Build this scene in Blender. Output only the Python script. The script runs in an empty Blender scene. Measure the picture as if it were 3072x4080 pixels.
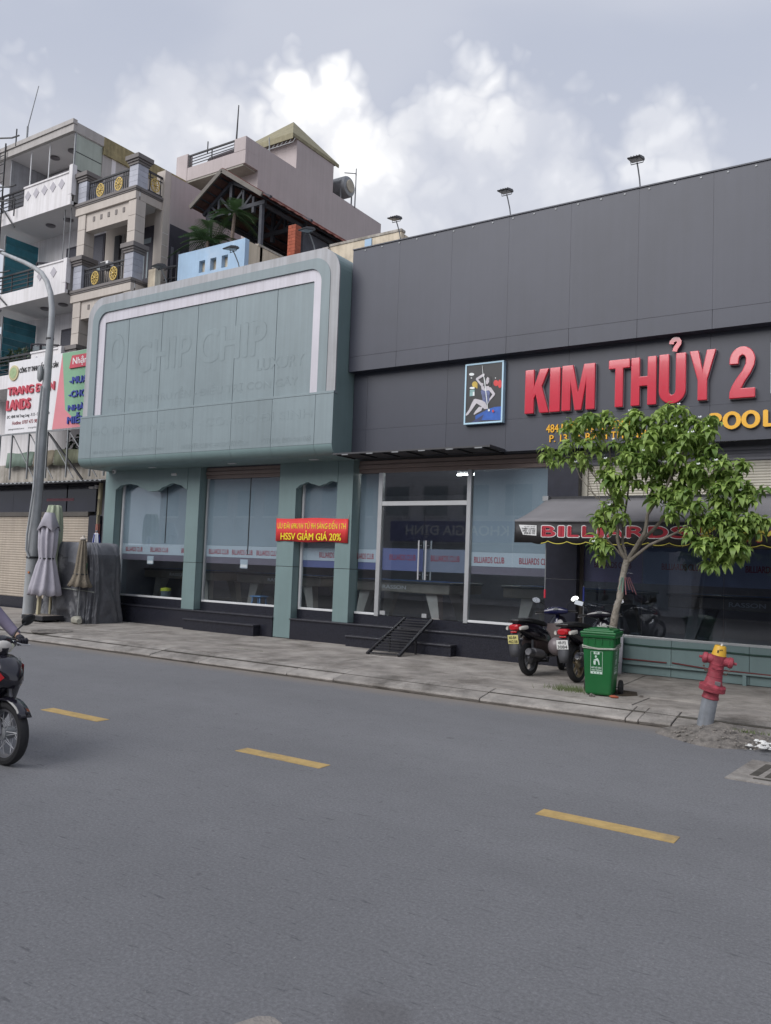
import bpy, bmesh, math, random
from mathutils import Vector, Matrix
random.seed(7)
scene = bpy.context.scene
COL = scene.collection
R = math.radians

# ------------------------------------------------------------------ camera
CAM_H = 1.85
YAW, PITCH, ROLL = 0.58486, 0.06403, 0.03780
def cam_axes():
    f = Vector((-math.sin(YAW)*math.cos(PITCH), math.cos(YAW)*math.cos(PITCH), math.sin(PITCH)))
    r = Vector((math.cos(YAW), math.sin(YAW), 0)); u = r.cross(f)
    c, s = math.cos(ROLL), math.sin(ROLL)
    return c*r+s*u, -s*r+c*u, f
AR, AU, AF = cam_axes()
cd = bpy.data.cameras.new('camera'); cam = bpy.data.objects.new('camera', cd); COL.objects.link(cam)
cam.matrix_world = Matrix(((AR.x, AU.x, -AF.x, 0), (AR.y, AU.y, -AF.y, 0), (AR.z, AU.z, -AF.z, CAM_H), (0, 0, 0, 1)))
cd.sensor_fit = 'HORIZONTAL'; cd.sensor_width = 36; cd.lens = 36*3305.1/3072; cd.clip_start = .05; cd.clip_end = 3000
scene.camera = cam
scene.render.resolution_x, scene.render.resolution_y = 771, 1024

# ------------------------------------------------------------------ light
SUN_EL, SUN_AZ = 37, 198          # azimuth measured clockwise from +Y (behind the camera, a little to the left)
sd = bpy.data.lights.new('sun', 'SUN'); so = bpy.data.objects.new('sun', sd); COL.objects.link(so)
sd.energy = 1.5; sd.angle = R(50); sd.color = (1, .985, .97)
dv = Vector((math.sin(R(SUN_AZ))*math.cos(R(SUN_EL)), math.cos(R(SUN_AZ))*math.cos(R(SUN_EL)), math.sin(R(SUN_EL))))
so.rotation_euler = dv.to_track_quat('Z', 'Y').to_euler(); so.location = (0, 0, 40)
vs = scene.view_settings
vs.view_transform = 'Standard'; vs.look = 'None'; vs.gamma = 1; vs.exposure = 0.9; vs.use_curve_mapping = False

W = bpy.data.worlds.new('World'); scene.world = W; W.use_nodes = True
W.cycles.sampling_method = 'MANUAL'; W.cycles.sample_map_resolution = 256
def world():
    nt = W.node_tree; N = nt.nodes; L = nt.links
    for n in list(N): N.remove(n)
    out = N.new('ShaderNodeOutputWorld'); bg = N.new('ShaderNodeBackground'); bg.inputs[1].default_value = .1
    L.new(bg.outputs[0], out.inputs[0])
    sky = N.new('ShaderNodeTexSky'); sky.sky_type = 'NISHITA'; sky.sun_disc = False
    sky.sun_elevation = R(SUN_EL); sky.sun_rotation = R(SUN_AZ); sky.dust_density = 3; sky.air_density = 1.2
    tc = N.new('ShaderNodeTexCoord')
    def noise(scale, detail, rough, dist=0, src=None):
        n = N.new('ShaderNodeTexNoise'); n.inputs['Scale'].default_value = scale; n.inputs['Detail'].default_value = detail
        n.inputs['Roughness'].default_value = rough; n.inputs['Distortion'].default_value = dist
        L.new(src or tc.outputs['Generated'], n.inputs['Vector']); return n.outputs['Fac']
    def math_(op, a, b=0, c=None, clamp=False):
        m = N.new('ShaderNodeMath'); m.operation = op; m.use_clamp = clamp
        for i, v in enumerate((a, b) if c is None else (a, b, c)):
            if hasattr(v, 'is_output'): L.new(v, m.inputs[i])
            else: m.inputs[i].default_value = v
        return m.outputs[0]
    def ramp(f, stops, interp='EASE'):
        r = N.new('ShaderNodeValToRGB'); r.color_ramp.interpolation = interp
        e = r.color_ramp.elements
        while len(e) < len(stops): e.new(.5)
        for i, (p, c) in enumerate(stops): e[i].position = p; e[i].color = (*c, 1)
        L.new(f, r.inputs[0]); return r.outputs[0]
    def mix(f, a, b):
        m = N.new('ShaderNodeMix'); m.data_type = 'RGBA'
        if hasattr(f, 'is_output'): L.new(f, m.inputs[0])
        else: m.inputs[0].default_value = f
        for i, v in ((6, a), (7, b)):
            if hasattr(v, 'is_output'): L.new(v, m.inputs[i])
            else: m.inputs[i].default_value = (*v, 1)
        return m.outputs[2]
    # thin high veil of grey cloud over the blue, stretched sideways, paler towards the horizon
    mp = N.new('ShaderNodeMapping'); mp.inputs['Scale'].default_value = (1, 1, 2.1); mp.inputs['Location'].default_value = (.3, .2, .4); L.new(tc.outputs['Generated'], mp.inputs[0])
    veil = noise(1.7, 5, .45, .4, mp.outputs[0])
    veilc = ramp(veil, [(.30, (2.45, 2.68, 3.28)), (.45, (2.8, 3.0, 3.58)), (.57, (3.2, 3.36, 3.86)), (.72, (3.7, 3.82, 4.2))])
    base = mix(.94, sky.outputs[0], veilc)
    sz = N.new('ShaderNodeSeparateXYZ'); L.new(tc.outputs['Generated'], sz.inputs[0])
    hz = N.new('ShaderNodeMapRange'); hz.interpolation_type = 'SMOOTHSTEP'; L.new(sz.outputs[2], hz.inputs[0]); hz.inputs[1].default_value = .56; hz.inputs[2].default_value = .28; hz.inputs[3].default_value = 0; hz.inputs[4].default_value = .8
    base = mix(hz.outputs[0], base, (3.55, 3.68, 4.12))
    # heaped cumulus banks: lobes with billowing cauliflower edges that melt into the haze below
    n1 = noise(6.5, 5, .5, .1); n2 = noise(20, 4, .55)
    def voro(scale):
        wv = N.new('ShaderNodeVectorMath'); wv.operation = 'MULTIPLY_ADD'; nz = N.new('ShaderNodeTexNoise'); nz.inputs['Scale'].default_value = scale*.7; L.new(tc.outputs['Generated'], nz.inputs['Vector'])
        L.new(nz.outputs['Color'], wv.inputs[0]); wv.inputs[1].default_value = (.06, .06, .06); L.new(tc.outputs['Generated'], wv.inputs[2])
        v = N.new('ShaderNodeTexVoronoi'); v.feature = 'F1'; v.inputs['Scale'].default_value = scale; L.new(wv.outputs[0], v.inputs['Vector']); return v.outputs['Distance']
    v1 = voro(15); v2 = voro(38)
    bil = math_('ADD', math_('MULTIPLY', math_('SUBTRACT', n1, .46), .12), math_('ADD', math_('MULTIPLY', math_('SUBTRACT', .55, v1), .06), math_('MULTIPLY', math_('SUBTRACT', .55, v2), .03)))
    def pix(x, y):
        v = AF + AR*((x-1536)/3305.1) - AU*((y-2040)/3305.1); return v.normalized()
    lobes = [(1230, 420, .07), (1100, 390, .045), (1370, 490, .065), (1450, 560, .06), (760, 450, .06), (880, 400, .045), (600, 520, .06), (700, 560, .08),
             (1940, 390, .055), (1850, 470, .06), (1890, 580, .07), (2050, 480, .045), (1650, 600, .065), (1700, 740, .10), (2620, 500, .04), (2750, 540, .04),
             (130, 540, .06), (330, 580, .06), (1250, 620, .11), (1900, 800, .15), (900, 620, .10)]
    acc = None
    for x, y, rad in lobes:
        d = N.new('ShaderNodeVectorMath'); d.operation = 'DISTANCE'; L.new(tc.outputs['Generated'], d.inputs[0]); d.inputs[1].default_value = pix(x, y+45)
        v = math_('SUBTRACT', rad, d.outputs['Value'])
        acc = v if acc is None else math_('SMOOTH_MAX', acc, v, .03)
    far = math_('SUBTRACT', math_('MULTIPLY', noise(3.1, 4, .5), .5), .40)     # the same kind of banks all round the sky
    acc = math_('MAXIMUM', acc, far)
    m = math_('ADD', acc, bil)
    mask = math_('MULTIPLY', m, 34, clamp=True)
    # lit rims, greyer hollows
    lump = math_('ADD', math_('MULTIPLY', v1, .35), math_('ADD', math_('MULTIPLY', v2, .20), math_('MULTIPLY', noise(5.5, 6, .55, .3), .95)))
    deep = math_('MULTIPLY', m, .9)
    brt = None
    for x, y, rad in ((1200, 430, .105), (1390, 540, .09), (800, 480, .07), (1930, 430, .07)):
        d = N.new('ShaderNodeVectorMath'); d.operation = 'DISTANCE'; L.new(tc.outputs['Generated'], d.inputs[0]); d.inputs[1].default_value = pix(x, y+20)
        v = math_('MULTIPLY', math_('SUBTRACT', rad, d.outputs['Value']), 2.2, clamp=True); brt = v if brt is None else math_('MAXIMUM', brt, v)
    sh = math_('ADD', math_('SUBTRACT', 1.17, math_('ADD', lump, deep)), brt)
    cum = ramp(sh, [(.20, (3.55, 3.68, 4.1)), (.34, (4.1, 4.2, 4.55)), (.46, (4.9, 4.95, 5.15)), (.60, (6.0, 6.0, 6.05))])
    soft = mix(math_('MULTIPLY', mask, math_('ADD', .5, math_('MULTIPLY', brt, 4), clamp=True)), base, cum)
    L.new(soft, bg.inputs[0])
world()

# ------------------------------------------------------------------ photograph pixel -> point on a chosen real plane
def ray(x, y): return AF + AR*((x-1536)/3305.1) - AU*((y-2040)/3305.1)
O = Vector((0, 0, CAM_H))
def onY(x, y, Y): r = ray(x, y); return O + r*(Y/r.y)
def onX(x, y, X): r = ray(x, y); return O + r*(X/r.x)
def onZ(x, y, Z): r = ray(x, y); return O + r*((Z-CAM_H)/r.z)

# ------------------------------------------------------------------ materials
MATS = {}
def M(name, col, rough=.6, var=.12, scale=2.5, bump=0., bscale=60, metal=0., streak=0., spec=.5, rnd=0., coat=0., detail=6, dirt=None, dirt_amt=0., alpha=None, emit=None):
    if name in MATS: return MATS[name]
    m = bpy.data.materials.new(name); m.use_nodes = True; MATS[name] = m
    nt = m.node_tree; N = nt.nodes; L = nt.links
    b = N['Principled BSDF']; b.inputs['Roughness'].default_value = rough; b.inputs['Metallic'].default_value = metal
    b.inputs['Specular IOR Level'].default_value = spec; b.inputs['Coat Weight'].default_value = coat
    tc = N.new('ShaderNodeTexCoord'); src = tc.outputs['Object']
    n = N.new('ShaderNodeTexNoise'); n.inputs['Scale'].default_value = scale; n.inputs['Detail'].default_value = detail; n.inputs['Roughness'].default_value = .62
    L.new(src, n.inputs['Vector'])
    r = N.new('ShaderNodeValToRGB'); e = r.color_ramp.elements
    e[0].position = .3; e[1].position = .7
    e[0].color = (*[c*(1-var) for c in col], 1); e[1].color = (*[min(1, c*(1+var)) for c in col], 1)
    L.new(n.outputs['Fac'], r.inputs[0]); c = r.outputs[0]
    def mul(a, f, amt):
        x = N.new('ShaderNodeMix'); x.data_type = 'RGBA'; x.blend_type = 'MULTIPLY'; x.inputs[0].default_value = amt
        L.new(a, x.inputs[6]); L.new(f, x.inputs[7]); return x.outputs[2]
    if streak:
        mp = N.new('ShaderNodeMapping'); mp.inputs['Scale'].default_value = (9, 9, .35); L.new(src, mp.inputs[0])
        n2 = N.new('ShaderNodeTexNoise'); n2.inputs['Scale'].default_value = 1.3; n2.inputs['Detail'].default_value = 5; L.new(mp.outputs[0], n2.inputs['Vector'])
        r2 = N.new('ShaderNodeValToRGB'); r2.color_ramp.elements[0].position = .35; r2.color_ramp.elements[1].position = .6
        r2.color_ramp.elements[0].color = (.45, .43, .38, 1); r2.color_ramp.elements[1].color = (1, 1, 1, 1)
        L.new(n2.outputs['Fac'], r2.inputs[0]); c = mul(c, r2.outputs[0], streak)
    if dirt_amt:
        n3 = N.new('ShaderNodeTexNoise'); n3.inputs['Scale'].default_value = .9; n3.inputs['Detail'].default_value = 9; n3.inputs['Roughness'].default_value = .7; L.new(src, n3.inputs['Vector'])
        r3 = N.new('ShaderNodeValToRGB'); r3.color_ramp.elements[0].position = .5; r3.color_ramp.elements[1].position = .68
        r3.color_ramp.elements[0].color = (0, 0, 0, 1); r3.color_ramp.elements[1].color = (dirt_amt,)*3+(1,)
        L.new(n3.outputs['Fac'], r3.inputs[0])
        x = N.new('ShaderNodeMix'); x.data_type = 'RGBA'; L.new(r3.outputs[0], x.inputs[0]); L.new(c, x.inputs[6]); x.inputs[7].default_value = (*(dirt or (.1, .09, .07)), 1); c = x.outputs[2]
    if rnd:
        oi = N.new('ShaderNodeObjectInfo'); mr = N.new('ShaderNodeMapRange'); mr.inputs[3].default_value = 1-rnd; mr.inputs[4].default_value = 1+rnd
        L.new(oi.outputs['Random'], mr.inputs[0]); hs = N.new('ShaderNodeHueSaturation'); L.new(mr.outputs[0], hs.inputs['Value']); L.new(c, hs.inputs['Color']); c = hs.outputs[0]
    L.new(c, b.inputs['Base Color'])
    if bump:
        nb = N.new('ShaderNodeTexNoise'); nb.inputs['Scale'].default_value = bscale; nb.inputs['Detail'].default_value = 5; L.new(src, nb.inputs['Vector'])
        bp = N.new('ShaderNodeBump'); bp.inputs['Strength'].default_value = bump; bp.inputs['Distance'].default_value = .02; L.new(nb.outputs['Fac'], bp.inputs['Height']); L.new(bp.outputs[0], b.inputs['Normal'])
    if emit: b.inputs['Emission Color'].default_value = (*emit[:3], 1); b.inputs['Emission Strength'].default_value = emit[3]
    return m

def glass_mat(name, tint=(.82, .87, .88), refl=1.5, rough=.0):
    m = bpy.data.materials.new(name); m.use_nodes = True; nt = m.node_tree; N = nt.nodes; L = nt.links
    for n in list(N): N.remove(n)
    o = N.new('ShaderNodeOutputMaterial'); t = N.new('ShaderNodeBsdfTransparent'); t.inputs[0].default_value = (*tint, 1)
    g = N.new('ShaderNodeBsdfGlossy'); g.inputs['Roughness'].default_value = rough; g.inputs[0].default_value = (.95, .97, 1, 1)
    f = N.new('ShaderNodeFresnel'); ge = N.new('ShaderNodeNewGeometry'); mr = N.new('ShaderNodeMapRange'); mr.inputs[3].default_value = refl; mr.inputs[4].default_value = 1/refl; L.new(ge.outputs['Backfacing'], mr.inputs[0]); L.new(mr.outputs[0], f.inputs[0])
    x = N.new('ShaderNodeMixShader'); L.new(f.outputs[0], x.inputs[0]); L.new(t.outputs[0], x.inputs[1]); L.new(g.outputs[0], x.inputs[2]); L.new(x.outputs[0], o.inputs[0])
    MATS[name] = m; return m

# ------------------------------------------------------------------ mesh builder
class MB:
    def __init__(s): s.v = []; s.f = []; s.sm = []
    def add(s, vs, fs, smooth=False):
        o = len(s.v); s.v += [tuple(p) for p in vs]; s.f += [tuple(i+o for i in f) for f in fs]; s.sm += [smooth]*len(fs); return s
    def box(s, x0, x1, y0, y1, z0, z1):
        v = [(x0, y0, z0), (x1, y0, z0), (x1, y1, z0), (x0, y1, z0), (x0, y0, z1), (x1, y0, z1), (x1, y1, z1), (x0, y1, z1)]
        return s.add(v, [(0, 3, 2, 1), (4, 5, 6, 7), (0, 1, 5, 4), (1, 2, 6, 5), (2, 3, 7, 6), (3, 0, 4, 7)])
    def prism_xz(s, poly, y0, y1):      # poly counter-clockwise seen from -Y (x right, z up)
        n = len(poly); v = [(x, y0, z) for x, z in poly]+[(x, y1, z) for x, z in poly]
        return s.add(v, [tuple(range(n)), tuple(range(2*n-1, n-1, -1))]+[(i, i+n, (i+1) % n+n, (i+1) % n) for i in range(n)])
    def prism_yz(s, poly, x0, x1):
        n = len(poly); v = [(x0, y, z) for y, z in poly]+[(x1, y, z) for y, z in poly]
        return s.add(v, [tuple(range(n-1, -1, -1)), tuple(range(n, 2*n))]+[(i, (i+1) % n, (i+1) % n+n, i+n) for i in range(n)])
    def prism_xy(s, poly, z0, z1):
        n = len(poly); v = [(x, y, z0) for x, y in poly]+[(x, y, z1) for x, y in poly]
        return s.add(v, [tuple(range(n-1, -1, -1)), tuple(range(n, 2*n))]+[(i, (i+1) % n, (i+1) % n+n, i+n) for i in range(n)])
    def bar(s, a, b, w, h=None):        # square bar between two points
        a, b = Vector(a), Vector(b); d = (b-a).normalized(); h = h or w
        up = Vector((0, 0, 1)) if abs(d.z) < .95 else Vector((0, 1, 0))
        sx = d.cross(up).normalized()*(w/2); sy = sx.cross(d).normalized()*(h/2)
        v = [p+q for p in (a, b) for q in (-sx-sy, sx-sy, sx+sy, -sx+sy)]
        return s.add(v, [(3, 2, 1, 0), (4, 5, 6, 7)]+[(i, (i+1) % 4, (i+1) % 4+4, i+4) for i in range(4)])
    def tube(s, pts, r, n=8, caps=True, sq=1.0):
        pts = [Vector(p) for p in pts]; rs = r if isinstance(r, (list, tuple)) else [r]*len(pts)
        vs = []; ref = None
        for i, p in enumerate(pts):
            d = (pts[min(i+1, len(pts)-1)]-pts[max(i-1, 0)]).normalized()
            if ref is None:
                ref = Vector((0, 0, 1)) if abs(d.z) < .9 else Vector((1, 0, 0))
            a = (ref-d*ref.dot(d)).normalized(); ref = a; b = d.cross(a)
            for k in range(n):
                t = 2*math.pi*k/n; vs.append(p+a*(rs[i]*math.cos(t))+b*(rs[i]*sq*math.sin(t)))
        fs = [(i*n+k, i*n+(k+1) % n, (i+1)*n+(k+1) % n, (i+1)*n+k) for i in range(len(pts)-1) for k in range(n)]
        s.add(vs, fs, True)
        if caps:
            o = len(s.v)-len(vs); s.f += [tuple(o+k for k in range(n-1, -1, -1)), tuple(o+(len(pts)-1)*n+k for k in range(n))]; s.sm += [False, False]
        return s
    def lathe(s, prof, c=(0, 0, 0), axis='z', n=20, smooth=True, sx=1., sy=1.):   # prof: (radius, height)
        c = Vector(c); vs = []
        for r, h in prof:
            for k in range(n):
                t = 2*math.pi*k/n; a, b = r*math.cos(t)*sx, r*math.sin(t)*sy
                vs.append(c+(Vector((a, b, h)) if axis == 'z' else Vector((h, a, b)) if axis == 'x' else Vector((b, h, a))))
        fs = [(i*n+k, i*n+(k+1) % n, (i+1)*n+(k+1) % n, (i+1)*n+k) for i in range(len(prof)-1) for k in range(n)]
        s.add(vs, fs, smooth)
        o = len(s.v)-len(vs)
        if tuple(prof[0]) == tuple(prof[-1]): return s
        if prof[0][0] > 1e-4: s.f.append(tuple(o+k for k in range(n-1, -1, -1))); s.sm.append(False)
        if prof[-1][0] > 1e-4: s.f.append(tuple(o+(len(prof)-1)*n+k for k in range(n))); s.sm.append(False)
        return s
    def loft(s, secs, n=14, e=2.4):     # sections (x, yc, zc, half width, half height) along x, superellipse
        vs = []
        for x, yc, zc, w, h in secs:
            for k in range(n):
                t = 2*math.pi*k/n; c, q = math.cos(t), math.sin(t)
                vs.append((x, yc+w*math.copysign(abs(c)**(2/e), c), zc+h*math.copysign(abs(q)**(2/e), q)))
        fs = [(i*n+k, i*n+(k+1) % n, (i+1)*n+(k+1) % n, (i+1)*n+k) for i in range(len(secs)-1) for k in range(n)]
        fs += [tuple(range(n-1, -1, -1)), tuple((len(secs)-1)*n+k for k in range(n))]
        return s.add(vs, fs, True)
    def sphere(s, c, r, n=12, m=8, sx=1, sy=1, sz=1):
        return s.lathe([(r*math.sin(math.pi*i/m), -r*math.cos(math.pi*i/m)*sz) for i in range(m+1)], c, 'z', n, True, sx, sy)
    def xf(s, mat):
        s.v = [tuple(mat @ Vector(p)) for p in s.v]; return s
    def mesh(s, name, mat):
        me = bpy.data.meshes.new(name); me.from_pydata(s.v, [], s.f)
        me.polygons.foreach_set('use_smooth', s.sm); me.update()
        if mat: me.materials.append(MATS[mat] if isinstance(mat, str) else mat)
        return me
    def build(s, name, mat, parent=None, bev=0., sharp=35):
        me = s.mesh(name, mat)
        o = bpy.data.objects.new(name, me); COL.objects.link(o)
        bmh = bmesh.new(); bmh.from_mesh(me); bmesh.ops.recalc_face_normals(bmh, faces=bmh.faces); bmh.to_mesh(me); bmh.free()
        if any(s.sm): me.set_sharp_from_angle(angle=R(sharp))
        if parent is not None: put(o, parent)
        if bev:
            b = o.modifiers.new('bevel', 'BEVEL'); b.width = bev; b.segments = 2; b.limit_method = 'ANGLE'; b.angle_limit = R(40)
        return o
def worldloc(o):
    p = Vector(o.location)
    return p if o.parent is None else p+worldloc(o.parent)
def put(o, parent):               # shapes are given in world space: cancel the parents' offset (parents are only moved, turned later)
    o.parent = parent; o.location = -worldloc(parent)
def tag(o, label, cat, group=None, kind=None):
    if label: o['label'] = label
    if cat: o['category'] = cat
    if group: o['group'] = group
    if kind: o['kind'] = kind
    return o
def thing(name, label, cat, loc=(0, 0, 0), group=None):
    o = bpy.data.objects.new(name, None); COL.objects.link(o); o.location = loc; o.empty_display_size = .1
    return tag(o, label, cat, group)
def struct(o): o['kind'] = 'structure'; return o
def dup(root, parent=None, **kw):
    c = root.copy(); COL.objects.link(c)
    if parent is not None: c.parent = parent
    for ch in list(root.children): dup(ch, c)
    for k, v in kw.items(): c[k] = v
    return c
def ebox(parent, name, mat, x0, x1, y0, y1, z0, z1, bev=.0): return MB().box(x0, x1, y0, y1, z0, z1).build(name, mat, parent, bev)

TXT = {}
def text_geo(body, off=0., ext=0., res=4, spacing=1., shear=0.):
    key = (body, off, ext, res, spacing, shear)
    if key in TXT: return TXT[key]
    cu = bpy.data.curves.new('t', 'FONT'); cu.body = body; cu.offset = off; cu.extrude = ext; cu.resolution_u = res; cu.space_character = spacing; cu.shear = shear; cu.size = 1
    cu.align_x = 'CENTER'; cu.space_line = .95
    o = bpy.data.objects.new('t', cu); COL.objects.link(o)
    dg = bpy.context.evaluated_depsgraph_get(); me = bpy.data.meshes.new_from_object(o.evaluated_get(dg))
    v = [tuple(p.co) for p in me.vertices]; f = [tuple(p.vertices) for p in me.polygons]
    bpy.data.objects.remove(o); bpy.data.curves.remove(cu); bpy.data.meshes.remove(me)
    TXT[key] = (v, f); return v, f
def lettering(body, x0, x1, z0, z1, y, mat, parent=None, name='lettering', off=0., depth=0., frame=None, spacing=1., shear=0.):
    """text fitted to the box x0..x1, z0..z1 on the plane Y=y facing the street; depth = thickness towards the street;
    off = extra stroke weight (as a share of the letter size), laid as overlapping copies a fraction of a millimetre apart"""
    full = body; body = body.replace('Đ', 'D')
    v, f = text_geo(body, 0., .5 if depth else 0, 4, spacing, shear)
    a0, a1 = min(p[0] for p in v), max(p[0] for p in v); b0, b1 = min(p[1] for p in v), max(p[1] for p in v)
    asp = ((x1-x0)/(a1-a0))/((z1-z0)/(b1-b0))
    bx_ = off*(z1-z0)/(b1-b0)*min(1., asp*1.3); bz_ = off*(z1-z0)/(b1-b0)*.55
    sh = [(0, 0)] if not off else [(-bx_, 0), (0, bz_), (0, -bz_), (bx_, 0)]
    X0, X1, Z0_, Z1_ = x0+bx_, x1-bx_, z0+bz_, z1-bz_; sx = (X1-X0)/(a1-a0); sz_ = (Z1_-Z0_)/(b1-b0)
    mb = MB()
    for k, (dx, dz) in enumerate(sh):
        vs = []
        for p in v:
            X, Z = X0+dx+(p[0]-a0)*sx, Z0_+dz+(p[1]-b0)*sz_; Yp = (y-depth*(p[2]+.5) if depth else y)-.0004*k
            vs.append(frame @ Vector((X, Yp, Z)) if frame else (X, Yp, Z))
        mb.add(vs, f)
    wd = lambda t: (lambda q: max(p[0] for p in q)-min(p[0] for p in q))(text_geo(t, 0., 0, 4, spacing, shear)[0])
    for i, ch in enumerate(full):
        if ch == 'Đ':        # cross-bar of the barred D, a hair proud of the letter
            w_ = wd('D')*sx; xr = X0+wd(body[:i+1])*sx; h_ = .73*sz_; zb = Z0_-b0*sz_+.36*sz_; t_ = h_*.05+bz_
            q = [Vector((X, y-depth-.002, Z)) for X, Z in ((xr-w_*1.16, zb-t_), (xr-w_*.5, zb-t_), (xr-w_*.5, zb+t_), (xr-w_*1.16, zb+t_))]; mb.add([frame @ p for p in q] if frame else q, [(0, 1, 2, 3)])
    return mb.build(name, mat, parent)
# ------------------------------------------------------------------ material library
M('concrete', (.30, .275, .25), .92, .34, 2.2, .9, 45, dirt=(.105, .09, .075), dirt_amt=.85, rnd=.10, detail=10)
M('kerb', (.30, .278, .255), .92, .36, 3.0, 1., 40, dirt=(.085, .074, .062), dirt_amt=.9, rnd=.12, detail=10)
M('rubble', (.17, .155, .14), .95, .45, 14, 1., 40)
M('crackfill', (.075, .068, .058), .95, .3, 6)
M('yellow_paint', (.50, .345, .135), .8, .2, 9, .5, 90, dirt=(.17, .155, .13), dirt_amt=1., detail=12)
M('acp_green', (.205, .255, .272), .42, .08, .8, 0, streak=.13, rnd=.03)
M('acp_green_plain', (.178, .252, .254), .42, .06, 1.5, 0, streak=.06, rnd=.02)
M('acp_pale', (.56, .54, .59), .4, .05, 1.4, 0, streak=.2)
M('acp_pale_outer', (.37, .375, .395), .45, .10, 1.2, 0, streak=.35)
M('acp_grey', (.052, .056, .077), .45, .10, .6, .03, 2, streak=.10, rnd=.015)
M('acp_grey_low', (.044, .048, .066), .45, .05, 1.0, 0, streak=.08, rnd=.02)
M('dark_gap', (.016, .016, .018), .8, .1)
M('granite', (.022, .023, .032), .22, .4, 40, 0, spec=.5)
M('granite_edge', (.035, .035, .045), .3, .3, 30)
M('alu', (.55, .56, .57), .35, .06, 4, metal=.6)
M('alu_white', (.66, .67, .68), .45, .06, 4)
M('steel', (.62, .62, .63), .35, .05, 4, metal=.35)
M('film', (.33, .37, .405), .55, .04, 1.5)
M('film_band', (.54, .57, .61), .6, .05, 2)
M('film_blue', (.13, .14, .30), .5, .06, 2)
M('film_smoke', (.20, .165, .20), .5, .06, 2)
M('red_print', (.42, .02, .04), .6, .05)
M('red_acrylic', (.56, .035, .06), .12, .05, 3, spec=.6, coat=.4)
M('letter_side', (.5, .48, .5), .4, .05)
M('gold_acrylic', (.80, .42, .03), .25, .05, 3, spec=.5)
M('banner_red', (.72, .05, .05), .55, .05, 3)
M('banner_yellow', (.85, .68, .02), .55, .03)
M('shutter_brown', (.27, .21, .19), .5, .08, 3)
M('shutter_cream', (.50, .47, .40), .5, .06, 3, streak=.15)
M('shutter_beige', (.40, .345, .285), .55, .08, 3, streak=.2)
M('awning_cloth', (.20, .195, .205), .85, .08, 2, .15, 200)
M('valance', (.022, .02, .022), .6, .2, 3)
M('white_print', (.72, .72, .72), .6, .04)
M('black_print', (.015, .015, .018), .6, .1)
M('yellow_print', (.60, .52, .08), .6, .05)
M('pipe_green', (.02, .06, .045), .5, .1)
M('white_wall', (.72, .70, .71), .85, .06, 1.5, .15, 60, streak=.22)
M('house_grey', (.42, .40, .385), .85, .07, 1.5, .15, 60, streak=.18)
M('beige_wall', (.50, .45, .405), .8, .06, 1.6, .1, 60, streak=.12)
M('mauve_wall', (.45, .395, .39), .85, .05, 1.2, .1, 60, streak=.10)
M('ledge_grey', (.16, .145, .14), .7, .1, 3)
M('tile_grey', (.36, .37, .42), .4, .12, 8, rnd=.14)
M('iron', (.022, .022, .026), .5, .2, 8)
M('brass', (.55, .40, .12), .45, .15, 10, metal=.3)
M('teal_sheet', (.04, .18, .23), .45, .25, 3, rnd=.2)
M('dark_wood', (.035, .032, .045), .6, .2, 6)
M('curtain', (.30, .24, .33), .9, .15, 6)
M('pale_glass', (.25, .29, .31), .15, .1, 3)
M('green_glass', (.36, .40, .35), .3, .08, 2, streak=.15)
M('moss_wall', (.34, .29, .16), .9, .25, 2.5, .4, 40, streak=.45, dirt=(.08, .07, .04), dirt_amt=.6)
M('ceiling_white', (.66, .65, .65), .9, .04, 2)
M('lamp_disc', (.12, .11, .12), .4, .1)
M('blue_wall', (.36, .50, .66), .85, .07, 2, .2, 50, streak=.12, dirt=(.55, .6, .66), dirt_amt=.4)
M('cream_wall', (.62, .54, .42), .85, .07, 2, .25, 40, streak=.25, dirt=(.16, .13, .10), dirt_amt=.5)
M('stain_wall', (.40, .37, .33), .9, .2, 2.5, .4, 40, streak=.6, dirt=(.07, .06, .05), dirt_amt=.9)
M('timber_blue', (.055, .058, .072), .7, .25, 6)
M('tile_roof', (.20, .062, .045), .8, .3, 9, .3, 40, rnd=.15, dirt=(.06, .05, .045), dirt_amt=.6)
M('brick', (.34, .085, .045), .85, .2, 8, .4, 60, rnd=.15)
M('mortar', (.35, .31, .27), .9, .1, 8)
M('tower_roof', (.26, .235, .15), .8, .2, 4, streak=.2)
M('lamp_housing', (.06, .06, .065), .5, .15)
M('lamp_lens', (.22, .23, .24), .2, .1, 10)
M('galv', (.26, .27, .28), .5, .15, 5, metal=.4, streak=.2)
M('pole_grey', (.34, .355, .37), .6, .14, 3, .1, 60, streak=.3)
M('parasol_mauve', (.44, .42, .47), .9, .08, 5, .2, 300)
M('parasol_green', (.34, .38, .28), .9, .08, 5)
M('parasol_beige', (.20, .17, .13), .9, .2, 20, .2, 200)
M('parasol_white', (.6, .62, .68), .8, .05)
M('cream_metal', (.52, .47, .32), .5, .1, 5, streak=.2)
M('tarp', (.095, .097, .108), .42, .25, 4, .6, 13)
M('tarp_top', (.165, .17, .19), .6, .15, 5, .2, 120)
M('bin_green', (.006, .115, .028), .42, .12, 3, .05, 200, dirt=(.02, .08, .03), dirt_amt=.4)
M('bin_sticker', (.55, .68, .60), .5, .06)
M('rubber', (.018, .018, .02), .8, .2, 20, .1, 200)
M('rope', (.36, .38, .33), .8, .15, 30)
M('hyd_red', (.31, .045, .065), .6, .35, 14, .3, 90, dirt=(.42, .22, .23), dirt_amt=.5, streak=.3)
M('hyd_yellow', (.62, .36, .03), .45, .08, 4)
M('hyd_pipe', (.27, .29, .32), .5, .18, 8, metal=.2, streak=.3)
M('plaque', (.16, .14, .15), .4, .2, 20)
M('bark', (.20, .17, .14), .88, .4, 22, .9, 45, dirt=(.42, .39, .34), dirt_amt=.6)
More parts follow.
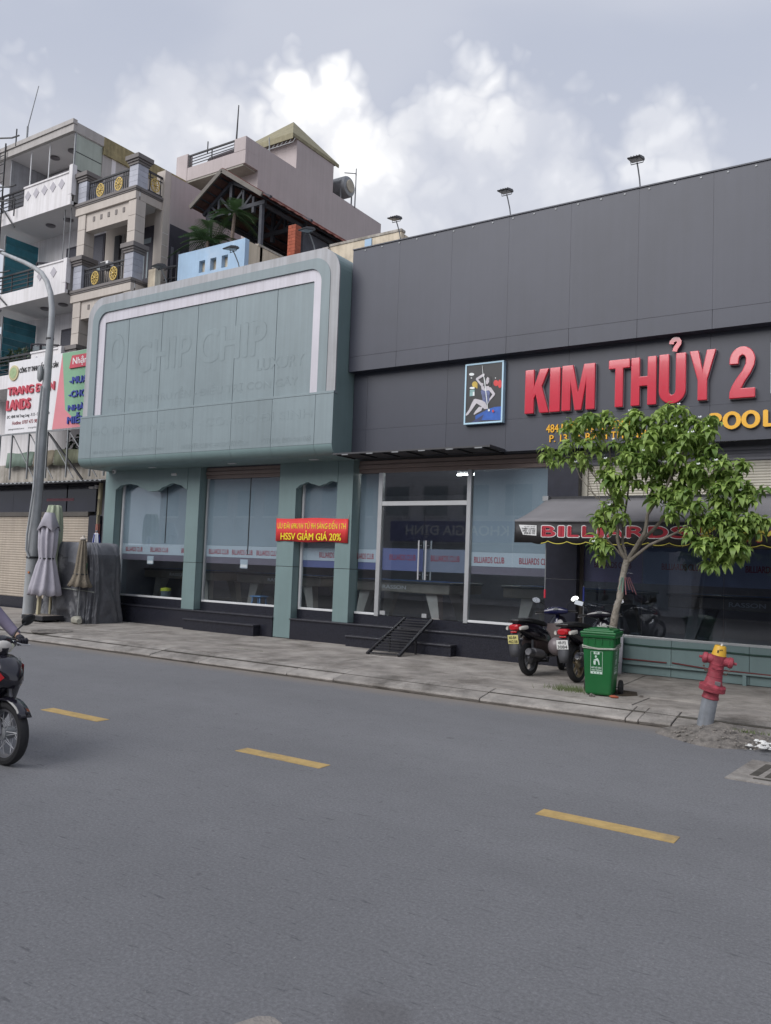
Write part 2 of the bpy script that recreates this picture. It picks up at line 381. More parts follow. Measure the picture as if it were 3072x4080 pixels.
M('soil', (.06, .045, .03), 1., .4, 12, .8, 40)
M('plastic_black', (.012, .012, .013), .38, .2, 10)
M('paint_navy', (.010, .012, .055), .16, .1, 3, coat=.6)
M('paint_black', (.012, .011, .018), .15, .1, 3, coat=.5)
M('seat_black', (.014, .014, .015), .6, .15, 30, .1, 300)
M('brown_plastic', (.055, .036, .034), .45, .12, 5)
M('grey_plastic', (.07, .072, .08), .5, .1, 5)
M('red_lens', (.42, .012, .018), .1, .1, 8, coat=.4)
M('clear_lens', (.55, .52, .48), .1, .1, 8, coat=.4)
M('mirror', (.78, .80, .80), .06, .02, 2, metal=1.)
M('chrome', (.75, .75, .76), .12, .04, 4, metal=1.)
M('alloy', (.20, .20, .215), .4, .1, 6, metal=.5)
M('bronze', (.28, .23, .15), .45, .12, 6, metal=.5)
M('helmet', (.21, .18, .19), .35, .08, 4)
M('plate_white', (.72, .72, .70), .5, .03)
M('plate_yellow', (.62, .56, .22), .5, .05)
M('skin', (.45, .30, .22), .6, .08, 6)
M('jacket', (.16, .14, .20), .9, .12, 8, .2, 100)
M('trousers', (.03, .03, .04), .9, .15, 8)
M('pad_cream', (.55, .56, .42), .7, .1, 4)
M('sign_white', (.72, .71, .73), .5, .03, 2, streak=.1)
M('sign_green', (.20, .38, .24), .5, .05, 2)
M('sign_pink', (.62, .22, .25), .5, .05, 2)
M('sign_red', (.50, .06, .09), .5, .06, 2)
M('sign_blue', (.03, .05, .28), .5, .06, 2)
M('gold_disc', (.50, .45, .25), .5, .1)
M('shop_panel', (.012, .012, .022), .12, .3, 3)
M('mesh_green', (.17, .23, .19), .8, .15, 3, streak=.3)
M('mesh_brown', (.22, .19, .14), .9, .2, 3, streak=.4)
M('conduit_cream', (.46, .41, .26), .6, .12, 4, streak=.4)
M('conduit_red', (.42, .15, .11), .6, .1, 4)
M('leaf_dark', (.025, .05, .018), .6, .4, 6)
M('room_wall', (.22, .22, .25), .9, .1)
M('room_floor', (.13, .125, .14), .35, .15, 3)
M('room_ceiling', (.25, .25, .28), .9, .1)
M('table_wood', (.30, .26, .22), .5, .15, 4)
M('table_leg', (.48, .44, .40), .5, .1, 4)
M('cloth_blue', (.03, .09, .26), .9, .1, 10)
M('red_mat', (.25, .02, .02), .9, .1, 10)
M('tube_light', (.9, .9, .9), .5, 0, emit=(1, .98, .95, 30))
M('bucket_yellow', (.55, .58, .05), .5, .05)
M('stool_blue', (.10, .22, .42), .5, .05)
M('pic_frame', (.45, .65, .78), .4, .05)
M('pic_black', (.022, .022, .025), .4, .2, 6)
M('pic_skin', (.52, .49, .52), .5, .12, 9)
M('pic_hair', (.03, .028, .03), .5, .2, 20)
M('pic_dress', (.10, .12, .24), .5, .5, 14)
M('pic_blue', (.02, .10, .42), .5, .3, 4)
M('pic_red', (.62, .05, .05), .5, .2, 6)
M('pic_gold', (.48, .34, .06), .5, .2, 6)
M('pic_white', (.75, .78, .78), .5, .1, 6)
M('pic_teal', (.25, .42, .42), .5, .3, 12)
glass_mat('glass', (.86, .90, .92), 1.6)
glass_mat('glass_dark', (.72, .77, .82), 1.7)

def asphalt():
    m = bpy.data.materials.new('asphalt'); m.use_nodes = True; MATS['asphalt'] = m
    nt = m.node_tree; N = nt.nodes; L = nt.links; b = N['Principled BSDF']; b.inputs['Roughness'].default_value = .85; b.inputs['Specular IOR Level'].default_value = .35
    tc = N.new('ShaderNodeTexCoord')
    def noise(sc, de, ro, vec=None, di=0):
        n = N.new('ShaderNodeTexNoise'); n.inputs['Scale'].default_value = sc; n.inputs['Detail'].default_value = de; n.inputs['Roughness'].default_value = ro; n.inputs['Distortion'].default_value = di
        L.new(vec or tc.outputs['Object'], n.inputs['Vector']); return n.outputs['Fac']
    def ramp(f, st):
        r = N.new('ShaderNodeValToRGB'); e = r.color_ramp.elements
        while len(e) < len(st): e.new(.5)
        for i, (p, c) in enumerate(st): e[i].position = p; e[i].color = (c, c, c, 1) if not isinstance(c, tuple) else (*c, 1)
        L.new(f, r.inputs[0]); return r.outputs[0]
    def mixc(f, a, bb, mode='MIX'):
        x = N.new('ShaderNodeMix'); x.data_type = 'RGBA'; x.blend_type = mode
        if isinstance(f, float): x.inputs[0].default_value = f
        else: L.new(f, x.inputs[0])
        for i, v in ((6, a), (7, bb)):
            if isinstance(v, tuple): x.inputs[i].default_value = (*v, 1)
            else: L.new(v, x.inputs[i])
        return x.outputs[2]
    big = noise(.35, 6, .6); mid = noise(3.2, 7, .7); fine = noise(48, 5, .85)
    c = ramp(big, [(.3, (.170, .171, .179)), (.7, (.196, .197, .205))])
    c = mixc(.65, c, ramp(mid, [(.3, .93), (.7, 1.06)]), 'MULTIPLY')
    c = mixc(.8, c, ramp(fine, [(.28, .55), (.5, 1.0), (.74, 1.6)]), 'MULTIPLY')
    # scuffs and dark marks drawn out along the traffic direction
    mp = N.new('ShaderNodeMapping'); mp.inputs['Scale'].default_value = (1.3, 9, 1); mp.inputs['Rotation'].default_value = (0, 0, -.04); L.new(tc.outputs['Object'], mp.inputs[0])
    sc = noise(4.2, 6, .65, mp.outputs[0], .15)
    c = mixc(ramp(sc, [(.60, 0.), (.67, .6)]), c, (.075, .075, .082))
    spots = noise(6.5, 3, .5, None, .5); c = mixc(ramp(spots, [(.71, 0.), (.76, .45)]), c, (.08, .078, .082)); lane = N.new('ShaderNodeMapping'); lane.inputs['Scale'].default_value = (.05, .55, 1); L.new(tc.outputs['Object'], lane.inputs[0]); c = mixc(.5, c, ramp(noise(1.6, 3, .5, lane.outputs[0]), [(.3, .90), (.7, 1.10)]), 'MULTIPLY')
    vo = N.new('ShaderNodeTexVoronoi'); vo.inputs['Scale'].default_value = 14; L.new(tc.outputs['Object'], vo.inputs['Vector'])
    c = mixc(ramp(vo.outputs['Distance'], [(.045, .8), (.07, 0.)]), c, (.32, .31, .30))
    sd_ = N.new('ShaderNodeVectorMath'); sd_.operation = 'DISTANCE'; ns = N.new('ShaderNodeTexNoise'); ns.inputs['Scale'].default_value = 5; L.new(tc.outputs['Object'], ns.inputs['Vector']); va = N.new('ShaderNodeVectorMath'); va.operation = 'MULTIPLY_ADD'; L.new(ns.outputs['Color'], va.inputs[0]); va.inputs[1].default_value = (.25, .25, 0); L.new(tc.outputs['Object'], va.inputs[2]); L.new(va.outputs[0], sd_.inputs[0]); sd_.inputs[1].default_value = (-1.80, 3.08, 0)
    c = mixc(ramp(sd_.outputs['Value'], [(.12, .28), (.20, 0.)]), c, (.085, .078, .078))     # old oil drip
    # dust swept up against the far kerb
    sx = N.new('ShaderNodeSeparateXYZ'); L.new(tc.outputs['Object'], sx.inputs[0])
    ad = N.new('ShaderNodeMath'); ad.operation = 'MULTIPLY_ADD'; L.new(noise(1.8, 5, .6), ad.inputs[0]); ad.inputs[1].default_value = .5; L.new(sx.outputs[1], ad.inputs[2])
    mr = N.new('ShaderNodeMapRange'); L.new(ad.outputs[0], mr.inputs[0]); mr.inputs[1].default_value = 10.2; mr.inputs[2].default_value = 10.65
    mk = N.new('ShaderNodeMath'); mk.operation = 'MULTIPLY'; L.new(mr.outputs[0], mk.inputs[0]); mk.inputs[1].default_value = .8
    c = mixc(mk.outputs[0], c, (.235, .205, .175))
    L.new(c, b.inputs['Base Color'])
    bp = N.new('ShaderNodeBump'); bp.inputs['Strength'].default_value = .55; bp.inputs['Distance'].default_value = .012; L.new(fine, bp.inputs['Height']); L.new(bp.outputs[0], b.inputs['Normal'])
asphalt()

# ------------------------------------------------------------------ ground, road, pavements
def grid_sheet(x0, x1, y0, y1, nx, ny, fz, name, mat):
    mb = MB(); vs = [(x0+(x1-x0)*i/nx, y0+(y1-y0)*j/ny, 0) for j in range(ny+1) for i in range(nx+1)]
    vs = [(x, y, fz(x, y)) for x, y, _ in vs]
    mb.add(vs, [(j*(nx+1)+i, j*(nx+1)+i+1, (j+1)*(nx+1)+i+1, (j+1)*(nx+1)+i) for j in range(ny) for i in range(nx)], True)
    return struct(mb.build(name, mat))
struct(MB().box(-400, 400, -400, 400, -.5, -.05).build('ground', 'concrete'))
road = grid_sheet(-90, 90, -.8, 10.62, 4, 4, lambda x, y: 0., 'road', 'asphalt')
# dashes of the centre line
for i in range(-9, 12):
    x0 = -8.80+3.115*i
    o = MB().box(x0+.03, x0+1.06, 6.06, 6.23, .0, .004).build('lane_dash', 'yellow_paint', road)
# concrete kerb stones with a sloping top, a dark joint under and between them
pv = struct(MB().box(-90, 90, 10.74, 40, -.3, .118).build('pavement', 'crackfill'))
JX = [-40, -37.6, -35.4, -33.2, -31, -28.8, -26.6, -24.4, -22.2, -20, -18.1, -16.4, -15.1, -12.98, -11.98, -10.72, -8.72, -7.78, -5.25, -3.22, -3.06, -2.66, -1.55]
def kerb_stone(x0, x1, dz=0., y0=10.45):
    g = .006
    prof = [(y0, .035+dz), (y0+.02, .062+dz), (10.93, .142+dz*.5), (11.0, .146), (11.0, 0), (y0+.03, .0)]
    o = MB().prism_yz(prof, x0+g, x1-g).build('kerb_stone', 'kerb', pv, .008); return o
for a, b in zip(JX[:-1], JX[1:]): kerb_stone(a, b, random.uniform(-.008, .008))
x = -1.55
while x < 40: kerb_stone(x, x+1.6, random.uniform(-.006, .006)); x += 1.6
# cast concrete bays of the pavement, each a slab with its own level
YB = [10.996, 11.86, 14.9]
def slab(x0, x1, y0, y1, dz, sk0=0., sk1=0.):
    g = .007
    poly = [(x0+g, y0+g), (x1-g, y0+g), (x1-g+sk1, y1-g), (x0+g+sk0, y1-g)]
    MB().prism_xy(poly, -.1, .146+dz).build('pavement_slab', 'concrete', pv, .006)
xs = [-40, -34, -29, -24.5, -20.4, -17.2, -14.0, -10.9, -8.0, -5.4, -3.3, -.9, 2, 6, 11, 17, 24, 32, 40]
for i in range(len(xs)-1):
    for j in range(2):
        o = .9*j
        slab(xs[i]-o*.7, xs[i+1]-o*.7, YB[j], YB[j+1], random.uniform(-.006, .008), -.18*j, -.18*j)
# near-side pavement behind the photographer, its broken corner reaching into the road
near = struct(MB().prism_xy([(-90, -30), (90, -30), (90, 1.6), (-1.2, 1.7), (-2.0, 2.3), (-2.10, 2.60), (-2.17, 2.68), (-2.24, 2.70), (-2.29, 2.66), (-2.33, 2.55), (-2.36, 2.3), (-2.5, 1.65), (-90, 1.6)], -.2, .02).build('near_pavement', 'concrete', None, .02))
# drain grate, manhole
# ------------------------------------------------------------------ club building: shell, cladding, plinth, glazing
YP, YG = 14.30, 14.55            # pillar front plane, glass plane
club = thing('club_building', 'long single-storey club building with green pillars, grey cladding and glass front', 'building', (-8, 14.6, .15))
CB = club
ebox(CB, 'floor', 'room_floor', -18.2, 6, 14.62, 25, .5, .66)
ebox(CB, 'rear_wall', 'room_wall', -18.2, 6, 25, 25.2, .66, 4.6)
ebox(CB, 'side_wall', 'room_wall', -18.45, -18.2, 14.62, 25.2, .15, 8.2)
ebox(CB, 'side_wall', 'room_wall', 6, 6.25, 14.62, 25.2, .15, 8.4)
ebox(CB, 'ceiling', 'room_ceiling', -18.2, 6, 14.75, 25, 4.35, 4.5)
ebox(CB, 'roof', 'concrete', -18.45, 6.25, 14.75, 25.2, 8.0, 8.15)
ebox(CB, 'upper_wall', 'room_wall', -18.2, 6, 14.62, 14.75, 4.14, 8.0)
# pillars, clad in green composite sheet with a joint at door height
def pillar(x0, x1, z0, name='pillar'):
    for a, b in ((z0, 1.735), (1.745, 4.10)):
        ebox(CB, name, 'acp_green_plain', x0, x1, YP, 14.62, a, b, .004)
    ebox(CB, 'pillar_core', 'dark_gap', x0+.02, x1-.02, YP+.02, 14.6, z0+.01, 4.0)
pillar(-18.48, -18.05, .16); pillar(-15.36, -14.93, .605); pillar(-12.38, -11.89, .16); pillar(-10.74, -10.33, .605)
# wavy lintels
def wave(x0, x1, z_end0, zs, ztop, ex0, ex1):
    n = 40; low = []
    for i in range(n+1):
        t = i/n; x = x0+(x1-x0)*t
        k = t*(len(zs)-1); a = int(min(k, len(zs)-2)); f = k-a; f = (1-math.cos(math.pi*f))/2
        low.append((x, zs[a]*(1-f)+zs[a+1]*f))
    poly = low + [(x1, ztop), (x0, ztop)]
    return poly
def lintel(x0, x1, zs):
    MB().prism_xz(wave(x0, x1, 0, zs, 4.10, 0, 0), YP-.012, YP+.10).build('wavy_lintel', 'acp_green_plain', CB, .003)
lintel(-18.06, -15.35, [3.57, 3.69, 3.72, 3.68, 3.58, 3.50, 3.51, 3.62, 3.70, 3.65, 3.53])
lintel(-11.90, -10.73, [3.48, 3.57, 3.62, 3.57, 3.53, 3.57, 3.63, 3.60])
# black granite plinth, sills and steps
def granite(name, x0, x1, y0, y1, z0, z1, lip=.03):
    ebox(CB, name, 'granite', x0, x1, y0, y1, z0, z1-.03)
    ebox(CB, name+'_top', 'granite_edge', x0-.01, x1+.01, y0-lip, y1, z1-.03, z1, .006)
granite('plinth', -18.05, -12.39, YP-.02, 14.62, .0, .60)
granite('plinth', -11.88, -5.32, YP-.02, 14.62, .0, .60)
for x0, x1 in ((-18.05, -15.36), (-14.93, -12.38), (-11.89, -10.74), (-10.33, -5.9)):
    ebox(CB, 'sill', 'granite', x0, x1, YG-.03, 14.64, .60, .80)
granite('step', -15.0, -12.75, YP-.24, YP-.022, .0, .40)
granite('step', -10.18, -7.70, YP-.24, YP-.022, .0, .37)
# black granite-clad pier beside the right bay
for a, b in ((.62, 1.72), (1.728, 3.16), (3.168, 4.12)): ebox(CB, 'pier_panel', M('pier', (.020, .021, .032), .3, .2, 8), -5.91, -5.32, YP-.02, 14.62, a, b, .003)
# roller-shutter boxes over the openings
def slats(x0, x1, z0, z1, y, pitch, mat, name, parent, depth=.02):
    mb = MB(); n = max(1, round((z1-z0)/pitch)); h = (z1-z0)/n; pts = []
    for i in range(n):
        z = z0+i*h; pts += [(y, z), (y-depth*.75, z+h*.18), (y-depth, z+h*.45), (y-depth*.75, z+h*.75), (y, z+h*.93)]
    pts.append((y, z1))
    vs = [(x, p, q) for x in (x0, x1) for p, q in pts]; k = len(pts)
    mb.add(vs, [(i, i+1, i+1+k, i+k) for i in range(k-1)])
    return mb.build(name, mat, parent)
for x0, x1 in ((-14.92, -12.39), (-10.32, -5.92)):
    for i in range(3):
        ebox(CB, 'shutter_slat', 'shutter_brown', x0, x1, YG-.05-.02*(i % 2), YG+.05, 3.80+i*.09, 3.885+i*.09, .012)
    ebox(CB, 'shutter_box', 'room_wall', x0, x1, YG-.0, YG+.07, 4.07, 4.14)
# glazing
def window(x0, x1, z0, z1, panes, label=None):
    w = bpy.data.objects.new('window', None); COL.objects.link(w); put(w, CB); w.location = Vector((x0, YG, z0))-worldloc(CB)
    for a, b in zip(panes[:-1], panes[1:]):
        MB().box(a+.004, b-.004, YG, YG+.01, z0, z1).build('pane', 'glass', w)
    return w
def frame_bar(w, x0, x1, z0, z1, mat='alu', y0=YG-.035, y1=YG+.03): return MB().box(x0, x1, y0, y1, z0, z1).build('frame', mat, w, .003)
def film(w, x0, x1, z0, z1, mat, name='film', dy=.016): return MB().box(x0, x1, YG+dy, YG+dy+.004, z0, z1).build(name, mat, w)
def clublet(w, x0, x1, xmax=None, mat='red_print', dy=.014):
    body = 'BILLIARDS CLUB'
    o = lettering(body, x0, x1, 1.965, 2.085, YG+dy, mat, w, off=.012, spacing=1.)
    if xmax:
        bmh = bmesh.new(); bmh.from_mesh(o.data); g = bmh.verts[:]+bmh.edges[:]+bmh.faces[:]
        bmesh.ops.bisect_plane(bmh, geom=g, plane_co=(xmax, 0, 0), plane_no=(1, 0, 0), clear_outer=True); bmh.to_mesh(o.data); bmh.free()
def clad_window(x0, x1, panes, letters, ztop=3.80, band='film_smoke'):
    w = window(x0, x1, .80, ztop, panes)
    film(w, x0+.02, x1-.02, 2.18, ztop-.02, 'film', 'blind'); film(w, x0+.02, x1-.02, 1.90, 2.176, 'film_band', 'printed_band')
    film(w, x0+.02, x1-.02, 1.745, 1.896, band, 'tinted_band')
    frame_bar(w, x0, x1, .80, .845, 'alu_white')
    for L in letters: clublet(w, *L)
    return w
w = clad_window(-18.03, -15.36, [-18.0, -17.13, -15.94, -15.37], [(-17.84, -17.18), (-16.88, -16.21), (-15.73, -15.07, -15.38)])
frame_bar(w, -18.03, -17.97, .845, 3.80, 'alu_white')
ebox(w, 'divider', 'plastic_black', -16.36, -16.335, YG+.008, YG+.024, 2.2, 3.8)
w = clad_window(-14.9, -12.40, [-14.9, -13.98, -13.0, -12.4], [(-14.77, -14.11), (-14.0, -13.34), (-13.22, -12.56)])
frame_bar(w, -14.9, -14.855, .845, 3.8)
ebox(w, 'divider', 'plastic_black', -13.51, -13.485, YG+.008, YG+.024, 1.98, 3.8)
w = clad_window(-11.87, -10.75, [-11.85, -11.45, -10.76], [(-11.36, -10.70, -10.77)], 3.76, 'film_blue')
frame_bar(w, -11.87, -11.82, .845, 3.76, 'alu_white')
w = clad_window(-10.32, -9.80, [-10.32, -9.80], [(-10.42, -9.9)], 3.80, 'film_blue')
w = clad_window(-7.60, -5.92, [-7.6, -6.70, -5.92], [(-7.52, -6.87), (-6.56, -5.90, -5.93)], 3.80)
# paper notices stuck inside the glass
for x, z in ((-16.98, 1.78), (-13.72, 1.78)):
    MB().box(x, x+.24, YG+.012, YG+.015, z-.13, z+.08).build('paper_notice', 'film_band', CB); MB().box(x+.02, x+.22, YG+.009, YG+.0115, z-.11, z-.04).build('paper_notice', 'white_print', CB)
# entrance: aluminium frame, fixed fanlight, two frameless glass doors
en = bpy.data.objects.new('entrance', None); COL.objects.link(en); put(en, CB); en.location = Vector((-8.7, YG, .8))-worldloc(CB)
for x0, x1 in ((-9.80, -9.70), (-7.69, -7.60)): MB().box(x0, x1, YG-.05, YG+.05, .78, 3.80).build('door_post', 'alu', en, .004)
MB().box(-9.70, -7.69, YG-.045, YG+.045, 3.10, 3.19).build('transom', 'alu_white', en, .004)
MB().box(-9.70, -7.69, YG, YG+.01, 3.19, 3.80).build('fanlight', 'glass', en)
for x0, x1, hx in ((-9.69, -8.675, -8.755), (-8.665, -7.695, -8.585)):
    d = MB().box(x0, x1, YG, YG+.012, .82, 3.095).build('door', 'glass', en)
    for s in (-.035, .035):
        pass
    MB().tube([(hx, YG-.05, 1.58), (hx, YG-.05, 2.38)], .016, 10).build('handle', 'steel', d)
    MB().tube([(hx+.06, YG+.06, 1.58), (hx+.06, YG+.06, 2.38)], .016, 10).build('handle', 'steel', d)
    for z in (1.68, 2.28): MB().tube([(hx, YG-.05, z), (hx, YG+.06, z)], .009, 8).build('handle_bolt', 'steel', d)
    MB().box(x0+.01, x0+.14 if hx < -8.7 else x0+.12, YG-.012, YG+.022, .82, .90).build('patch_fitting', 'alu', d)
    film(d, x0+.01, x1-.01, 1.75, 2.21, 'film_blue' if hx < -8.7 else M('film_grey2', (.20, .21, .28), .5, .05), 'printed_band')
clublet(en, -9.50, -8.86, None, M('red_dim', (.32, .03, .05), .6, .05)); clublet(en, -8.50, -7.84, None, 'red_dim')
# right bay: cream shutter above, dark glazing, green composite apron
RX0, RX1 = -5.30, 6.0; YR = 14.50
slats(RX0+.09, RX1, 3.22, 3.78, YR, .047, 'shutter_cream', 'upper_shutter', CB, .012)
ebox(CB, 'shutter_rail', 'shutter_cream', RX0-.02, RX0+.085, YR-.05, YR+.03, 3.15, 4.02, .004)
slats(RX0+.09, RX1, 3.79, 4.02, YR-.02, .058, 'room_ceiling', 'shutter_roll', CB, .014)
ebox(CB, 'lintel_beam', M('beam', (.11, .10, .095), .8, .1), RX0-.02, RX1, YR-.04, YR+.1, 2.34, 2.54)
ebox(CB, 'lintel_wall', 'room_wall', RX0-.02, RX1, YR+.02, YR+.1, 2.54, 3.2)
w = bpy.data.objects.new('window', None); COL.objects.link(w); put(w, CB); w.location = Vector((RX0, YR, .8))-worldloc(CB)
px = [RX0, -4.215, -2.88, -1.55, -.2, 1.1, 2.4, 3.7, 6.0]
for a, b in zip(px[:-1], px[1:]): MB().box(a+.004, b-.004, YR, YR+.01, .80, 2.34).build('pane', 'glass_dark', w)
for i, (a, b) in enumerate(zip(px[:-1], px[1:])):
    MB().box(a+.006, b-.006, YR+.016, YR+.02, 1.70, 2.33).build('printed_band', M('film_plum', (.40, .28, .42), .5, .06) if i == 0 else M('film_slate', (.30, .32, .44), .5, .06), w)
for a in (-5.08, -3.89, -2.55, -1.2): lettering('BILLIARDS CLUB', a, a+.67, 1.95, 2.06, YR+.013, M('red_dim2', (.30, .03, .06), .6, .05), w, off=.018, spacing=.95)
MB().box(RX0-.02, RX1, YR-.06, YR+.03, .76, .80).build('frame', 'alu', w, .004)
MB().box(RX0-.02, RX0+.03, YR-.06, YR+.03, .80, 2.34).build('frame', M('frame_brown', (.10, .085, .075), .5, .1), w)
xs2 = [RX0, -4.9, -3.68, -2.46, -1.24, -.02, 1.2, 2.42, 3.64, 6.0]
for a, b in zip(xs2[:-1], xs2[1:]):
    ebox(CB, 'apron_panel', 'acp_green_plain', a+.003, b-.003, YR-.10, YR+.0, .34, .76, .003)
    ebox(CB, 'apron_panel', 'acp_green_plain', a+.003, b-.003, YR-.10, YR+.0, .16, .33, .003)
ebox(CB, 'apron_ledge', 'acp_green_plain', RX0, RX1, YR-.17, YR-.10, .315, .345, .004)
for x in (-2.55, -1.3, 0.): ebox(CB, 'ledge_bracket', 'acp_green_plain', x, x+.06, YR-.165, YR-.10, .15, .315, .003)
MB().tube([(-4.6, YR-.12, .655), (-4.0, YR-.115, .64), (-3.0, YR-.12, .652), (-2.4, YR-.12, .64), (-1.6, YR-.115, .65), (0, YR-.12, .64), (4, YR-.12, .65)], .014, 6).build('cable', 'pipe_green', CB)
MB().tube([(-4.6, YR-.115, .395), (-3.75, YR-.115, .392)], .011, 6).build('red_pipe', M('pipe_red', (.16, .03, .03), .5, .1), CB)
MB().tube([(-3.66, YR-.115, .40), (-3.1, YR-.125, .36), (-2.2, YR-.15, .352), (2.0, YR-.15, .352)], .011, 6).build('red_pipe', 'pipe_red', CB)
# white pole of a mop and paint-roller poles leaning by the pier, tarp straps
# grey cladding: upper course proud of the lower one
gx = [-10.20]+[-9.025+1.2125*i for i in range(0, 13)]
for a, b in zip(gx[:-1], gx[1:]):
    ebox(CB, 'cladding_panel', 'acp_grey', a+.0012, b-.0012, 13.80, 13.84, 6.165, 8.45)
    ebox(CB, 'cladding_panel', 'acp_grey', a+.003, b-.003, 13.80, 13.84, 5.85, 6.160)
ebox(CB, 'cladding_backing', 'acp_grey', -10.2, gx[-1], 13.842, 14.02, 5.848, 8.44)
gl = [-10.20, -9.85, -7.94, -6.66, -5.45, -4.25, -3.03, -1.82, -.6, .6, 1.8, 3.0, 4.2, 5.525]
for a, b in zip(gl[:-1], gl[1:]):
    ebox(CB, 'cladding_panel', 'acp_grey_low', a+.002, b-.002, 14.02, 14.05, 4.652, 5.85)
    ebox(CB, 'cladding_panel', 'acp_grey_low', a+.002, b-.002, 14.02, 14.05, 4.05, 4.649)
ebox(CB, 'cladding_backing', 'acp_grey_low', -10.2, gl[-1], 14.052, 14.62, 4.12, 5.85)
# screws left along the top edge
for i in range(30):
    x = -9.9+i*.42
    MB().box(x, x+.03, 13.79, 13.80, 8.39, 8.415).build('rivet_tab', 'galv', CB)
ebox(CB, 'top_capping', 'acp_grey', -10.2, gx[-1], 13.78, 14.1, 8.452, 8.475)
# dark flat canopy over the entrance
cn = thing('entrance_canopy', 'thin dark flat canopy with small downlights over the glass entrance', 'canopy', (-8.4, 13.8, 4.06))
MB().box(-10.19, -6.67, 13.38, 14.0, 4.055, 4.075).build('canopy_plate', M('canopy', (.055, .05, .052), .8, .15), cn)
MB().box(-10.19, -6.67, 13.36, 13.38, 4.05, 4.08).build('front_trim', M('canopy_trim', (.05, .05, .055), .5, .1), cn)
MB().box(-6.67, -6.65, 13.36, 14.0, 4.045, 4.09).build('side_trim', 'canopy_trim', cn)
for i in range(6): MB().box(-9.95+i*.6, -9.8+i*.6, 13.345, 13.36, 4.03, 4.05).build('downlight', 'galv', cn)
for i in range(7): MB().box(-10.1+i*.55, -10.07+i*.55, 13.4, 14.0, 4.03, 4.054).build('rib', 'dark_gap', cn)
ebox(cn, 'soffit_edge', 'dark_gap', -10.19, -6.9, 13.9, 14.5, 4.078, 4.1)
# ramp over the entrance steps
rp = thing('loading_ramp', 'black slatted steel ramp laid over the entrance steps', 'ramp', (-9.2, 13.4, .15))
RC = [onZ(1463, 2604, .16), onZ(1588, 2615, .16), onY(1613, 2463, 14.42), onY(1722, 2470, 14.42)]
def rampP(u, t):            # u across, t along from foot to top
    return RC[0].lerp(RC[1], u).lerp(RC[2].lerp(RC[3], u), t)
for u in (0, 1): MB().bar(rampP(u, 0), rampP(u, 1), .05, .05).build('side_rail', 'iron', rp)
for i in range(14):
    t = (i+.5)/14; MB().bar(rampP(.03, t), rampP(.97, t), .055, .02).build('slat', 'iron', rp)
for u in (.05, .95): MB().bar(rampP(u, .55), (rampP(u, .55).x, rampP(u, .55).y, .15), .03).build('leg', 'iron', rp)
# red promotional banner tied across the narrow window
bn = thing('promotion_banner', 'red banner with yellow print tied across the narrow window', 'banner', (-11.6, 14.25, 2.3))
def bz(x): return 0
mb = MB(); n = 24; vs = []
for i in range(n+1):
    x = -12.40+i/n*2.01; yy = YP-.02-.006*math.sin(i*1.7)
    vs += [(x, yy, 2.30+.012*math.sin(i*.45)), (x, yy-.004, 2.815-.01*math.sin(i*.35))]
mb.add(vs, [(2*i, 2*i+2, 2*i+3, 2*i+1) for i in range(n)], True); o = mb.build('banner_cloth', 'banner_red', bn); sm = o.modifiers.new('thick', 'SOLIDIFY'); sm.thickness = .004
lettering('ƯU ĐÃI 69K/1H TỪ 9H SÁNG ĐẾN 17H', -12.35, -10.45, 2.585, 2.775, YP-.034, 'banner_yellow', bn, off=.008)
lettering('HSSV GIẢM GIÁ 20%', -12.25, -10.56, 2.335, 2.545, YP-.034, 'banner_yellow', bn, off=.02)
for x in (-12.40, -10.40): MB().bar((x, YP-.02, 2.81), (x, YP-.002, 2.90), .008).build('tie', 'rope', bn)

# ------------------------------------------------------------------ green sign box
sg = thing('green_sign_box', 'large blank pale green sign box with rounded white border and ghost lettering', 'sign', (-14.3, 13.6, 4.1))
YS = 13.37; SX0, SX1 = -18.36, -10.21
def rr(x0, x1, z0, z1, r, n=10):     # flat foot, rounded shoulders; counter-clockwise from bottom left
    p = [(x0, z0), (x1, z0)]
    for i in range(n+1): t = math.pi/2*i/n; p.append((x1-r+r*math.cos(t), z1-r+r*math.sin(t)))
    for i in range(n+1): t = math.pi/2*(1+i/n); p.append((x0+r+r*math.cos(t), z1-r+r*math.sin(t)))
    return p
def ring(o, i, y0, y1, name, mat, parent):
    n = len(o); v = [(x, y0, z) for x, z in o]+[(x, y0, z) for x, z in i]+[(x, y1, z) for x, z in o]+[(x, y1, z) for x, z in i]
    f = []
    for k in range(n):
        m = (k+1) % n
        if k == 0: continue           # open foot
        f += [(k, m, n+m, n+k), (k, 2*n+k, 2*n+m, m), (n+k, n+m, 3*n+m, 3*n+k)]
    return MB().add(v, f).build(name, mat, parent)
Z0 = 5.38
r0 = rr(SX0, SX1, Z0, 8.45, .56); r1 = rr(SX0+.20, SX1-.23, Z0, 8.255, .44); r2 = rr(SX0+.43, SX1-.46, Z0, 8.045, .32); r3 = rr(SX0+.67, SX1-.68, Z0, 7.78, .02)
ring(r0, r1, YS, YS+.03, 'outer_border', 'acp_pale_outer', sg)
ring(r1, r2, YS-.012, YS+.2, 'middle_border', 'acp_green', sg)
ring(r2, r3, YS+.03, YS+.2, 'inner_border', 'acp_pale', sg)
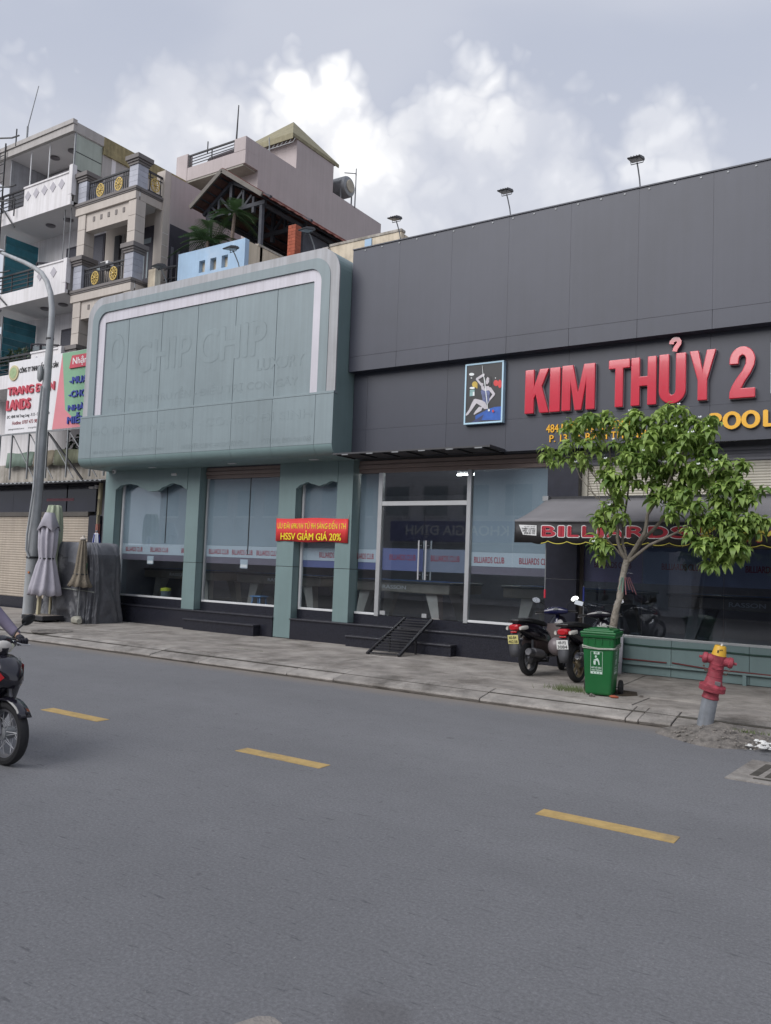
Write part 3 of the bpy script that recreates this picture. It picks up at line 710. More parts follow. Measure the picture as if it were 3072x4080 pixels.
# end and top skins of the box
sk = rr(SX0+.004, SX1-.004, 4.45, 8.446, .558)
v = [(x, y, z) for y in (YS+.028, 14.28) for x, z in sk]; n = len(sk)
MB().add(v, [(k, (k+1) % n, (k+1) % n+n, k+n) for k in range(1, n)]).build('box_skin', 'acp_green_plain', sg)
ebox(sg, 'backing', 'dark_gap', SX0+.03, SX1-.03, YS+.12, 13.9, 5.0, 7.9)
ux = [SX0+.67, -16.80, -15.58, -14.36, -13.14, -11.92, SX1-.68]
for a, b in zip(ux[:-1], ux[1:]): ebox(sg, 'face_panel', 'acp_green', a+.007, b-.007, YS+.06, YS+.1, Z0+.012, 7.775)
ebox(sg, 'trim_strip', 'acp_green', SX0-.03, SX1+.01, YS-.045, YS+.1, 5.325, 5.375, .003)
bx = [SX0-.03, -17.90, -16.66, -15.46, -14.25, -13.04, -11.85, -10.67, SX1+.01]
for a, b in zip(bx[:-1], bx[1:]):
    ebox(sg, 'lower_panel', 'acp_green', a+.005, b-.005, YS-.04, YS+.04, 4.285, 5.32)
    mb = MB(); k = 10; pts = [(YS-.04+.24*(1-math.cos(math.pi/2*i/k)), 4.28-.22*math.sin(math.pi/2*i/k)) for i in range(k+1)]+[(14.29, 4.06), (14.29, 4.10)]
    vs = [(x, p, q) for x in (a+.003, b-.003) for p, q in pts]; q = len(pts); mb.add(vs, [(i, i+1, i+1+q, i+q) for i in range(q-1)], True)
    mb.build('curved_underside', 'acp_green_plain', sg, 0, 50)
for x in (SX0-.026, SX1+.006):
    mb = MB(); pts = [(14.29, 4.06)]+[(YS-.04+.24*(1-math.cos(math.pi/2*i/10)), 4.28-.22*math.sin(math.pi/2*i/10)) for i in range(10, -1, -1)]+[(YS-.04, 5.32), (14.29, 5.32)]
    mb.add([(x, p, q) for p, q in pts], [tuple(range(len(pts)))]).build('end_cheek', 'acp_green_plain', sg)
for a in (-16.3, -13.6, -11.2): MB().box(a, a+.22, 13.85, 13.93, 4.045, 4.058).build('soffit_lamp', 'alu_white', sg)
# ghosts of removed letters: a weathered film of slightly different tone with dirt caught along the old edges
M('ghost', (.220, .275, .298), .45, .09, 1); M('ghost_dirt', (.190, .237, .253), .6, .4, 3)
def ghost(body, x0, x1, z0, z1, y, off=.02):
    for o_ in (lettering(body, x0+.008, x1+.008, z0-.0, z1+.014, y-.0008, 'ghost_dirt', sg, 'ghost_outline', off*.6), lettering(body, x0, x1, z0-.004, z1, y-.0030, 'acp_green', sg, 'ghost_lettering', off*.6)): o_['kind'] = 'stuff'
YF = YS+.06
ghost('O', -17.50, -16.95, 6.55, 7.42, YF); ghost('CHIP', -16.5, -14.55, 6.35, 7.12, YF, .02); ghost('CHIP', -14.30, -12.2, 6.35, 7.15, YF, .045)
ghost('LUXURY', -12.45, -11.1, 6.02, 6.26, YF); ghost('TIỆM BÁNH TRUYỀN - ĐIỀU TRỊ CON GÂY', -17.5, -11.25, 5.56, 5.86, YF, .0)
ghost('ĐỒ DÙNG MẸ & BÉ - COMBO ĐI SINH', -17.85, -10.75, 4.80, 5.13, YS-.04, .0)
ghost('484 NƠ TRANG LONG, P.13, Q.BÌNH THẠNH', -17.8, -15.2, 4.36, 4.46, YS-.04, 0.); ghost('WEBSITE: CHIPCHIPLUXURY.COM', -14.6, -12.5, 4.36, 4.46, YS-.04, 0.); ghost('HOTLINE: 0909 880 068', -12.2, -10.75, 4.36, 4.46, YS-.04, 0.)

# ------------------------------------------------------------------ red channel letters and the lines under them
YL = 14.02
def stroke2(pts, w):
    L_, R_ = [], []
    for i, p in enumerate(pts):
        a_ = Vector(pts[max(i-1, 0)]); b_ = Vector(pts[min(i+1, len(pts)-1)]); d = (b_-a_).normalized(); nn = Vector((-d.y, d.x))*w
        L_.append((p[0]+nn.x, p[1]+nn.y*.5)); R_.append((p[0]-nn.x, p[1]-nn.y*.5))
    return L_, R_
arc = lambda cx_, cz_, rx_, rz_, a0, a1, n=12: [(cx_+rx_*math.cos(R(a0+(a1-a0)*i/n)), cz_+rz_*math.sin(R(a0+(a1-a0)*i/n))) for i in range(n+1)]
BLOCK = {'K': [(0, 0), (.38, 0), (.38, .33), (.45, .42), (.62, 0), (1, 0), (.70, .60), (.98, 1), (.60, 1), (.38, .62), (.38, 1), (0, 1)],
 'I': [(0, 0), (1, 0), (1, 1), (0, 1)], 'M': [(0, 0), (.27, 0), (.27, .58), (.40, 0), (.60, 0), (.73, .58), (.73, 0), (1, 0), (1, 1), (.66, 1), (.5, .40), (.34, 1), (0, 1)],
 'T': [(.31, 0), (.69, 0), (.69, .81), (1, .81), (1, 1), (0, 1), (0, .81), (.31, .81)], 'H': [(0, 0), (.35, 0), (.35, .40), (.65, .40), (.65, 0), (1, 0), (1, 1), (.65, 1), (.65, .60), (.35, .60), (.35, 1), (0, 1)],
 'U': [(0, 1)]+arc(.5, .27, .5, .27, 180, 360)+[(1, 1), (.62, 1)]+arc(.5, .27, .12, .09, 360, 180)+[(.38, 1)],
 'Y': [(.32, 0), (.68, 0), (.68, .40), (1, 1), (.65, 1), (.5, .62), (.35, 1), (0, 1), (.32, .40)],
 '2': [(0, 0), (1, 0), (1, .19), (.47, .19)]+[(.62, .33), (.82, .47), (.96, .62)]+arc(.5, .72, .5, .28, 5, 180, 14)+[(0, .66), (.36, .66), (.36, .70)]+arc(.5, .74, .13, .09, 180, 10, 8)+[(.62, .66), (.50, .53), (.28, .39), (.10, .24), (.01, .12)]}
rl = thing('red_channel_letters', 'big glossy red raised letters across the dark fascia', 'sign', (-4.3, YL, 4.7))
for ch, x0, x1, z0, z1 in (('K', -6.25, -5.78, 4.71, 5.52), ('I', -5.77, -5.57, 4.71, 5.52), ('M', -5.54, -4.93, 4.71, 5.53), ('T', -4.69, -4.32, 4.71, 5.54), ('H', -4.30, -3.87, 4.71, 5.54), ('U', -3.83, -3.39, 4.70, 5.545), ('?', -3.66, -3.46, 5.555, 5.81), ('Y', -3.34, -2.92, 4.72, 5.55), ('2', -2.72, -2.33, 4.71, 5.545)):
    if ch == '?':       # hook accent over the U
        pts = [(-3.63+.0, 5.705), (-3.625, 5.745), (-3.60, 5.772), (-3.56, 5.782), (-3.525, 5.772), (-3.505, 5.742), (-3.51, 5.705), (-3.54, 5.66), (-3.565, 5.625), (-3.578, 5.575)]
        mb = MB(); w_ = .038; L_, R_ = [], []
        for i, (px_, pz_) in enumerate(pts):
            a = Vector(pts[max(i-1, 0)]); b = Vector(pts[min(i+1, len(pts)-1)]); d = (b-a).normalized(); nn = Vector((-d.y, d.x))*w_
            L_.append((px_+nn.x, pz_+nn.y)); R_.append((px_-nn.x, pz_-nn.y))
        for yy0, yy1, mt, nm in ((YL-.10, YL-.06, 'red_acrylic', 'letter_hook'),):
            k = len(pts); v = [(x, yy0, z) for x, z in L_]+[(x, yy0, z) for x, z in R_]+[(x, yy1, z) for x, z in L_]+[(x, yy1, z) for x, z in R_]
            f = []
            for i in range(k-1): f += [(i, i+1, k+i+1, k+i), (2*k+i, 3*k+i, 3*k+i+1, 2*k+i+1), (i, 2*k+i, 2*k+i+1, i+1), (k+i, k+i+1, 3*k+i+1, 3*k+i)]
            f += [(0, k, 3*k, 2*k), (k-1, 3*k-1, 4*k-1, 2*k-1)]
            mb.add(v, f).build(nm, mt, rl)
        continue
    mb = MB(); P = [(x0+u*(x1-x0), z0+w*(z1-z0)) for u, w in BLOCK[ch]]
    o = mb.prism_xz(P, YL-.10, YL-.045).build('letter', 'red_acrylic', rl, .012); MB().prism_xz(P, YL-.044, YL-.001).build('letter_return', 'letter_side', o)
al = thing('gold_address_lines', 'two small gold lines of raised address text under the red letters', 'sign', (-5.0, YL, 4.2))
lettering('484 NƠ TRANG LONG', -5.85, -4.25, 4.35, 4.53, YL-.002, 'gold_acrylic', al, 'text_line', .012, .02)
lettering('P. 13, Q. BÌNH THẠNH', -5.78, -4.05, 4.14, 4.34, YL-.002, 'gold_acrylic', al, 'text_line', .012, .02)
gp = thing('gold_channel_letters', 'thick gold raised word at the right end of the fascia behind the tree', 'sign', (-2.4, YL, 4.2))
for ch, x0, x1 in (('C', -4.05, -3.85), ('A', -3.83, -3.6), ('R', -3.58, -3.4), ('O', -3.38, -3.14), ('M', -3.12, -3.05), ('P', -3.02, -2.83), ('O', -2.82, -2.54), ('O', -2.54, -2.26), ('L', -2.22, -2.03)):
    if x0 < -3.04: continue
    o = lettering(ch, x0, x1, 4.235 if ch != 'O' else 4.225, 4.505 if ch != 'O' else 4.515, YL-.03, 'gold_acrylic', gp, 'letter', .045, .03)
    lettering(ch, x0, x1, 4.235 if ch != 'O' else 4.225, 4.505 if ch != 'O' else 4.515, YL-.001, 'letter_side', o, 'letter_return', .045, .027)
# ------------------------------------------------------------------ framed picture on the fascia
pc = thing('framed_picture', 'pale blue framed picture of a cue player sitting by a blue table', 'picture', (-7.1, YL, 4.6))
PX0, PX1, PZ0, PZ1 = -7.50, -6.69, 4.59, 5.76; YPc = YL-.09
MB().box(PX0+.03, PX1-.03, YPc+.006, YL-.001, PZ0+.03, PZ1-.03).build('picture_box', 'alu_white', pc)
for nm, b in (('frame', (PX0, PX0+.03, PZ0, PZ1)), ('frame', (PX1-.03, PX1, PZ0, PZ1)), ('frame', (PX0+.03, PX1-.03, PZ0, PZ0+.03)), ('frame', (PX0+.03, PX1-.03, PZ1-.03, PZ1))):
    MB().box(b[0], b[1], YPc-.012, YL-.001, b[2], b[3]).build(nm, 'pic_frame', pc)
MB().box(PX0+.03, PX1-.03, YPc, YPc+.005, PZ0+.03, PZ1-.03).build('print', 'pic_black', pc)
def pp(u, v): # picture pixel of a close view -> position on the print
    # u 320..1185 , v 290..1610 (foreshortened close-up, straightened)
    a = (u-(372-(v-300)*.035))/(1185-(372)); return (PX0+.035+min(max(a, 0), 1)*(PX1-PX0-.07), PZ1-.035-(v-(300-a*75))/(1280+a*20)*(PZ1-PZ0-.07))
LAY = [0]
def patch(pts, mat, nm='print_patch'):
    LAY[0] += 1; P = [pp(*q) for q in pts]; yy = YPc-.0006*LAY[0]
    MB().add([(x, yy, z) for x, z in P], [tuple(range(len(P)))]).build(nm, mat, pc)
def ell(u, v, a, b, mat, n=14): patch([(u+a*math.cos(2*math.pi*i/n), v+b*math.sin(2*math.pi*i/n)) for i in range(n)], mat)
patch([(560, 1420), (860, 1270), (1000, 1225), (1150, 1215), (1140, 1515), (700, 1520), (560, 1500)], 'pic_blue'); patch([(430, 1590), (620, 1470), (760, 1390), (700, 1520), (560, 1590)], M('pic_navy', (.03, .04, .12), .5, .2))
ell(475, 485, 62, 32, 'pic_white'); ell(470, 568, 16, 12, 'pic_white'); ell(1030, 575, 10, 12, 'pic_white'); ell(550, 715, 66, 70, 'pic_gold'); patch([(570, 740), (615, 740), (612, 805), (585, 805)], 'pic_gold')
ell(1040, 690, 55, 70, 'pic_red'); ell(1130, 710, 45, 95, 'pic_red'); ell(490, 795, 62, 25, 'pic_white'); patch([(435, 840), (545, 830), (545, 970), (430, 985)], 'pic_teal'); patch([(505, 880), (545, 880), (545, 970), (505, 975)], 'pic_white')
patch([(520, 1390), (560, 1320), (650, 1220), (740, 1225), (700, 1310), (600, 1360), (545, 1395)], 'pic_skin')                 # far leg
patch([(735, 1080), (790, 1110), (830, 1190), (840, 1270), (780, 1275), (690, 1200), (590, 1140), (480, 1290), (400, 1390), (340, 1430), (325, 1390), (410, 1290), (490, 1120), (530, 1050), (570, 1040)], 'pic_skin')    # thigh and shin
patch([(885, 780), (930, 790), (1025, 930), (1010, 965), (900, 1085), (850, 1170), (830, 1150), (860, 1085), (960, 945), (880, 850)], 'pic_skin')   # right arm
patch([(700, 760), (880, 755), (900, 840), (840, 870), (720, 860)], 'pic_skin')                                                # shoulders
patch([(690, 870), (730, 830), (780, 870), (880, 850), (905, 900), (890, 1080), (835, 1180), (790, 1115), (735, 1085), (720, 980)], 'pic_dress')
patch([(830, 560), (880, 520), (925, 540), (950, 640), (930, 760), (880, 700), (800, 760), (770, 820), (775, 700), (820, 640)], 'pic_hair')
patch([(820, 600), (850, 550), (890, 580), (885, 660), (850, 720), (815, 705), (805, 650)], 'pic_skin')                        # face
ell(833, 622, 10, 4, 'pic_hair', 8); ell(872, 622, 10, 4, 'pic_hair', 8); ell(842, 690, 12, 5, M('pic_lip', (.3, .12, .14), .5, .1), 8); patch([(848, 630), (856, 662), (842, 662)], M('pic_shade', (.38, .35, .37), .5, .1))
patch([(705, 760), (640, 680), (580, 605), (590, 575), (720, 495), (760, 475), (785, 480), (785, 520), (745, 545), (640, 610), (700, 680), (760, 700), (750, 760)], 'pic_skin')   # raised arm
patch([(727, 290), (733, 290), (752, 470), (790, 600), (862, 1265), (848, 1268), (770, 600), (742, 470)], 'pic_white')           # cue
ell(882, 1298, 24, 28, 'pic_white'); ell(978, 1318, 24, 30, 'pic_red')
# second framed panel, only its left edge in the photograph
fp = thing('wall_picture', 'dark framed picture at the right edge of the fascia beside the digit', 'picture', (-1.7, YL, 4.75))
MB().box(-2.085, -1.30, YPc, YL-.001, 4.77, 5.53).build('print', 'pic_black', fp)
for b in ((-2.11, -2.085, 4.75, 5.55), (-1.30, -1.275, 4.75, 5.55), (-2.085, -1.30, 4.745, 4.77), (-2.085, -1.30, 5.53, 5.555)): MB().box(b[0], b[1], YPc-.012, YL-.001, b[2], b[3]).build('frame', 'film', fp)
# ------------------------------------------------------------------ awning of the right bay
AX0, AX1 = -5.90, 4.5; AY0, AY1, AZ0, AZ1 = 14.27, 12.89, 3.17, 2.68
aw = thing('shop_awning', 'grey cloth awning with black printed valance over the right window', 'awning', (-1, 13.6, 2.6))
mb = MB(); nx = 30; ny = 6; vs = []
for j in range(ny+1):
    for i in range(nx+1):
        t = j/ny; x = AX0+(AX1-AX0)*i/nx
        vs.append((x, AY0+(AY1-AY0)*t, AZ0+(AZ1-AZ0)*t-.03*math.sin(math.pi*t)+.004*math.sin(i*1.3)*math.sin(math.pi*t)))
mb.add(vs, [(j*(nx+1)+i, j*(nx+1)+i+1, (j+1)*(nx+1)+i+1, (j+1)*(nx+1)+i) for j in range(ny) for i in range(nx)], True)
o = mb.build('awning_cloth', 'awning_cloth', aw); s_ = o.modifiers.new('thick', 'SOLIDIFY'); s_.thickness = .006
MB().tube([(AX0, AY1, AZ1), (AX1, AY1, AZ1)], .022, 8).build('front_bar', 'awning_cloth', aw)
MB().bar((AX0, AY0+.01, AZ0+.02), (AX1, AY0+.01, AZ0+.02), .05, .05).build('rear_bar', 'iron', aw)
ebox(aw, 'bracket', 'galv', AX0-.06, AX0+.05, 14.18, 14.28, 3.13, 3.22)
for x in (-5.3, -2.6, 0.2): MB().bar((x, AY0-.1, 2.62), (x, AY1+.05, AZ1-.03), .035).build('folding_arm', 'galv', aw)
# valance with scalloped hem
mb = MB(); n = 260; top = []; bot = []; ed = []
for i in range(n+1):
    x = AX0+(AX1-AX0)*i/n; yy = AY1-.012+.012*math.sin(x*2.3)+.006*math.sin(x*7.1); sc = abs(math.sin((x+5.62)*math.pi/.325)) if x > -5.62 else .4
    zb = 2.345-.05*sc**.6-.02*(1-min(1, max(0, (x+5.9)/.5)))*0
    top.append((x, yy+.008, AZ1-.012)); bot.append((x, yy, zb)); ed.append((x, yy-.003, zb))
k = n+1; mb.add(top+bot, [(i, i+1, k+i+1, k+i) for i in range(n)], True); val = mb.build('valance', 'valance', aw); s_ = val.modifiers.new('thick', 'SOLIDIFY'); s_.thickness = .003
mb = MB(); up = [(x, y-.003, z+.018) for x, y, z in ed]; lo = [(x, y-.003, z+.006) for x, y, z in ed]; mb.add(up+lo, [(i, i+1, k+i+1, k+i) for i in range(12, n)], True).build('hem_stripe', 'yellow_print', val)
def bulge(o, dy=.004):
    for v in o.data.vertices:
        x = v.co.x; v.co.y = AY1-.012+.012*math.sin(x*2.3)+.006*math.sin(x*7.1)-dy
def word(body, xs, z0, z1, m1, m2):
    for ch, x0, x1 in xs:
        a = lettering(ch, x0-.012, x1+.012, z0-.012, z1+.012, 0, m2, val, 'letter_outline', .06); bulge(a, .006); b = lettering(ch, x0, x1, z0, z1, 0, m1, val, 'letter', .05); bulge(b, .009)
bxs = [('B', -5.41, -5.17), ('I', -5.13, -5.02), ('L', -4.97, -4.77), ('L', -4.72, -4.52), ('I', -4.47, -4.36), ('A', -4.33, -4.02), ('R', -4.0, -3.70), ('D', -3.66, -3.36), ('S', -3.32, -3.05)]
word('', bxs, 2.42, 2.60, 'red_print', 'white_print')
word('', [('K', -2.88, -2.62), ('I', -2.38, -2.24), ('M', -2.12, -1.80)], 2.39, 2.60, 'yellow_print', 'red_print')
pass
a = lettering('T', -5.80, -5.50, 2.44, 2.615, 0, 'white_print', val, 'maker_card'); 
mb = MB(); mb.add([(-5.82, 0, 2.615), (-5.50, 0, 2.605), (-5.50, 0, 2.435), (-5.74, 0, 2.45)], [(0, 1, 2, 3)]); 
bpy.data.objects.remove(a); a = mb.build('maker_card', 'white_print', val); bulge(a, .005)
for body, z0, z1, x0, x1 in (('MÁI HIÊN - MÁI XẾP', 2.578, 2.598, -5.72, -5.52), ('THIÊN LONG', 2.535, 2.572, -5.77, -5.52), ('0903 113 420', 2.498, 2.528, -5.75, -5.52), ('0938 821 922', 2.460, 2.490, -5.72, -5.52)):
    a = lettering(body, x0, x1, z0, z1, 0, 'black_print', val, 'card_print', .02); bulge(a, .008)
# ------------------------------------------------------------------ floodlights on arms
def floodlight():
    root = thing('floodlight', '', 'floodlight')
    MB().box(-.05, .05, -.03, .03, 0, .03).build('foot', 'galv', root)
    MB().tube([(0, 0, .02), (.0, -.07, .22), (0, -.2, .42), (0, -.27, .50)], .016, 8).build('arm', 'galv', root)
    h = MB().prism_yz([(-.52, .50), (-.18, .555), (-.16, .60), (-.22, .63), (-.47, .56), (-.54, .525)], -.14, .14).build('lamp_head', 'lamp_housing', root, .008)
    MB().add([(-.12, -.49, .5015), (.12, -.49, .5015), (.12, -.22, .5465), (-.12, -.22, .5465)], [(0, 1, 2, 3)]).build('lens', 'lamp_lens', h)
    for x in (-.09, -.03, .03, .09): MB().bar((x, -.44, .58), (x, -.24, .635), .01, .025).build('cooling_fin', 'lamp_housing', h)
    MB().tube([(-.15, -.25, .57), (-.13, -.27, .48), (.13, -.27, .48), (.15, -.25, .57)], .01, 6).build('bracket', 'lamp_housing', root)
    return root
fl0 = floodlight(); used = [0]
def flood(loc, rz, label, tilt=0., s=1.):
    o = fl0 if not used[0] else dup(fl0); used[0] = 1
    o.location = loc; o.rotation_euler = (R(tilt), 0, R(rz)); o.scale = (s, s, s); tag(o, label, 'floodlight', 'floodlights along the sign tops')
def at_foot(x, y, Y): return onY(x, y, Y)
for (fx, fy), Yp, rz, s, lab in (((1598, 925), 13.9, 0, .72, 'leftmost of three floodlights on the dark cladding, beside the cream parapet'), ((2036, 825), 13.9, 0, .75, 'middle one of three floodlights standing on the dark cladding top'), ((2552, 712), 13.9, 0, .78, 'rightmost and highest floodlight standing on the dark cladding top')):
    p = at_foot(fx, fy, Yp); p.z = 8.47; flood(p, rz, lab, 0, s)
for (fx, fy), lab in (((1258, 995), 'floodlight on the green sign top in front of the red brick post'), ((957, 1060), 'floodlight on the green sign top in front of the pale blue wall'), ((668, 1127), 'floodlight on the green sign top in front of the yellow post and railing')):
    p = at_foot(fx, fy, 13.6); p.z = 8.45; flood(p, -8, lab, 0, .82)
# ------------------------------------------------------------------ low shop on the left with roller shutter, tin canopy and billboard frame
sh = thing('corner_shop', 'closed low shop with beige roller shutter and black glass fascia', 'shop', (-22, 15.2, .15))
YSH = 15.15
ebox(sh, 'wall', 'room_wall', -30, -18.5, 15.3, 24, .0, 3.95)
ebox(sh, 'base', 'granite', -30, -20.2, YSH-.03, 15.3, .0, .47)
slats(-30, -20.22, .47, 2.93, YSH, .075, 'shutter_beige', 'roller_shutter', sh, .012)
ebox(sh, 'jamb', 'shop_panel', -20.2, -19.82, YSH-.03, 15.3, .0, 2.95); ebox(sh, 'jamb_tile', M('mosaic', (.05, .045, .04), .5, .6, 30), -20.2, -19.83, YSH-.036, YSH-.031, 1.9, 2.1)
ebox(sh, 'shutter_box', M('hood', (.10, .09, .08), .6, .1), -30, -20.2, YSH-.06, 15.3, 2.93, 3.06)
for a in (-30, -27.6, -25.2, -23.9, -22.55, -21.2): ebox(sh, 'fascia_panel', 'shop_panel', a+.004, (a+2.4 if a < -26 else a+1.3)-.004, YSH-.05, 15.3, 3.06, 3.86)
ebox(sh, 'fascia_strip', M('fasc_red', (.12, .02, .035), .4, .3), -22.2, -20.9, YSH-.056, YSH-.051, 3.38, 3.46)
ebox(sh, 'parapet', 'stain_wall', -30, -18.5, 15.0, 15.15, 3.97, 4.52)
ebox(sh, 'roof_slab', 'concrete', -30, -18.5, 15.15, 24, 3.95, 4.05)
# tin canopy
tc_ = thing('tin_canopy', 'narrow corrugated tin canopy over the closed shop', 'canopy', (-21.5, 14.6, 3.85))
mb = MB(); n = 300; vs = []
for i in range(n+1):
    x = -29+10.25*i/n; z = .018*math.sin(i*2*math.pi/6)
    vs += [(x, 14.35, 3.86+z), (x, 15.14, 3.98+z)]
mb.add(vs, [(2*i, 2*i+2, 2*i+3, 2*i+1) for i in range(n)], True); o = mb.build('corrugated_sheet', 'galv', tc_); s_ = o.modifiers.new('t', 'SOLIDIFY'); s_.thickness = .004
MB().bar((-29, 14.37, 3.83), (-18.75, 14.37, 3.83), .03).build('edge_angle', 'iron', tc_)
# billboard and its frame
bb = thing('billboard', 'white, pink and green property billboard on a thin steel frame', 'billboard', (-21.5, 14.4, 5.4))
YBB = 14.40
ebox(bb, 'board', 'sign_white', -23.48, -18.6, YBB, YBB+.05, 5.37, 7.58, .004)
MB().add([(-20.86, YBB-.004, 7.57), (-18.61, YBB-.004, 7.57), (-18.61, YBB-.004, 5.38), (-21.13, YBB-.004, 5.38)], [(0, 1, 2, 3)]).build('pink_field', 'sign_pink', bb)
MB().add([(-20.86, YBB-.008, 7.57), (-18.61, YBB-.008, 7.57), (-18.61, YBB-.008, 4.99+.39), (-19.8, YBB-.008, 5.385), (-20.58, YBB-.008, 5.92)], [(0, 1, 2, 3, 4)]).build('green_field', 'sign_green', bb)
MB().prism_xz([(-20.45, 7.08), (-18.7, 7.08), (-18.62, 7.44), (-20.35, 7.44)], YBB-.05, YBB-.012).build('title_plate', 'sign_red', bb)
lettering('Nhận Ký Gửi', -20.30, -18.72, 7.12, 7.39, YBB-.052, 'white_print', bb, off=.02)
for body, z0, z1, x1 in (('-MUA BÁN', 6.63, 6.88, -18.9), ('-CHO THUÊ', 6.24, 6.48, -18.75), ('NHÀ ĐẤT', 5.86, 6.12, -18.9), ('MIỄN PHÍ', 5.49, 5.80, -18.95)):
    lettering(body, -20.42, x1, z0, z1, YBB-.009, 'sign_blue', bb, off=.05, depth=.03)
lettering('CÔNG TY TNHH BẤT ĐỘNG SẢN', -22.92, -21.03, 7.15, 7.42, YBB-.001, 'black_print', bb, off=.03, depth=.01)
lettering('TRANG ĐIỀN', -23.42, -21.10, 6.53, 6.93, YBB-.001, 'sign_red', bb, off=.05, depth=.04)
lettering('LANDS', -23.44, -22.22, 6.07, 6.40, YBB-.001, 'sign_red', bb, off=.05, depth=.04)
lettering('ĐC: 484R Nơ Trang Long - P.13 - Q.Bình Thạnh', -23.40, -21.3, 5.81, 5.93, YBB-.001, 'black_print', bb, off=.01, depth=.004)
lettering('Hotline: 0707 473 980', -23.12, -21.8, 5.63, 5.74, YBB-.001, M('maroon', (.22, .02, .03), .6), bb, off=.015, depth=.004)
lettering('batdongsanbinhthanh.com.vn', -23.3, -22.5, 5.46, 5.53, YBB-.001, 'black_print', bb, off=.01); lettering('trangdienlands.com', -22.3, -21.4, 5.46, 5.53, YBB-.001, 'black_print', bb, off=.01)
MB().lathe([(.235, 0), (.235, .03), (.20, .035), (.0, .035)], (-23.18, YBB-.002, 7.22), 'y', 24).xf(Matrix.Identity(4)).build('logo_disc', 'gold_disc', bb)
MB().lathe([(.235, 0), (.235, -.03), (.20, -.035), (.0, -.035)], (-23.18, YBB-.002, 7.22), 'y', 24).build('logo_disc', 'gold_disc', bb)
MB().lathe([(.17, 0), (.17, -.002), (0, -.002)], (-23.18, YBB-.039, 7.22), 'y', 20).build('logo_face', M('logo_green', (.32, .42, .22), .5, .2, 9), bb)
for a in (-23.72, -23.1, -22.25, -21.35, -20.4, -19.35, -18.75): MB().bar((a, YBB+.02, 3.98), (a, YBB+.02, 5.37), .04).build('frame_post', 'galv', bb)
for a, b in ((-23.1, -22.3), (-22.25, -21.4), (-21.35, -20.45), (-20.4, -19.4), (-19.35, -18.8)): MB().bar((a, YBB+.06, 5.3), (b, YBB+.3, 4.0), .025).build('frame_brace', 'galv', bb)
for z in (5.345,): MB().bar((-23.75, YBB+.02, z), (-18.6, YBB+.02, z), .035).build('frame_rail', 'galv', bb)
MB().bar((-21.3, YBB+.05, 5.25), (-20.1, YBB+.35, 3.95), .05).build('frame_brace', 'iron', bb)
# sagging shade net and sheets behind the frame
sn = thing('shade_sheet', 'faded green and brown plastic sheet hung behind the billboard frame', 'sheet', (-21, 14.9, 4.2))
for a, b, m in ((-24, -22.6, 'mesh_green'), (-22.6, -21.6, 'mesh_brown'), (-21.6, -18.6, M('mesh_olive', (.15, .16, .11), .9, .2, 3, streak=.4))):
    mb = MB(); n = 12; vs = []
    for i in range(n+1): x = a+(b-a)*i/n; vs += [(x, 14.82+.02*math.sin(i), 4.42-.03*math.sin(i*.9)), (x, 14.86, 4.86+.02*math.sin(i*.7+1))]
    mb.add(vs, [(2*i, 2*i+2, 2*i+3, 2*i+1) for i in range(n)], True); o = mb.build('sheet_strip', m, sn); s_ = o.modifiers.new('t', 'SOLIDIFY'); s_.thickness = .003
# leafy plants on the first floor behind the frame
def leaf_blob(mb, c, r, n, size, rng, droop=.3, flat=.75):
    for _ in range(n):
        d = Vector((rng.gauss(0, 1), rng.gauss(0, 1), rng.gauss(0, .8))); d.normalize(); p = Vector(c)+Vector((d.x*r[0], d.y*r[1], d.z*r[2]))*rng.random()**.4
        a = Vector((rng.uniform(-1, 1), rng.uniform(-1, 1), rng.uniform(-.8, .4)-droop)).normalized(); b = a.cross(Vector((rng.uniform(-1, 1), rng.uniform(-1, 1), rng.uniform(-1, 1)))).normalized()
        s = size*rng.uniform(.6, 1.3); mb.add([p, p+a*s*.5+b*s*.28, p+a*s, p+a*s*.5-b*s*.28], [(0, 1, 2, 3)])
rng = random.Random(3)
for (cx, cy, cz), rr_, nn, lab in (((-21.3, 15.6, 4.95), (.75, .35, .55), 420, 'dark leafy shrub behind the billboard frame beside the lamp post'), ((-19.6, 15.5, 5.0), (.8, .35, .55), 480, 'dark leafy shrub behind the billboard frame by the green sign'), ((-24.0, 15.0, 7.9), (.9, .35, .42), 420, 'trailing green shrub on the balcony above the billboard corner')):
    t = thing('leafy_shrub', lab, 'shrub', (cx, cy, cz-.6)); mb = MB(); leaf_blob(mb, (cx, cy, cz), rr_, nn, .13, rng); mb.build('crown', M('shrub', (.035, .065, .03), .6, .5, 8), t)
    mb = MB()
    for k in range(6): mb.tube([(cx+rng.uniform(-.2, .2), cy, cz-.6), (cx+rng.uniform(-.6, .6), cy+rng.uniform(-.1, .1), cz+rng.uniform(-.1, .4))], [.014, .006], 5)
    mb.build('stem', 'bark', t)
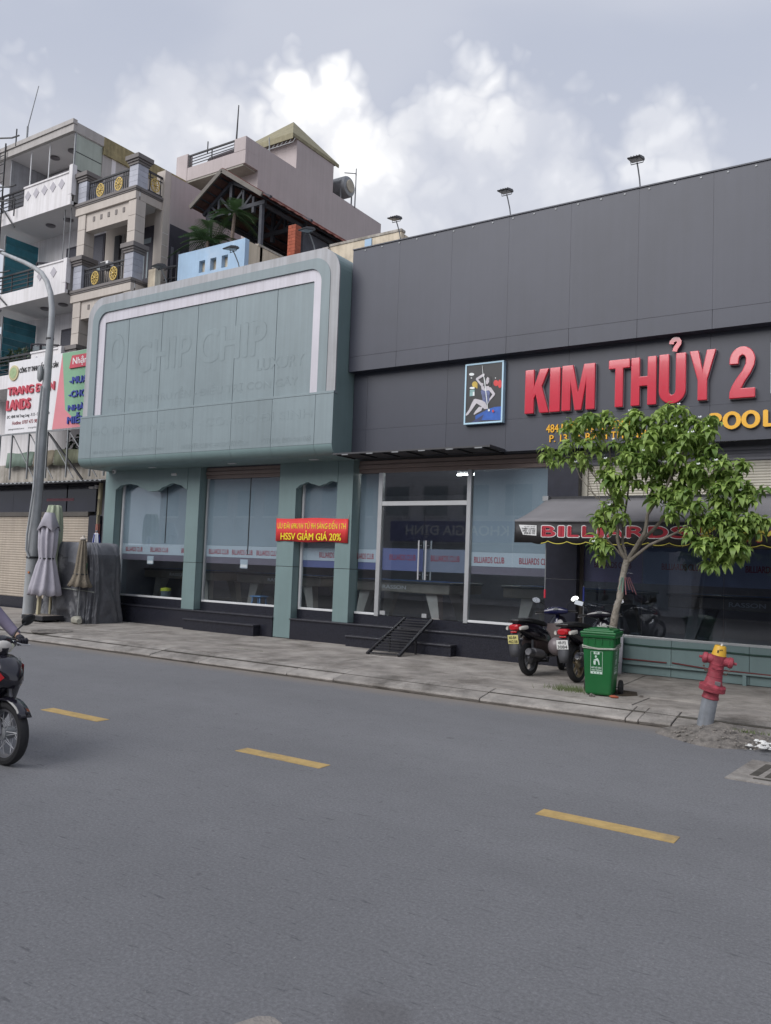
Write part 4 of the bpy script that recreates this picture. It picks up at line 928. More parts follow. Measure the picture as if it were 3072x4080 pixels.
# ------------------------------------------------------------------ grey-white house with stacked balconies
h1 = thing('white_balcony_house', 'tall narrow house with white tiled balconies and teal side sheets', 'house', (-23.5, 15.5, .15))
HX1 = -21.23; HX0 = -25.6; HY = 14.60; HB = 15.95
ebox(h1, 'rear_wall', 'white_wall', HX0-1, HX1, HB, HB+.15, 4.0, 14.3)
ebox(h1, 'body', 'house_grey', HX0-1, HX1-.005, HB+.15, 19.4, 4.0, 14.25)
def h1_floor(zb, zt, wall_x, nd, top=False):
    # slab with soffit, solid tiled parapet on the right, iron rail on the left
    ebox(h1, 'balcony_slab', 'ceiling_white', HX0-1, HX1, HY+.02, HB, zb, zb+.10)
    ebox(h1, 'balcony_fascia', 'white_wall', HX0-1, HX1-.001, HY-.01, HY+.02, zb-.01, zb+.42, .004)
    p = ebox(h1, 'parapet', 'white_wall', wall_x, HX1-.002, HY, HY+.10, zb+.42, zt, .006)
    MB().box(wall_x-.02, HX1-.12, HY-.03, HY+.12, zt-.06, zt).build('coping', 'white_wall', p, .01)
    MB().box(HX1-.14, HX1+.02, HY-.02, HY+.14, zb+.3, zt+(.18 if top else .02)).build('end_post', 'white_wall', p, .008)
    ebox(h1, 'side_return', 'house_grey', HX1-.1, HX1, HY+.10, HB, zb, zt)
    for i in range(nd):
        cx = wall_x+(HX1-.28-wall_x)*(i+.5)/nd; cz = zb+.42+(zt-zb-.48)*.52; r = .155
        MB().prism_xz([(cx-r, cz), (cx, cz-r*1.05), (cx+r, cz), (cx, cz+r*1.05)], HY-.014, HY-.001).build('diamond_tile', M('diamond', (.42, .40, .43), .35, .05), p)
    rail = MB()
    for k in range(5): rail.bar((HX0-1, HY+.05, zb+.5+k*.13), (wall_x-.05, HY+.05, zb+.5+k*.13), .025)
    rail.build('rail_bars', 'iron', h1)
    MB().bar((HX0-1, HY+.05, zt-.02), (wall_x-.02, HY+.05, zt-.02), .05).build('handrail', 'iron', h1)
    MB().bar((wall_x, HY+.05, zt+.03), (HX1-.15, HY+.05, zt+.03), .03).build('handrail', 'iron', h1)
    for x in (wall_x-.04, wall_x-.35 if not top else wall_x-.7, wall_x-1.2): MB().bar((x, HY+.05, zb+.4), (x, HY+.05, zt), .03).build('rail_post', 'iron', h1)
def h1_ceiling(zc):
    for x in (-23.2, -22.3, -21.55): MB().lathe([(.15, zc-.006), (.15, zc-.03), (.11, zc-.05), (0, zc-.05)], (x, 15.3, 0), 'z', 18).build('ceiling_lamp', 'lamp_disc', h1)
def h1_windows(zf, zc):
    for x0, x1, zt in ((-23.2, -22.55, zf+2.0), (-21.95, -21.3, zf+2.15)):
        w = MB().box(x0, x1, HB-.04, HB-.002, zf, zt).build('window', 'dark_wood', h1, .004)
        MB().box(x0+.06, x1-.06, HB-.05, HB-.041, zf+1.2, zt-.08).build('window_grille', M('grille', (.07, .07, .09), .6, .3, 30), w)
        MB().box(x0+.08, (x0+x1)/2-.03, HB-.05, HB-.041, zf+.3, zf+1.12).build('curtain', 'curtain', w); MB().box((x0+x1)/2+.03, x1-.08, HB-.05, HB-.041, zf+.3, zf+1.12).build('pane', 'pale_glass', w)
    # open casement leaf
    f = MB(); x0, x1, y0, y1 = -23.95, -23.25, HB-.55, HB-.05
    for t in (0, .33, .66, 1): f.bar((x0+(x1-x0)*t, y0+(y1-y0)*t, zf+.35), (x0+(x1-x0)*t, y0+(y1-y0)*t, zf+1.5), .05)
    for z in (.35, 1.15, 1.25, 1.5): f.bar((x0, y0, zf+z), (x1, y1, zf+z), .05)
    c = f.build('casement', 'dark_wood', h1); MB().add([(x0, y0+.01, zf+.4), (x1, y1+.01, zf+.4), (x1, y1+.01, zf+1.45), (x0, y0+.01, zf+1.45)], [(0, 1, 2, 3)]).build('pane', 'pale_glass', c)
def teal(x, z0, z1, y0=HY+.15, y1=HB-.05):
    n = 9
    for i in range(n):
        a = z0+(z1-z0)*i/n; MB().box(x-.03, x+.0, y0+(.02 if i % 2 else 0), y1, a+.006, z0+(z1-z0)*(i+1)/n-.002).build('side_sheet', 'teal_sheet', h1)
    MB().bar((x+.02, y0-.03, z0-.3), (x+.02, y0-.03, z1), .035).build('side_post', 'galv', h1)
h1_floor(12.15, 13.18, -23.62, 5, True); h1_floor(9.48, 10.50, -22.84, 2); h1_floor(6.85, 7.86, -22.7, 2)
h1_ceiling(12.15); h1_ceiling(9.48); h1_ceiling(14.35)
h1_windows(9.60, 12.1); h1_windows(6.95, 9.4)
teal(-24.7, 9.7, 11.9); teal(-24.55, 7.3, 9.25)
ebox(h1, 'top_slab', 'ceiling_white', HX0-1, HX1-.01, HY+.05, 19.4, 14.352, 14.40)
ebox(h1, 'roof_fascia', 'house_grey', HX0-1, HX1, HY-.06, HY+.05, 14.36, 14.58, .004); ebox(h1, 'roof_fascia', 'house_grey', HX0-1, HX1+.02, HY-.10, HY+.05, 14.585, 14.72, .004)
ebox(h1, 'roof_edge', 'house_grey', HX1-.05, HX1+.01, HY+.05, 15.62, 14.36, 14.66); ebox(h1, 'roof_edge', 'moss_wall', HX1-.05, HX1+.02, 15.62, 19.4, 14.30, 14.66)
ebox(h1, 'roof_edge', 'moss_wall', HX1-.05, HX1+.05, 15.62, 19.4, 14.10, 14.298)
ebox(h1, 'top_side_sheet', M('corr_white', (.38, .39, .42), .6, .1, 3, streak=.35), -24.62, -24.58, HY+.1, HB, 12.6, 14.34)
# pale glazed screen on the right flank
for z0, z1 in ((13.28, 13.78), (13.80, 14.33)):
    MB().box(HX1-.06, HX1-.03, HY+.08, 15.60, z0, z1).build('screen_pane', 'green_glass', h1)
MB().bar((HX1-.045, HY+.06, 13.25), (HX1-.045, HY+.06, 14.36), .04).build('screen_post', 'galv', h1); MB().bar((HX1-.045, HY+.06, 13.79), (HX1-.045, 15.6, 13.79), .03).build('screen_rail', 'iron', h1); MB().bar((HX1-.045, HY+.06, 13.26), (HX1-.045, 15.6, 13.26), .03).build('screen_rail', 'iron', h1)
ebox(h1, 'flank_wall', 'house_grey', HX1-.06, HX1-.01, 15.62, 19.4, 12.2, 14.10)
ebox(h1, 'flank_wall', 'house_grey', HX1-.08, HX1-.02, HY+.1, 15.62, 12.25, 13.22)
for x in (-22.6, -23.55): MB().tube([(x, HY+.12, 12.6), (x, HY+.12, 14.36)], .018, 6).build('drain_pipe', 'alu_white', h1)
for x in (-21.75, -21.45): MB().tube([(x, HY+.2, 9.9), (x, HY+.2, 12.15)], .014, 6).build('drain_pipe', 'galv', h1)
ebox(h1, 'roof_block', 'house_grey', -22.95, -22.6, HY+.3, HY+.8, 14.72, 15.0, .03)
# iron cage ladders and aerial at the left edge
ir = thing('roof_fire_ladder', 'black iron fire ladder with landings at the left edge of the white house', 'ladder', (-25, 14.4, 9))
for x in (-24.62, -25.0): MB().bar((x, HY-.12, 9.3), (x, HY-.12, 14.8), .035).build('stile', 'iron', ir)
for z in (10.55, 12.85, 13.3, 14.9): 
    MB().bar((-25.6, HY-.75, z), (-24.3, HY-.12, z), .035).build('landing_rail', 'iron', ir); MB().bar((-24.3, HY-.12, z), (-23.95, HY-.1, z-.0), .035).build('landing_rail', 'iron', ir)
for i in range(18): MB().bar((-25.0, HY-.12, 9.5+i*.29), (-24.62, HY-.12, 9.5+i*.29), .02).build('rung', 'iron', ir)
for x, z in ((-23.95, 12.3), (-24.1, 14.6)): MB().bar((x, HY-.1, z), (x, HY-.1, z+.55), .03).build('landing_post', 'iron', ir)
MB().bar((-24.6, HY-.12, 12.7), (-23.95, HY-.05, 11.95), .035).build('brace', 'iron', ir); MB().bar((-24.7, HY-.12, 10.0), (-24.1, HY-.05, 9.5), .035).build('brace', 'iron', ir)
ae = thing('roof_aerial', 'thin leaning aerial mast on the roof of the white house', 'aerial', (-24.0, 14.8, 14.7))
MB().tube([(-24.0, 14.8, 14.6), (-24.0, 14.8, 15.35)], .03, 6).build('mast_foot', 'galv', ae); MB().tube([(-24.0, 14.8, 15.3), (-23.55, 14.8, 16.55)], [.016, .012], 6).build('mast', 'galv', ae)
# ------------------------------------------------------------------ beige house with columned balconies
h2 = thing('beige_column_house', 'beige house with stone pedestals and gilt flower railings', 'house', (-19.9, 15.5, .15))
BX0, BX1, BY, BW = -21.20, -18.52, 14.78, 15.88
ebox(h2, 'wall', 'beige_wall', BX0, BX1-.005, BW, 18.9, 4.05, 12.2)
ebox(h2, 'side_wall', 'mauve_wall', BX1-.25, BX1+.06, 15.95, 18.9, 4.05, 12.95)
ebox(h2, 'side_pier', 'beige_wall', BX1-.3, BX1+.05, 15.72, 15.95, 4.05, 13.0)
def h2_level(zl, cap_z, low=False):
    ebox(h2, 'balcony_slab', 'ceiling_white', BX0+.1, BX1-.02, BY+.1, BW, zl-.26, zl-.10)
    for (x0, x1, y0, y1) in ((BX0-.05, BX1+.03, BY-.05, BY+.12), (BX1-.12, BX1+.03, BY+.12, BW)):
        ebox(h2, 'ledge', 'ledge_grey', x0, x1, y0, y1, zl-.085, zl, .015); ebox(h2, 'ledge_lower', 'ledge_grey', x0+.02, x1-.02, y0+.02, y1, zl-.125, zl-.087, .006)
        ebox(h2, 'beam', 'beige_wall', x0+.04, x1-.04, y0+.04, y1, zl-.36, zl-.127, .01)
    def pedestal(x0, x1, ct):
        p = bpy.data.objects.new('pedestal', None); COL.objects.link(p); p.parent = h2; p.location = Vector((x0, BY, zl))-worldloc(h2)
        nz = 4; hh = (ct-.26-zl)/nz
        for k in range(nz): MB().box(x0, x1, BY+.0, BY+x1-x0, zl+k*hh+.003, zl+(k+1)*hh-.003).build('stone_block', 'tile_grey', p)
        for i, (e, a, b) in enumerate(((.03, .26, .19), (.06, .19, .13), (.10, .13, .0))): MB().box(x0-e, x1+e, BY-e, BY+x1-x0+e, ct-a, ct-b).build('cap_moulding', 'ledge_grey', p, .008)
    pedestal(-21.14, -20.76, cap_z+.02 if not low else cap_z); pedestal(-18.86, -18.50, cap_z)
    # railing between the pedestals with two gilt flowers, and one on the flank
    def rail(a, b, flowers):
        a, b = Vector(a), Vector(b); d = (b-a)
        r = bpy.data.objects.new('railing', None); COL.objects.link(r); r.parent = h2; r.location = a-worldloc(h2)
        MB().bar(a+Vector((0, 0, .60)), b+Vector((0, 0, .60)), .05).build('handrail', 'iron', r); MB().bar(a+Vector((0, 0, .47)), b+Vector((0, 0, .47)), .025).build('rail_bar', 'iron', r); MB().bar(a+Vector((0, 0, .06)), b+Vector((0, 0, .06)), .03).build('rail_bar', 'iron', r)
        n = max(6, int(d.length/.085))
        for k in range(n+1):
            t = k/n
            if all(abs(t-f)*d.length > .19 for f in flowers): MB().bar(a+d*t+Vector((0, 0, .05)), a+d*t+Vector((0, 0, .60)), .022).build('baluster', 'iron', r)
        for f in flowers:
            c = a+d*f+Vector((0, 0, .29)); u = d.normalized(); mb = MB()
            for k in range(10):
                th = 2*math.pi*k/10; q = c+u*(.15*math.cos(th))+Vector((0, 0, .185*math.sin(th))); m0 = c+u*(.05*math.cos(th))+Vector((0, 0, .06*math.sin(th))); mb.bar(m0, q, .022)
                th2 = th+.314; q2 = c+u*(.155*math.cos(th2))+Vector((0, 0, .19*math.sin(th2))); q3 = c+u*(.15*math.cos(th+.628))+Vector((0, 0, .185*math.sin(th+.628))); mb.bar(q, q2, .028); mb.bar(q2, q3, .028)
            mb.sphere(c, .045, 10, 6, 1, 1, 1); mb.build('gilt_flower', 'brass', r)
    rail((-20.74, BY+.1, zl), (-18.88, BY+.1, zl), (.26, .70))
    if not low: rail((BX1-.06, BY+.40, zl), (BX1-.06, BW-.12, zl), (.5,))
h2_level(12.17, 13.06); h2_level(9.55, 10.54, True); h2_level(6.9, 7.9, True)
# columns with plaster joints, beam with square notches, doors behind
def column(x0, x1, z0, z1):
    n = 3; hz = (z1-z0)/n
    for k in range(n): ebox(h2, 'column_block', 'beige_wall', x0, x1, BY+.02, BY+.36, z0+k*hz+.004, z0+(k+1)*hz-.004, .006)
for zl, zc in ((9.55, 11.81), (6.9, 9.19)):
    column(-21.10, -20.76, zl+.9, zc); column(-18.85, -18.53, zl+.9, zc)
    ebox(h2, 'notched_beam', 'beige_wall', -20.755, -18.855, BY+.06, BY+.3, zc-.52, zc+.0)
    for i in range(5):
        x = -20.45+i*.33; MB().box(x, x+.085, BY+.045, BY+.0605, zc-.27, zc-.13).build('notch', M('notch', (.20, .18, .17), .8, .1), h2)
    d = MB().box(-19.9, -18.95, BW-.05, BW-.005, zl, zc-.3).build('door', 'dark_wood', h2, .006)
    for x0, x1, z0, z1 in ((-19.8, -19.5, 1.45, 1.6), (-19.4, -19.05, 1.45, 1.6), (-19.82, -19.76, .4, 1.3), (-19.68, -19.62, .4, 1.1), (-19.54, -19.48, .4, 1.25), (-19.36, -19.30, .4, 1.1), (-19.2, -19.14, .4, 1.3)): MB().box(x0, x1, BW-.06, BW-.051, zl+z0, zl+z1).build('door_light', 'pale_glass', d)
    # door on the flank of the recess
    d = MB().box(BX1-.28, BX1+.052, BY+.98+.0, BY+.99, zl, zl+.01).build('threshold', 'ledge_grey', h2)
    ebox(h2, 'side_recess', 'house_grey', -20.75, -20.3, BW-.04, BW-.002, zl, zc-.3); ebox(h2, 'meter_board', 'iron', -20.62, -20.40, BW-.12, BW-.04, zl+.35, zc-.35)
fd = MB().box(-18.92, -18.55, BW-.06, BW-.052, 9.6, 11.3).build('shutter_door', 'dark_wood', h2)
for zl in (9.55, 6.9):
    d = MB().box(BX1+.035, BX1+.068, 15.98, 16.75, zl, zl+1.95).build('door', 'dark_wood', h2)
    for i in range(3): MB().box(BX1+.068, BX1+.075, 16.06+i*.23, 16.16+i*.23, zl+.2, zl+1.3).build('door_light', M('lt', (.16, .16, .19), .4, .2), d)
for z in (9.75, 10.1, 10.45, 10.8, 11.15): ebox(h2, 'quoin_line', 'white_wall', BX1+.05, BX1+.056, 15.73, 15.94, z, z+.012)
ac = thing('air_unit', 'small white air conditioner unit on the beige balcony', 'air unit', (-20.0, 15.1, 10.1))
MB().box(-20.2, -19.85, BY+.2, BY+.4, 10.2, 10.33).build('casing', 'white_print', ac, .01); MB().box(-20.18, -19.95, BY+.19, BY+.2, 10.22, 10.31).build('grille', 'iron', ac); MB().box(-20.1, -19.9, BY+.2, BY+.42, 10.10, 10.2).build('bracket', 'iron', ac)
# ------------------------------------------------------------------ mauve house behind, with terrace, tower and water tank
h3 = thing('mauve_tower_house', 'tall plain mauve house with roof terrace and pyramid-roofed stair tower', 'house', (-20, 20, .15))
HX = -18.52
ebox(h3, 'side_wall', 'mauve_wall', -21.9, HX, 19.60, 26.85, 4, 15.55)
ebox(h3, 'terrace_front', 'mauve_wall', -21.6, HX-.001, 18.98, 19.08, 14.66, 15.12, .01)
ebox(h3, 'terrace_front', 'mauve_wall', -19.03, HX, 18.97, 19.60, 15.11, 15.56, .01); ebox(h3, 'terrace_post', 'mauve_wall', -21.75, -21.2, 18.96, 19.2, 14.6, 15.62, .02)
ebox(h3, 'terrace_side', 'mauve_wall', HX-.12, HX-.002, 19.08, 19.60, 14.66, 15.12)
ebox(h3, 'terrace_slab', M('soffit', (.30, .285, .25), .9, .1), -21.6, HX-.1, 19.0, 19.60, 14.60, 14.66)
MB().bar((-21.2, 19.02, 15.54), (-19.03, 19.02, 15.54), .05).build('handrail', 'iron', h3)
for z in (15.22, 15.32, 15.42): MB().bar((-21.2, 19.02, z), (-19.03, 19.02, z), .022).build('rail_bar', 'iron', h3)
for x in (-21.15, -20.1, -19.06): MB().bar((x, 19.02, 15.1), (x, 19.02, 15.55), .03).build('rail_post', 'iron', h3)
TX0, TX1, TY0, TY1 = -20.8, HX+.0, 21.5, 23.62
ebox(h3, 'tower_wall', 'mauve_wall', TX0, TX1-.004, TY0, TY1, 15.55, 16.66)
cx, cy = (TX0+TX1)/2, (TY0+TY1)/2; e = .28
rf = MB().add([(TX0-e, TY0-e, 16.72), (TX1+e*.1, TY0-e, 16.72), (TX1+e*.1, TY1+e, 16.72), (TX0-e, TY1+e, 16.72), (cx+.0, cy, 18.05)], [(0, 1, 4), (1, 2, 4), (2, 3, 4), (3, 0, 4)]).build('tower_roof', 'tower_roof', h3)
ebox(h3, 'eave_board', 'tower_roof', TX0-e, TX1+e*.1, TY0-e, TY0-e+.03, 16.52, 16.72); ebox(h3, 'eave_board', 'tower_roof', TX1+e*.1-.03, TX1+e*.1, TY0-e+.03, TY1+e, 16.60, 16.72)
tr = MB()
for i in range(14): a = TY0-e+.1+i*.19; tr.bar((TX1+.01, a, 16.60), (TX1+.01, a+.1, 16.70), .015)
for i in range(14): a = TX0-e+.1+i*.19; tr.bar((a, TY0-e+.04, 16.40), (a+.1, TY0-e+.04, 16.52), .015)
tr.bar((TX0-e, TY0-e+.04, 16.40), (TX1, TY0-e+.04, 16.40), .02); tr.build('eave_truss', 'galv', rf)['kind'] = 'stuff'
MB().tube([(-19.2, 20.9, 15.5), (-19.25, 20.85, 16.55)], .02, 6).build('vent_pipe', 'galv', h3)
MB().tube([(-19.03, 19.05, 15.5), (-19.0, 19.05, 16.75)], [.03, .018], 6).build('mast', 'iron', h3); MB().tube([(-20.4, 19.1, 15.5), (-20.4, 19.1, 15.9)], .02, 6).build('mast', 'iron', h3)
MB().loft([(-20.6, 19.4, 15.35, .1, .08), (-20.5, 19.4, 15.37, .14, .12), (-19.3, 19.4, 15.4, .14, .12), (-19.2, 19.4, 15.4, .1, .08)], 10).build('rolled_mat', M('rolled', (.10, .08, .09), .9), h3)
wt = thing('water_tank', 'steel horizontal water tank on a stand behind the stair tower', 'water tank', (-18.9, 24.6, 15.55))
ty = MB(); ty.lathe([(0, -.55), (.2, -.54), (.36, -.48), (.40, -.42), (.40, .42), (.36, .48), (.2, .54), (0, .55)], (-18.95, 24.55, 16.15), 'x', 22); ty.build('tank_shell', 'galv', wt)
MB().lathe([(.22, 0), (.24, .02), (.22, .04)], (-18.43, 24.55, 16.15), 'x', 20).build('end_ring', M('ringc', (.42, .38, .30), .6, .2), wt)
for y in (24.2, 24.9): 
    for x in (-19.3, -18.6): MB().bar((x, y, 15.5), (x, y, 16.1), .04).build('stand_leg', 'galv', wt)
MB().bar((-18.5, 25.0, 15.5), (-18.5, 25.0, 17.05), .035).build('vent_post', 'galv', wt); MB().bar((-18.5, 25.0, 16.85), (-18.6, 24.4, 16.65), .03).build('vent_arm', 'galv', wt)
# ------------------------------------------------------------------ roof terrace on the club: walls, pergola, palms
rt = thing('terrace_wall', 'pale blue and cream roof terrace wall with three square openings', 'wall', (-16.5, 15.8, 8.15))
TW = 15.78
def wall_holes(x0, x1, z0, z1, holes, y0, y1):
    xs = [x0]
    for a, b, c, d in holes: xs += [a, b]
    xs.append(x1)
    for i in range(0, len(xs)-1, 2): ebox(rt, 'wall_block', 'blue_wall', xs[i], xs[i+1], y0, y1, z0, z1)
    for a, b, c, d in holes: ebox(rt, 'wall_block', 'blue_wall', a, b, y0, y1, z0, c); ebox(rt, 'wall_block', 'blue_wall', a, b, y0, y1, d, z1)
wall_holes(-17.80, -15.25, 8.15, 10.40, [(-16.95, -16.72, 9.72, 10.06), (-16.52, -16.29, 9.72, 10.06), (-16.09, -15.86, 9.72, 10.06)], TW, TW+.16)
for a in (-16.95, -16.52, -16.09): ebox(rt, 'opening_back', 'cream_wall', a, a+.23, TW+.13, TW+.159, 9.72, 10.06)
ebox(rt, 'return_wall', 'cream_wall', -15.41, -15.25, TW+.162, 18.6, 8.15, 10.36)
ebox(rt, 'wall_cap', 'stain_wall', -15.43, -15.23, TW+.5, 18.6, 10.36, 10.42)
yp = thing('terrace_railing', 'black square-bar railing with a cream end post on the roof edge', 'railing', (-18.2, 15.6, 8.15))
ebox(yp, 'end_post', 'cream_wall', -18.34, -18.05, 15.2, 15.4, 8.15, 9.86, .01)
for z in (8.9, 9.2, 9.5, 9.8): MB().bar((-18.35, TW, z+.25), (-17.82, TW, z+.25), .03).build('rail_bar', 'iron', yp)
for x in (-18.2, -18.02, -17.85): MB().bar((x, TW, 8.2), (x, TW, 10.1), .035).build('rail_post', 'iron', yp)
MB().bar((-18.3, TW-.1, 9.25), (-17.9, TW-.05, 9.05), .03).build('rail_brace', 'iron', yp); MB().bar((-18.34, 15.3, 9.9), (-17.85, TW, 10.08), .045).build('handrail', 'iron', yp)
# pergola with trussed gable and tiled roof
pg = thing('tiled_pergola', 'open pergola with dark timber truss and red tiled gable roof on the terrace', 'pergola', (-16.3, 18, 8.15))
PYF, PYB = 16.42, 22.6; XL, XR = -17.27, -15.30; XE0, XE1 = -17.66, -14.95; ZA, ZEL, ZER = 12.58, 11.88, 11.62; XC = -16.47
ZE = 11.78
for y in (PYF, 18.2, 20.4, 22.4):
    for x in (XL, XR): MB().bar((x, y, 8.15), (x, y, 11.55), .10).build('post', 'timber_blue', pg)
    t = MB(); t.bar((XL-.15, y, 11.62), (XR+.12, y, 11.62), .09, .11); t.bar((XC, y, 11.35), (XC, y, 12.42), .10); t.bar((XL-.28, y, 11.72), (XC, y, 12.45), .09); t.bar((XC, y, 12.45), (XR+.30, y, 11.72), .09)
    for s in (-1, 1):
        t.bar((XC, y, 11.66), (XC+s*.45, y, 12.12), .07); t.bar((XC+s*.47, y, 11.6), (XC+s*.47, y, 12.12), .07); t.bar((XC+s*.5, y, 11.66), (XC+s*.78, y, 11.92), .06); t.bar((XC+s*.86, y, 11.40), (XC+s*.86, y, 11.85), .08)
    t.build('truss', 'timber_blue', pg)
for x in (XL, XR): MB().bar((x, PYF, 11.6), (x, PYB, 11.6), .09).build('plate_beam', 'timber_blue', pg)
slp = (ZA-11.63)/(XC-XE0)
for s, xe in ((-1, XE0), (1, XE1)):
    ze = ZA-abs(xe-XC)*.64
    for k in range(9):
        a, b = k/9, (k+1)/9; p0 = (XC+(xe-XC)*a, ZA+(ze-ZA)*a); p1 = (XC+(xe-XC)*b, ZA+(ze-ZA)*b)
        mb = MB(); n = 36; vs = []
        for i in range(n+1):
            y = PYF-.42+(PYB-PYF+.42)*i/n; w_ = .018*math.sin(i*math.pi)+.02*(i % 2)
            vs += [(p0[0], y, p0[1]+.045+w_), (p1[0]+s*.02, y, p1[1]+.02+w_)]
        mb.add(vs, [(2*i, 2*i+2, 2*i+3, 2*i+1) for i in range(n)]); o = mb.build('tile_course', 'tile_roof', pg); m_ = o.modifiers.new('t', 'SOLIDIFY'); m_.thickness = .02
    MB().add([(XC, PYF-.40, ZA), (xe, PYF-.40, ze), (xe, PYB, ze), (XC, PYB, ZA)], [(0, 1, 2, 3)]).build('roof_boarding', M('boarding', (.15, .07, .062), .8, .3, 8), pg)
    for k in range(5):
        a = (k+.5)/5; x_, z_ = XC+(xe-XC)*a, ZA+(ze-ZA)*a-.03; MB().bar((x_, PYF-.38, z_), (x_, PYB, z_), .035).build('batten', 'timber_blue', pg)
    MB().bar((XC, PYF-.43, ZA+.05), (xe+s*.02, PYF-.43, ze+.0), .05, .12).build('barge_board', M('barge', (.16, .145, .13), .8, .2), pg)
MB().tube([(XC, PYF-.42, ZA+.07), (XC, PYB, ZA+.07)], .06, 8).build('ridge_tiles', 'tile_roof', pg)
ebox(pg, 'back_screen', 'timber_blue', XR-.06, XR-.0, 18.2, PYB, 8.15, 11.5)
bp_ = thing('brick_post', 'slim red brick post standing on the terrace edge', 'brick post', (-14.3, 16.2, 8.15))
p0 = onY(1147, 950, 15.6)
for k in range(24):
    z = 8.3+k*.085
    for a, b in (((0, .115), (.122, .24)) if k % 2 else ((0, .06), (.066, .24))):
        MB().box(p0.x+a, p0.x+b, 15.6, 15.83, z, z+.078).build('brick', 'brick', bp_)
MB().box(p0.x+.01, p0.x+.23, 15.61, 15.82, 8.15, 8.3+24*.085).build('mortar_core', 'mortar', bp_)
cp = thing('cream_parapet', 'stained cream parapet wall behind the dark cladding', 'wall', (-12, 17, 8.15))
q0 = onY(1318, 940, 16.4); q1 = onY(1600, 880, 16.4)
ebox(cp, 'wall', 'cream_wall', q0.x, q1.x, 16.4, 16.55, 8.15, 9.92); ebox(cp, 'wall_cap', 'stain_wall', q0.x-.02, q1.x+.02, 16.38, 16.57, 9.92, 9.99, .01)
ebox(cp, 'pier', 'blue_wall', q1.x-1.05, q1.x-.85, 16.37, 16.40, 8.15, 9.9); ebox(cp, 'pier', 'house_grey', q0.x-.18, q0.x, 16.3, 16.5, 8.15, 9.9)
ebox(cp, 'end_wall', 'cream_wall', q1.x-.15, q1.x, 16.57, 20, 8.15, 9.9)
ebox(cp, 'low_wall', 'blue_wall', q0.x, q0.x+.16, 15.2, 16.3, 8.15, 9.25)
rng = random.Random(11)
def palm(c, h, n, L, label, lean=(0, 0)):
    t = thing('fan_palm', label, 'palm', c); c = Vector(c); top = c+Vector((lean[0], lean[1], h))
    MB().tube([c, c+Vector((lean[0]*.4, lean[1]*.4, h*.5)), top], [.07, .05, .045], 8).build('trunk', M('palm_trunk', (.22, .17, .14), .9, .3, 12), t)
    for k in range(n):
        az = 2.4*k+rng.uniform(-.3, .3); el = rng.uniform(-.45, 1.1); d = Vector((math.cos(az)*math.cos(el), math.sin(az)*math.cos(el), math.sin(el))); mb = MB()
        l = L*rng.uniform(.8, 1.15); P = []
        for i in range(9):
            u = i/8; P.append(top+d*l*u+Vector((0, 0, -l*.55*u*u)))
        side = d.cross(Vector((0, 0, 1))).normalized()
        mb.tube(P, [.012*(1-.7*i/8) for i in range(9)], 4)
        for i in range(2, 17):
            u = i/17; a = int(u*8); p = P[a].lerp(P[min(a+1, 8)], u*8-a); ll = l*.42*math.sin(math.pi*(.25+.7*u))
            for s in (-1, 1):
                q = p+(side*s*.85+d*.55).normalized()*ll+Vector((0, 0, -ll*.30)); w_ = d*.018; mb.add([p-w_, p+w_, q], [(0, 1, 2)])
        mb.build('frond', M('palm_leaf', (.08, .145, .055), .55, .35, 6, rnd=.25), t)
palm((-17.2, 16.3, 10.0), .85, 26, 1.0, 'bushy low palm by the left pergola post'); palm((-16.35, 16.35, 10.0), 1.5, 20, .8, 'taller palm with a thin pale trunk under the pergola', (.1, 0))
# ------------------------------------------------------------------ street furniture
lp = thing('lamp_post', 'tall grey steel street lamp post with curved arm and clipped cable', 'lamp post', (-20.13, 13.37, .14))
MB().tube([(-20.13, 13.37, .1), (-20.11, 13.37, 2.2), (-20.07, 13.37, 4.2), (-19.99, 13.37, 6.6), (-19.94, 13.37, 8.05), (-19.97, 13.37, 8.5), (-20.08, 13.37, 8.91), (-20.28, 13.37, 9.27), (-20.55, 13.37, 9.55), (-20.9, 13.37, 9.76), (-21.4, 13.37, 10.0), (-22.0, 13.37, 10.25), (-22.55, 13.37, 10.48)], [.165, .15, .13, .105, .085, .08, .075, .07, .068, .065, .06, .055, .05], 14).build('post', 'pole_grey', lp)
MB().lathe([(.20, .1), (.20, .16), (.17, .17), (.17, .2)], (-20.13, 13.37, 0), 'z', 14).build('base_collar', 'pole_grey', lp)
hd = MB().loft([(0, 0, 0, .05, .04), (.12, 0, .0, .11, .05), (.55, 0, .02, .13, .06), (.72, 0, .02, .06, .03)], 12).xf(Matrix.Translation((-22.5, 13.37, 10.5)) @ Matrix.Rotation(math.pi+.2, 4, 'Y') @ Matrix.Rotation(math.pi, 4, 'X')).build('lamp_head', 'lamp_housing', lp)
MB().tube([(-19.95, 13.2, 6.3), (-20.0, 13.18, 5.0), (-20.0, 13.2, 3.6), (-20.03, 13.16, 2.9), (-20.1, 13.15, 2.3), (-20.12, 13.17, 1.9), (-20.03, 13.21, 1.7)], .028, 6).build('cable', 'pole_grey', lp)
for z in (1.68, 6.2, 7.6): MB().lathe([(.17 if z < 3 else .105, 0), (.17 if z < 3 else .105, .05)], (-20.11 if z < 3 else -20.0+(.03 if z > 7 else 0), 13.37, z), 'z', 14).build('clamp_band', 'iron', lp)
MB().loft([(0, 0, 0, .05, .06), (.1, 0, 0, .07, .09), (.35, 0, 0, .06, .08), (.42, 0, 0, .03, .03)], 10).xf(Matrix.Translation((-20.08, 13.22, 6.85)) @ Matrix.Rotation(math.pi/2, 4, 'Y')).build('junction_box', 'galv', lp)
MB().box(-20.06, -20.0, 13.215, 13.235, 1.28, 1.33).build('orange_mark', M('orange', (.5, .16, .05), .7), lp)

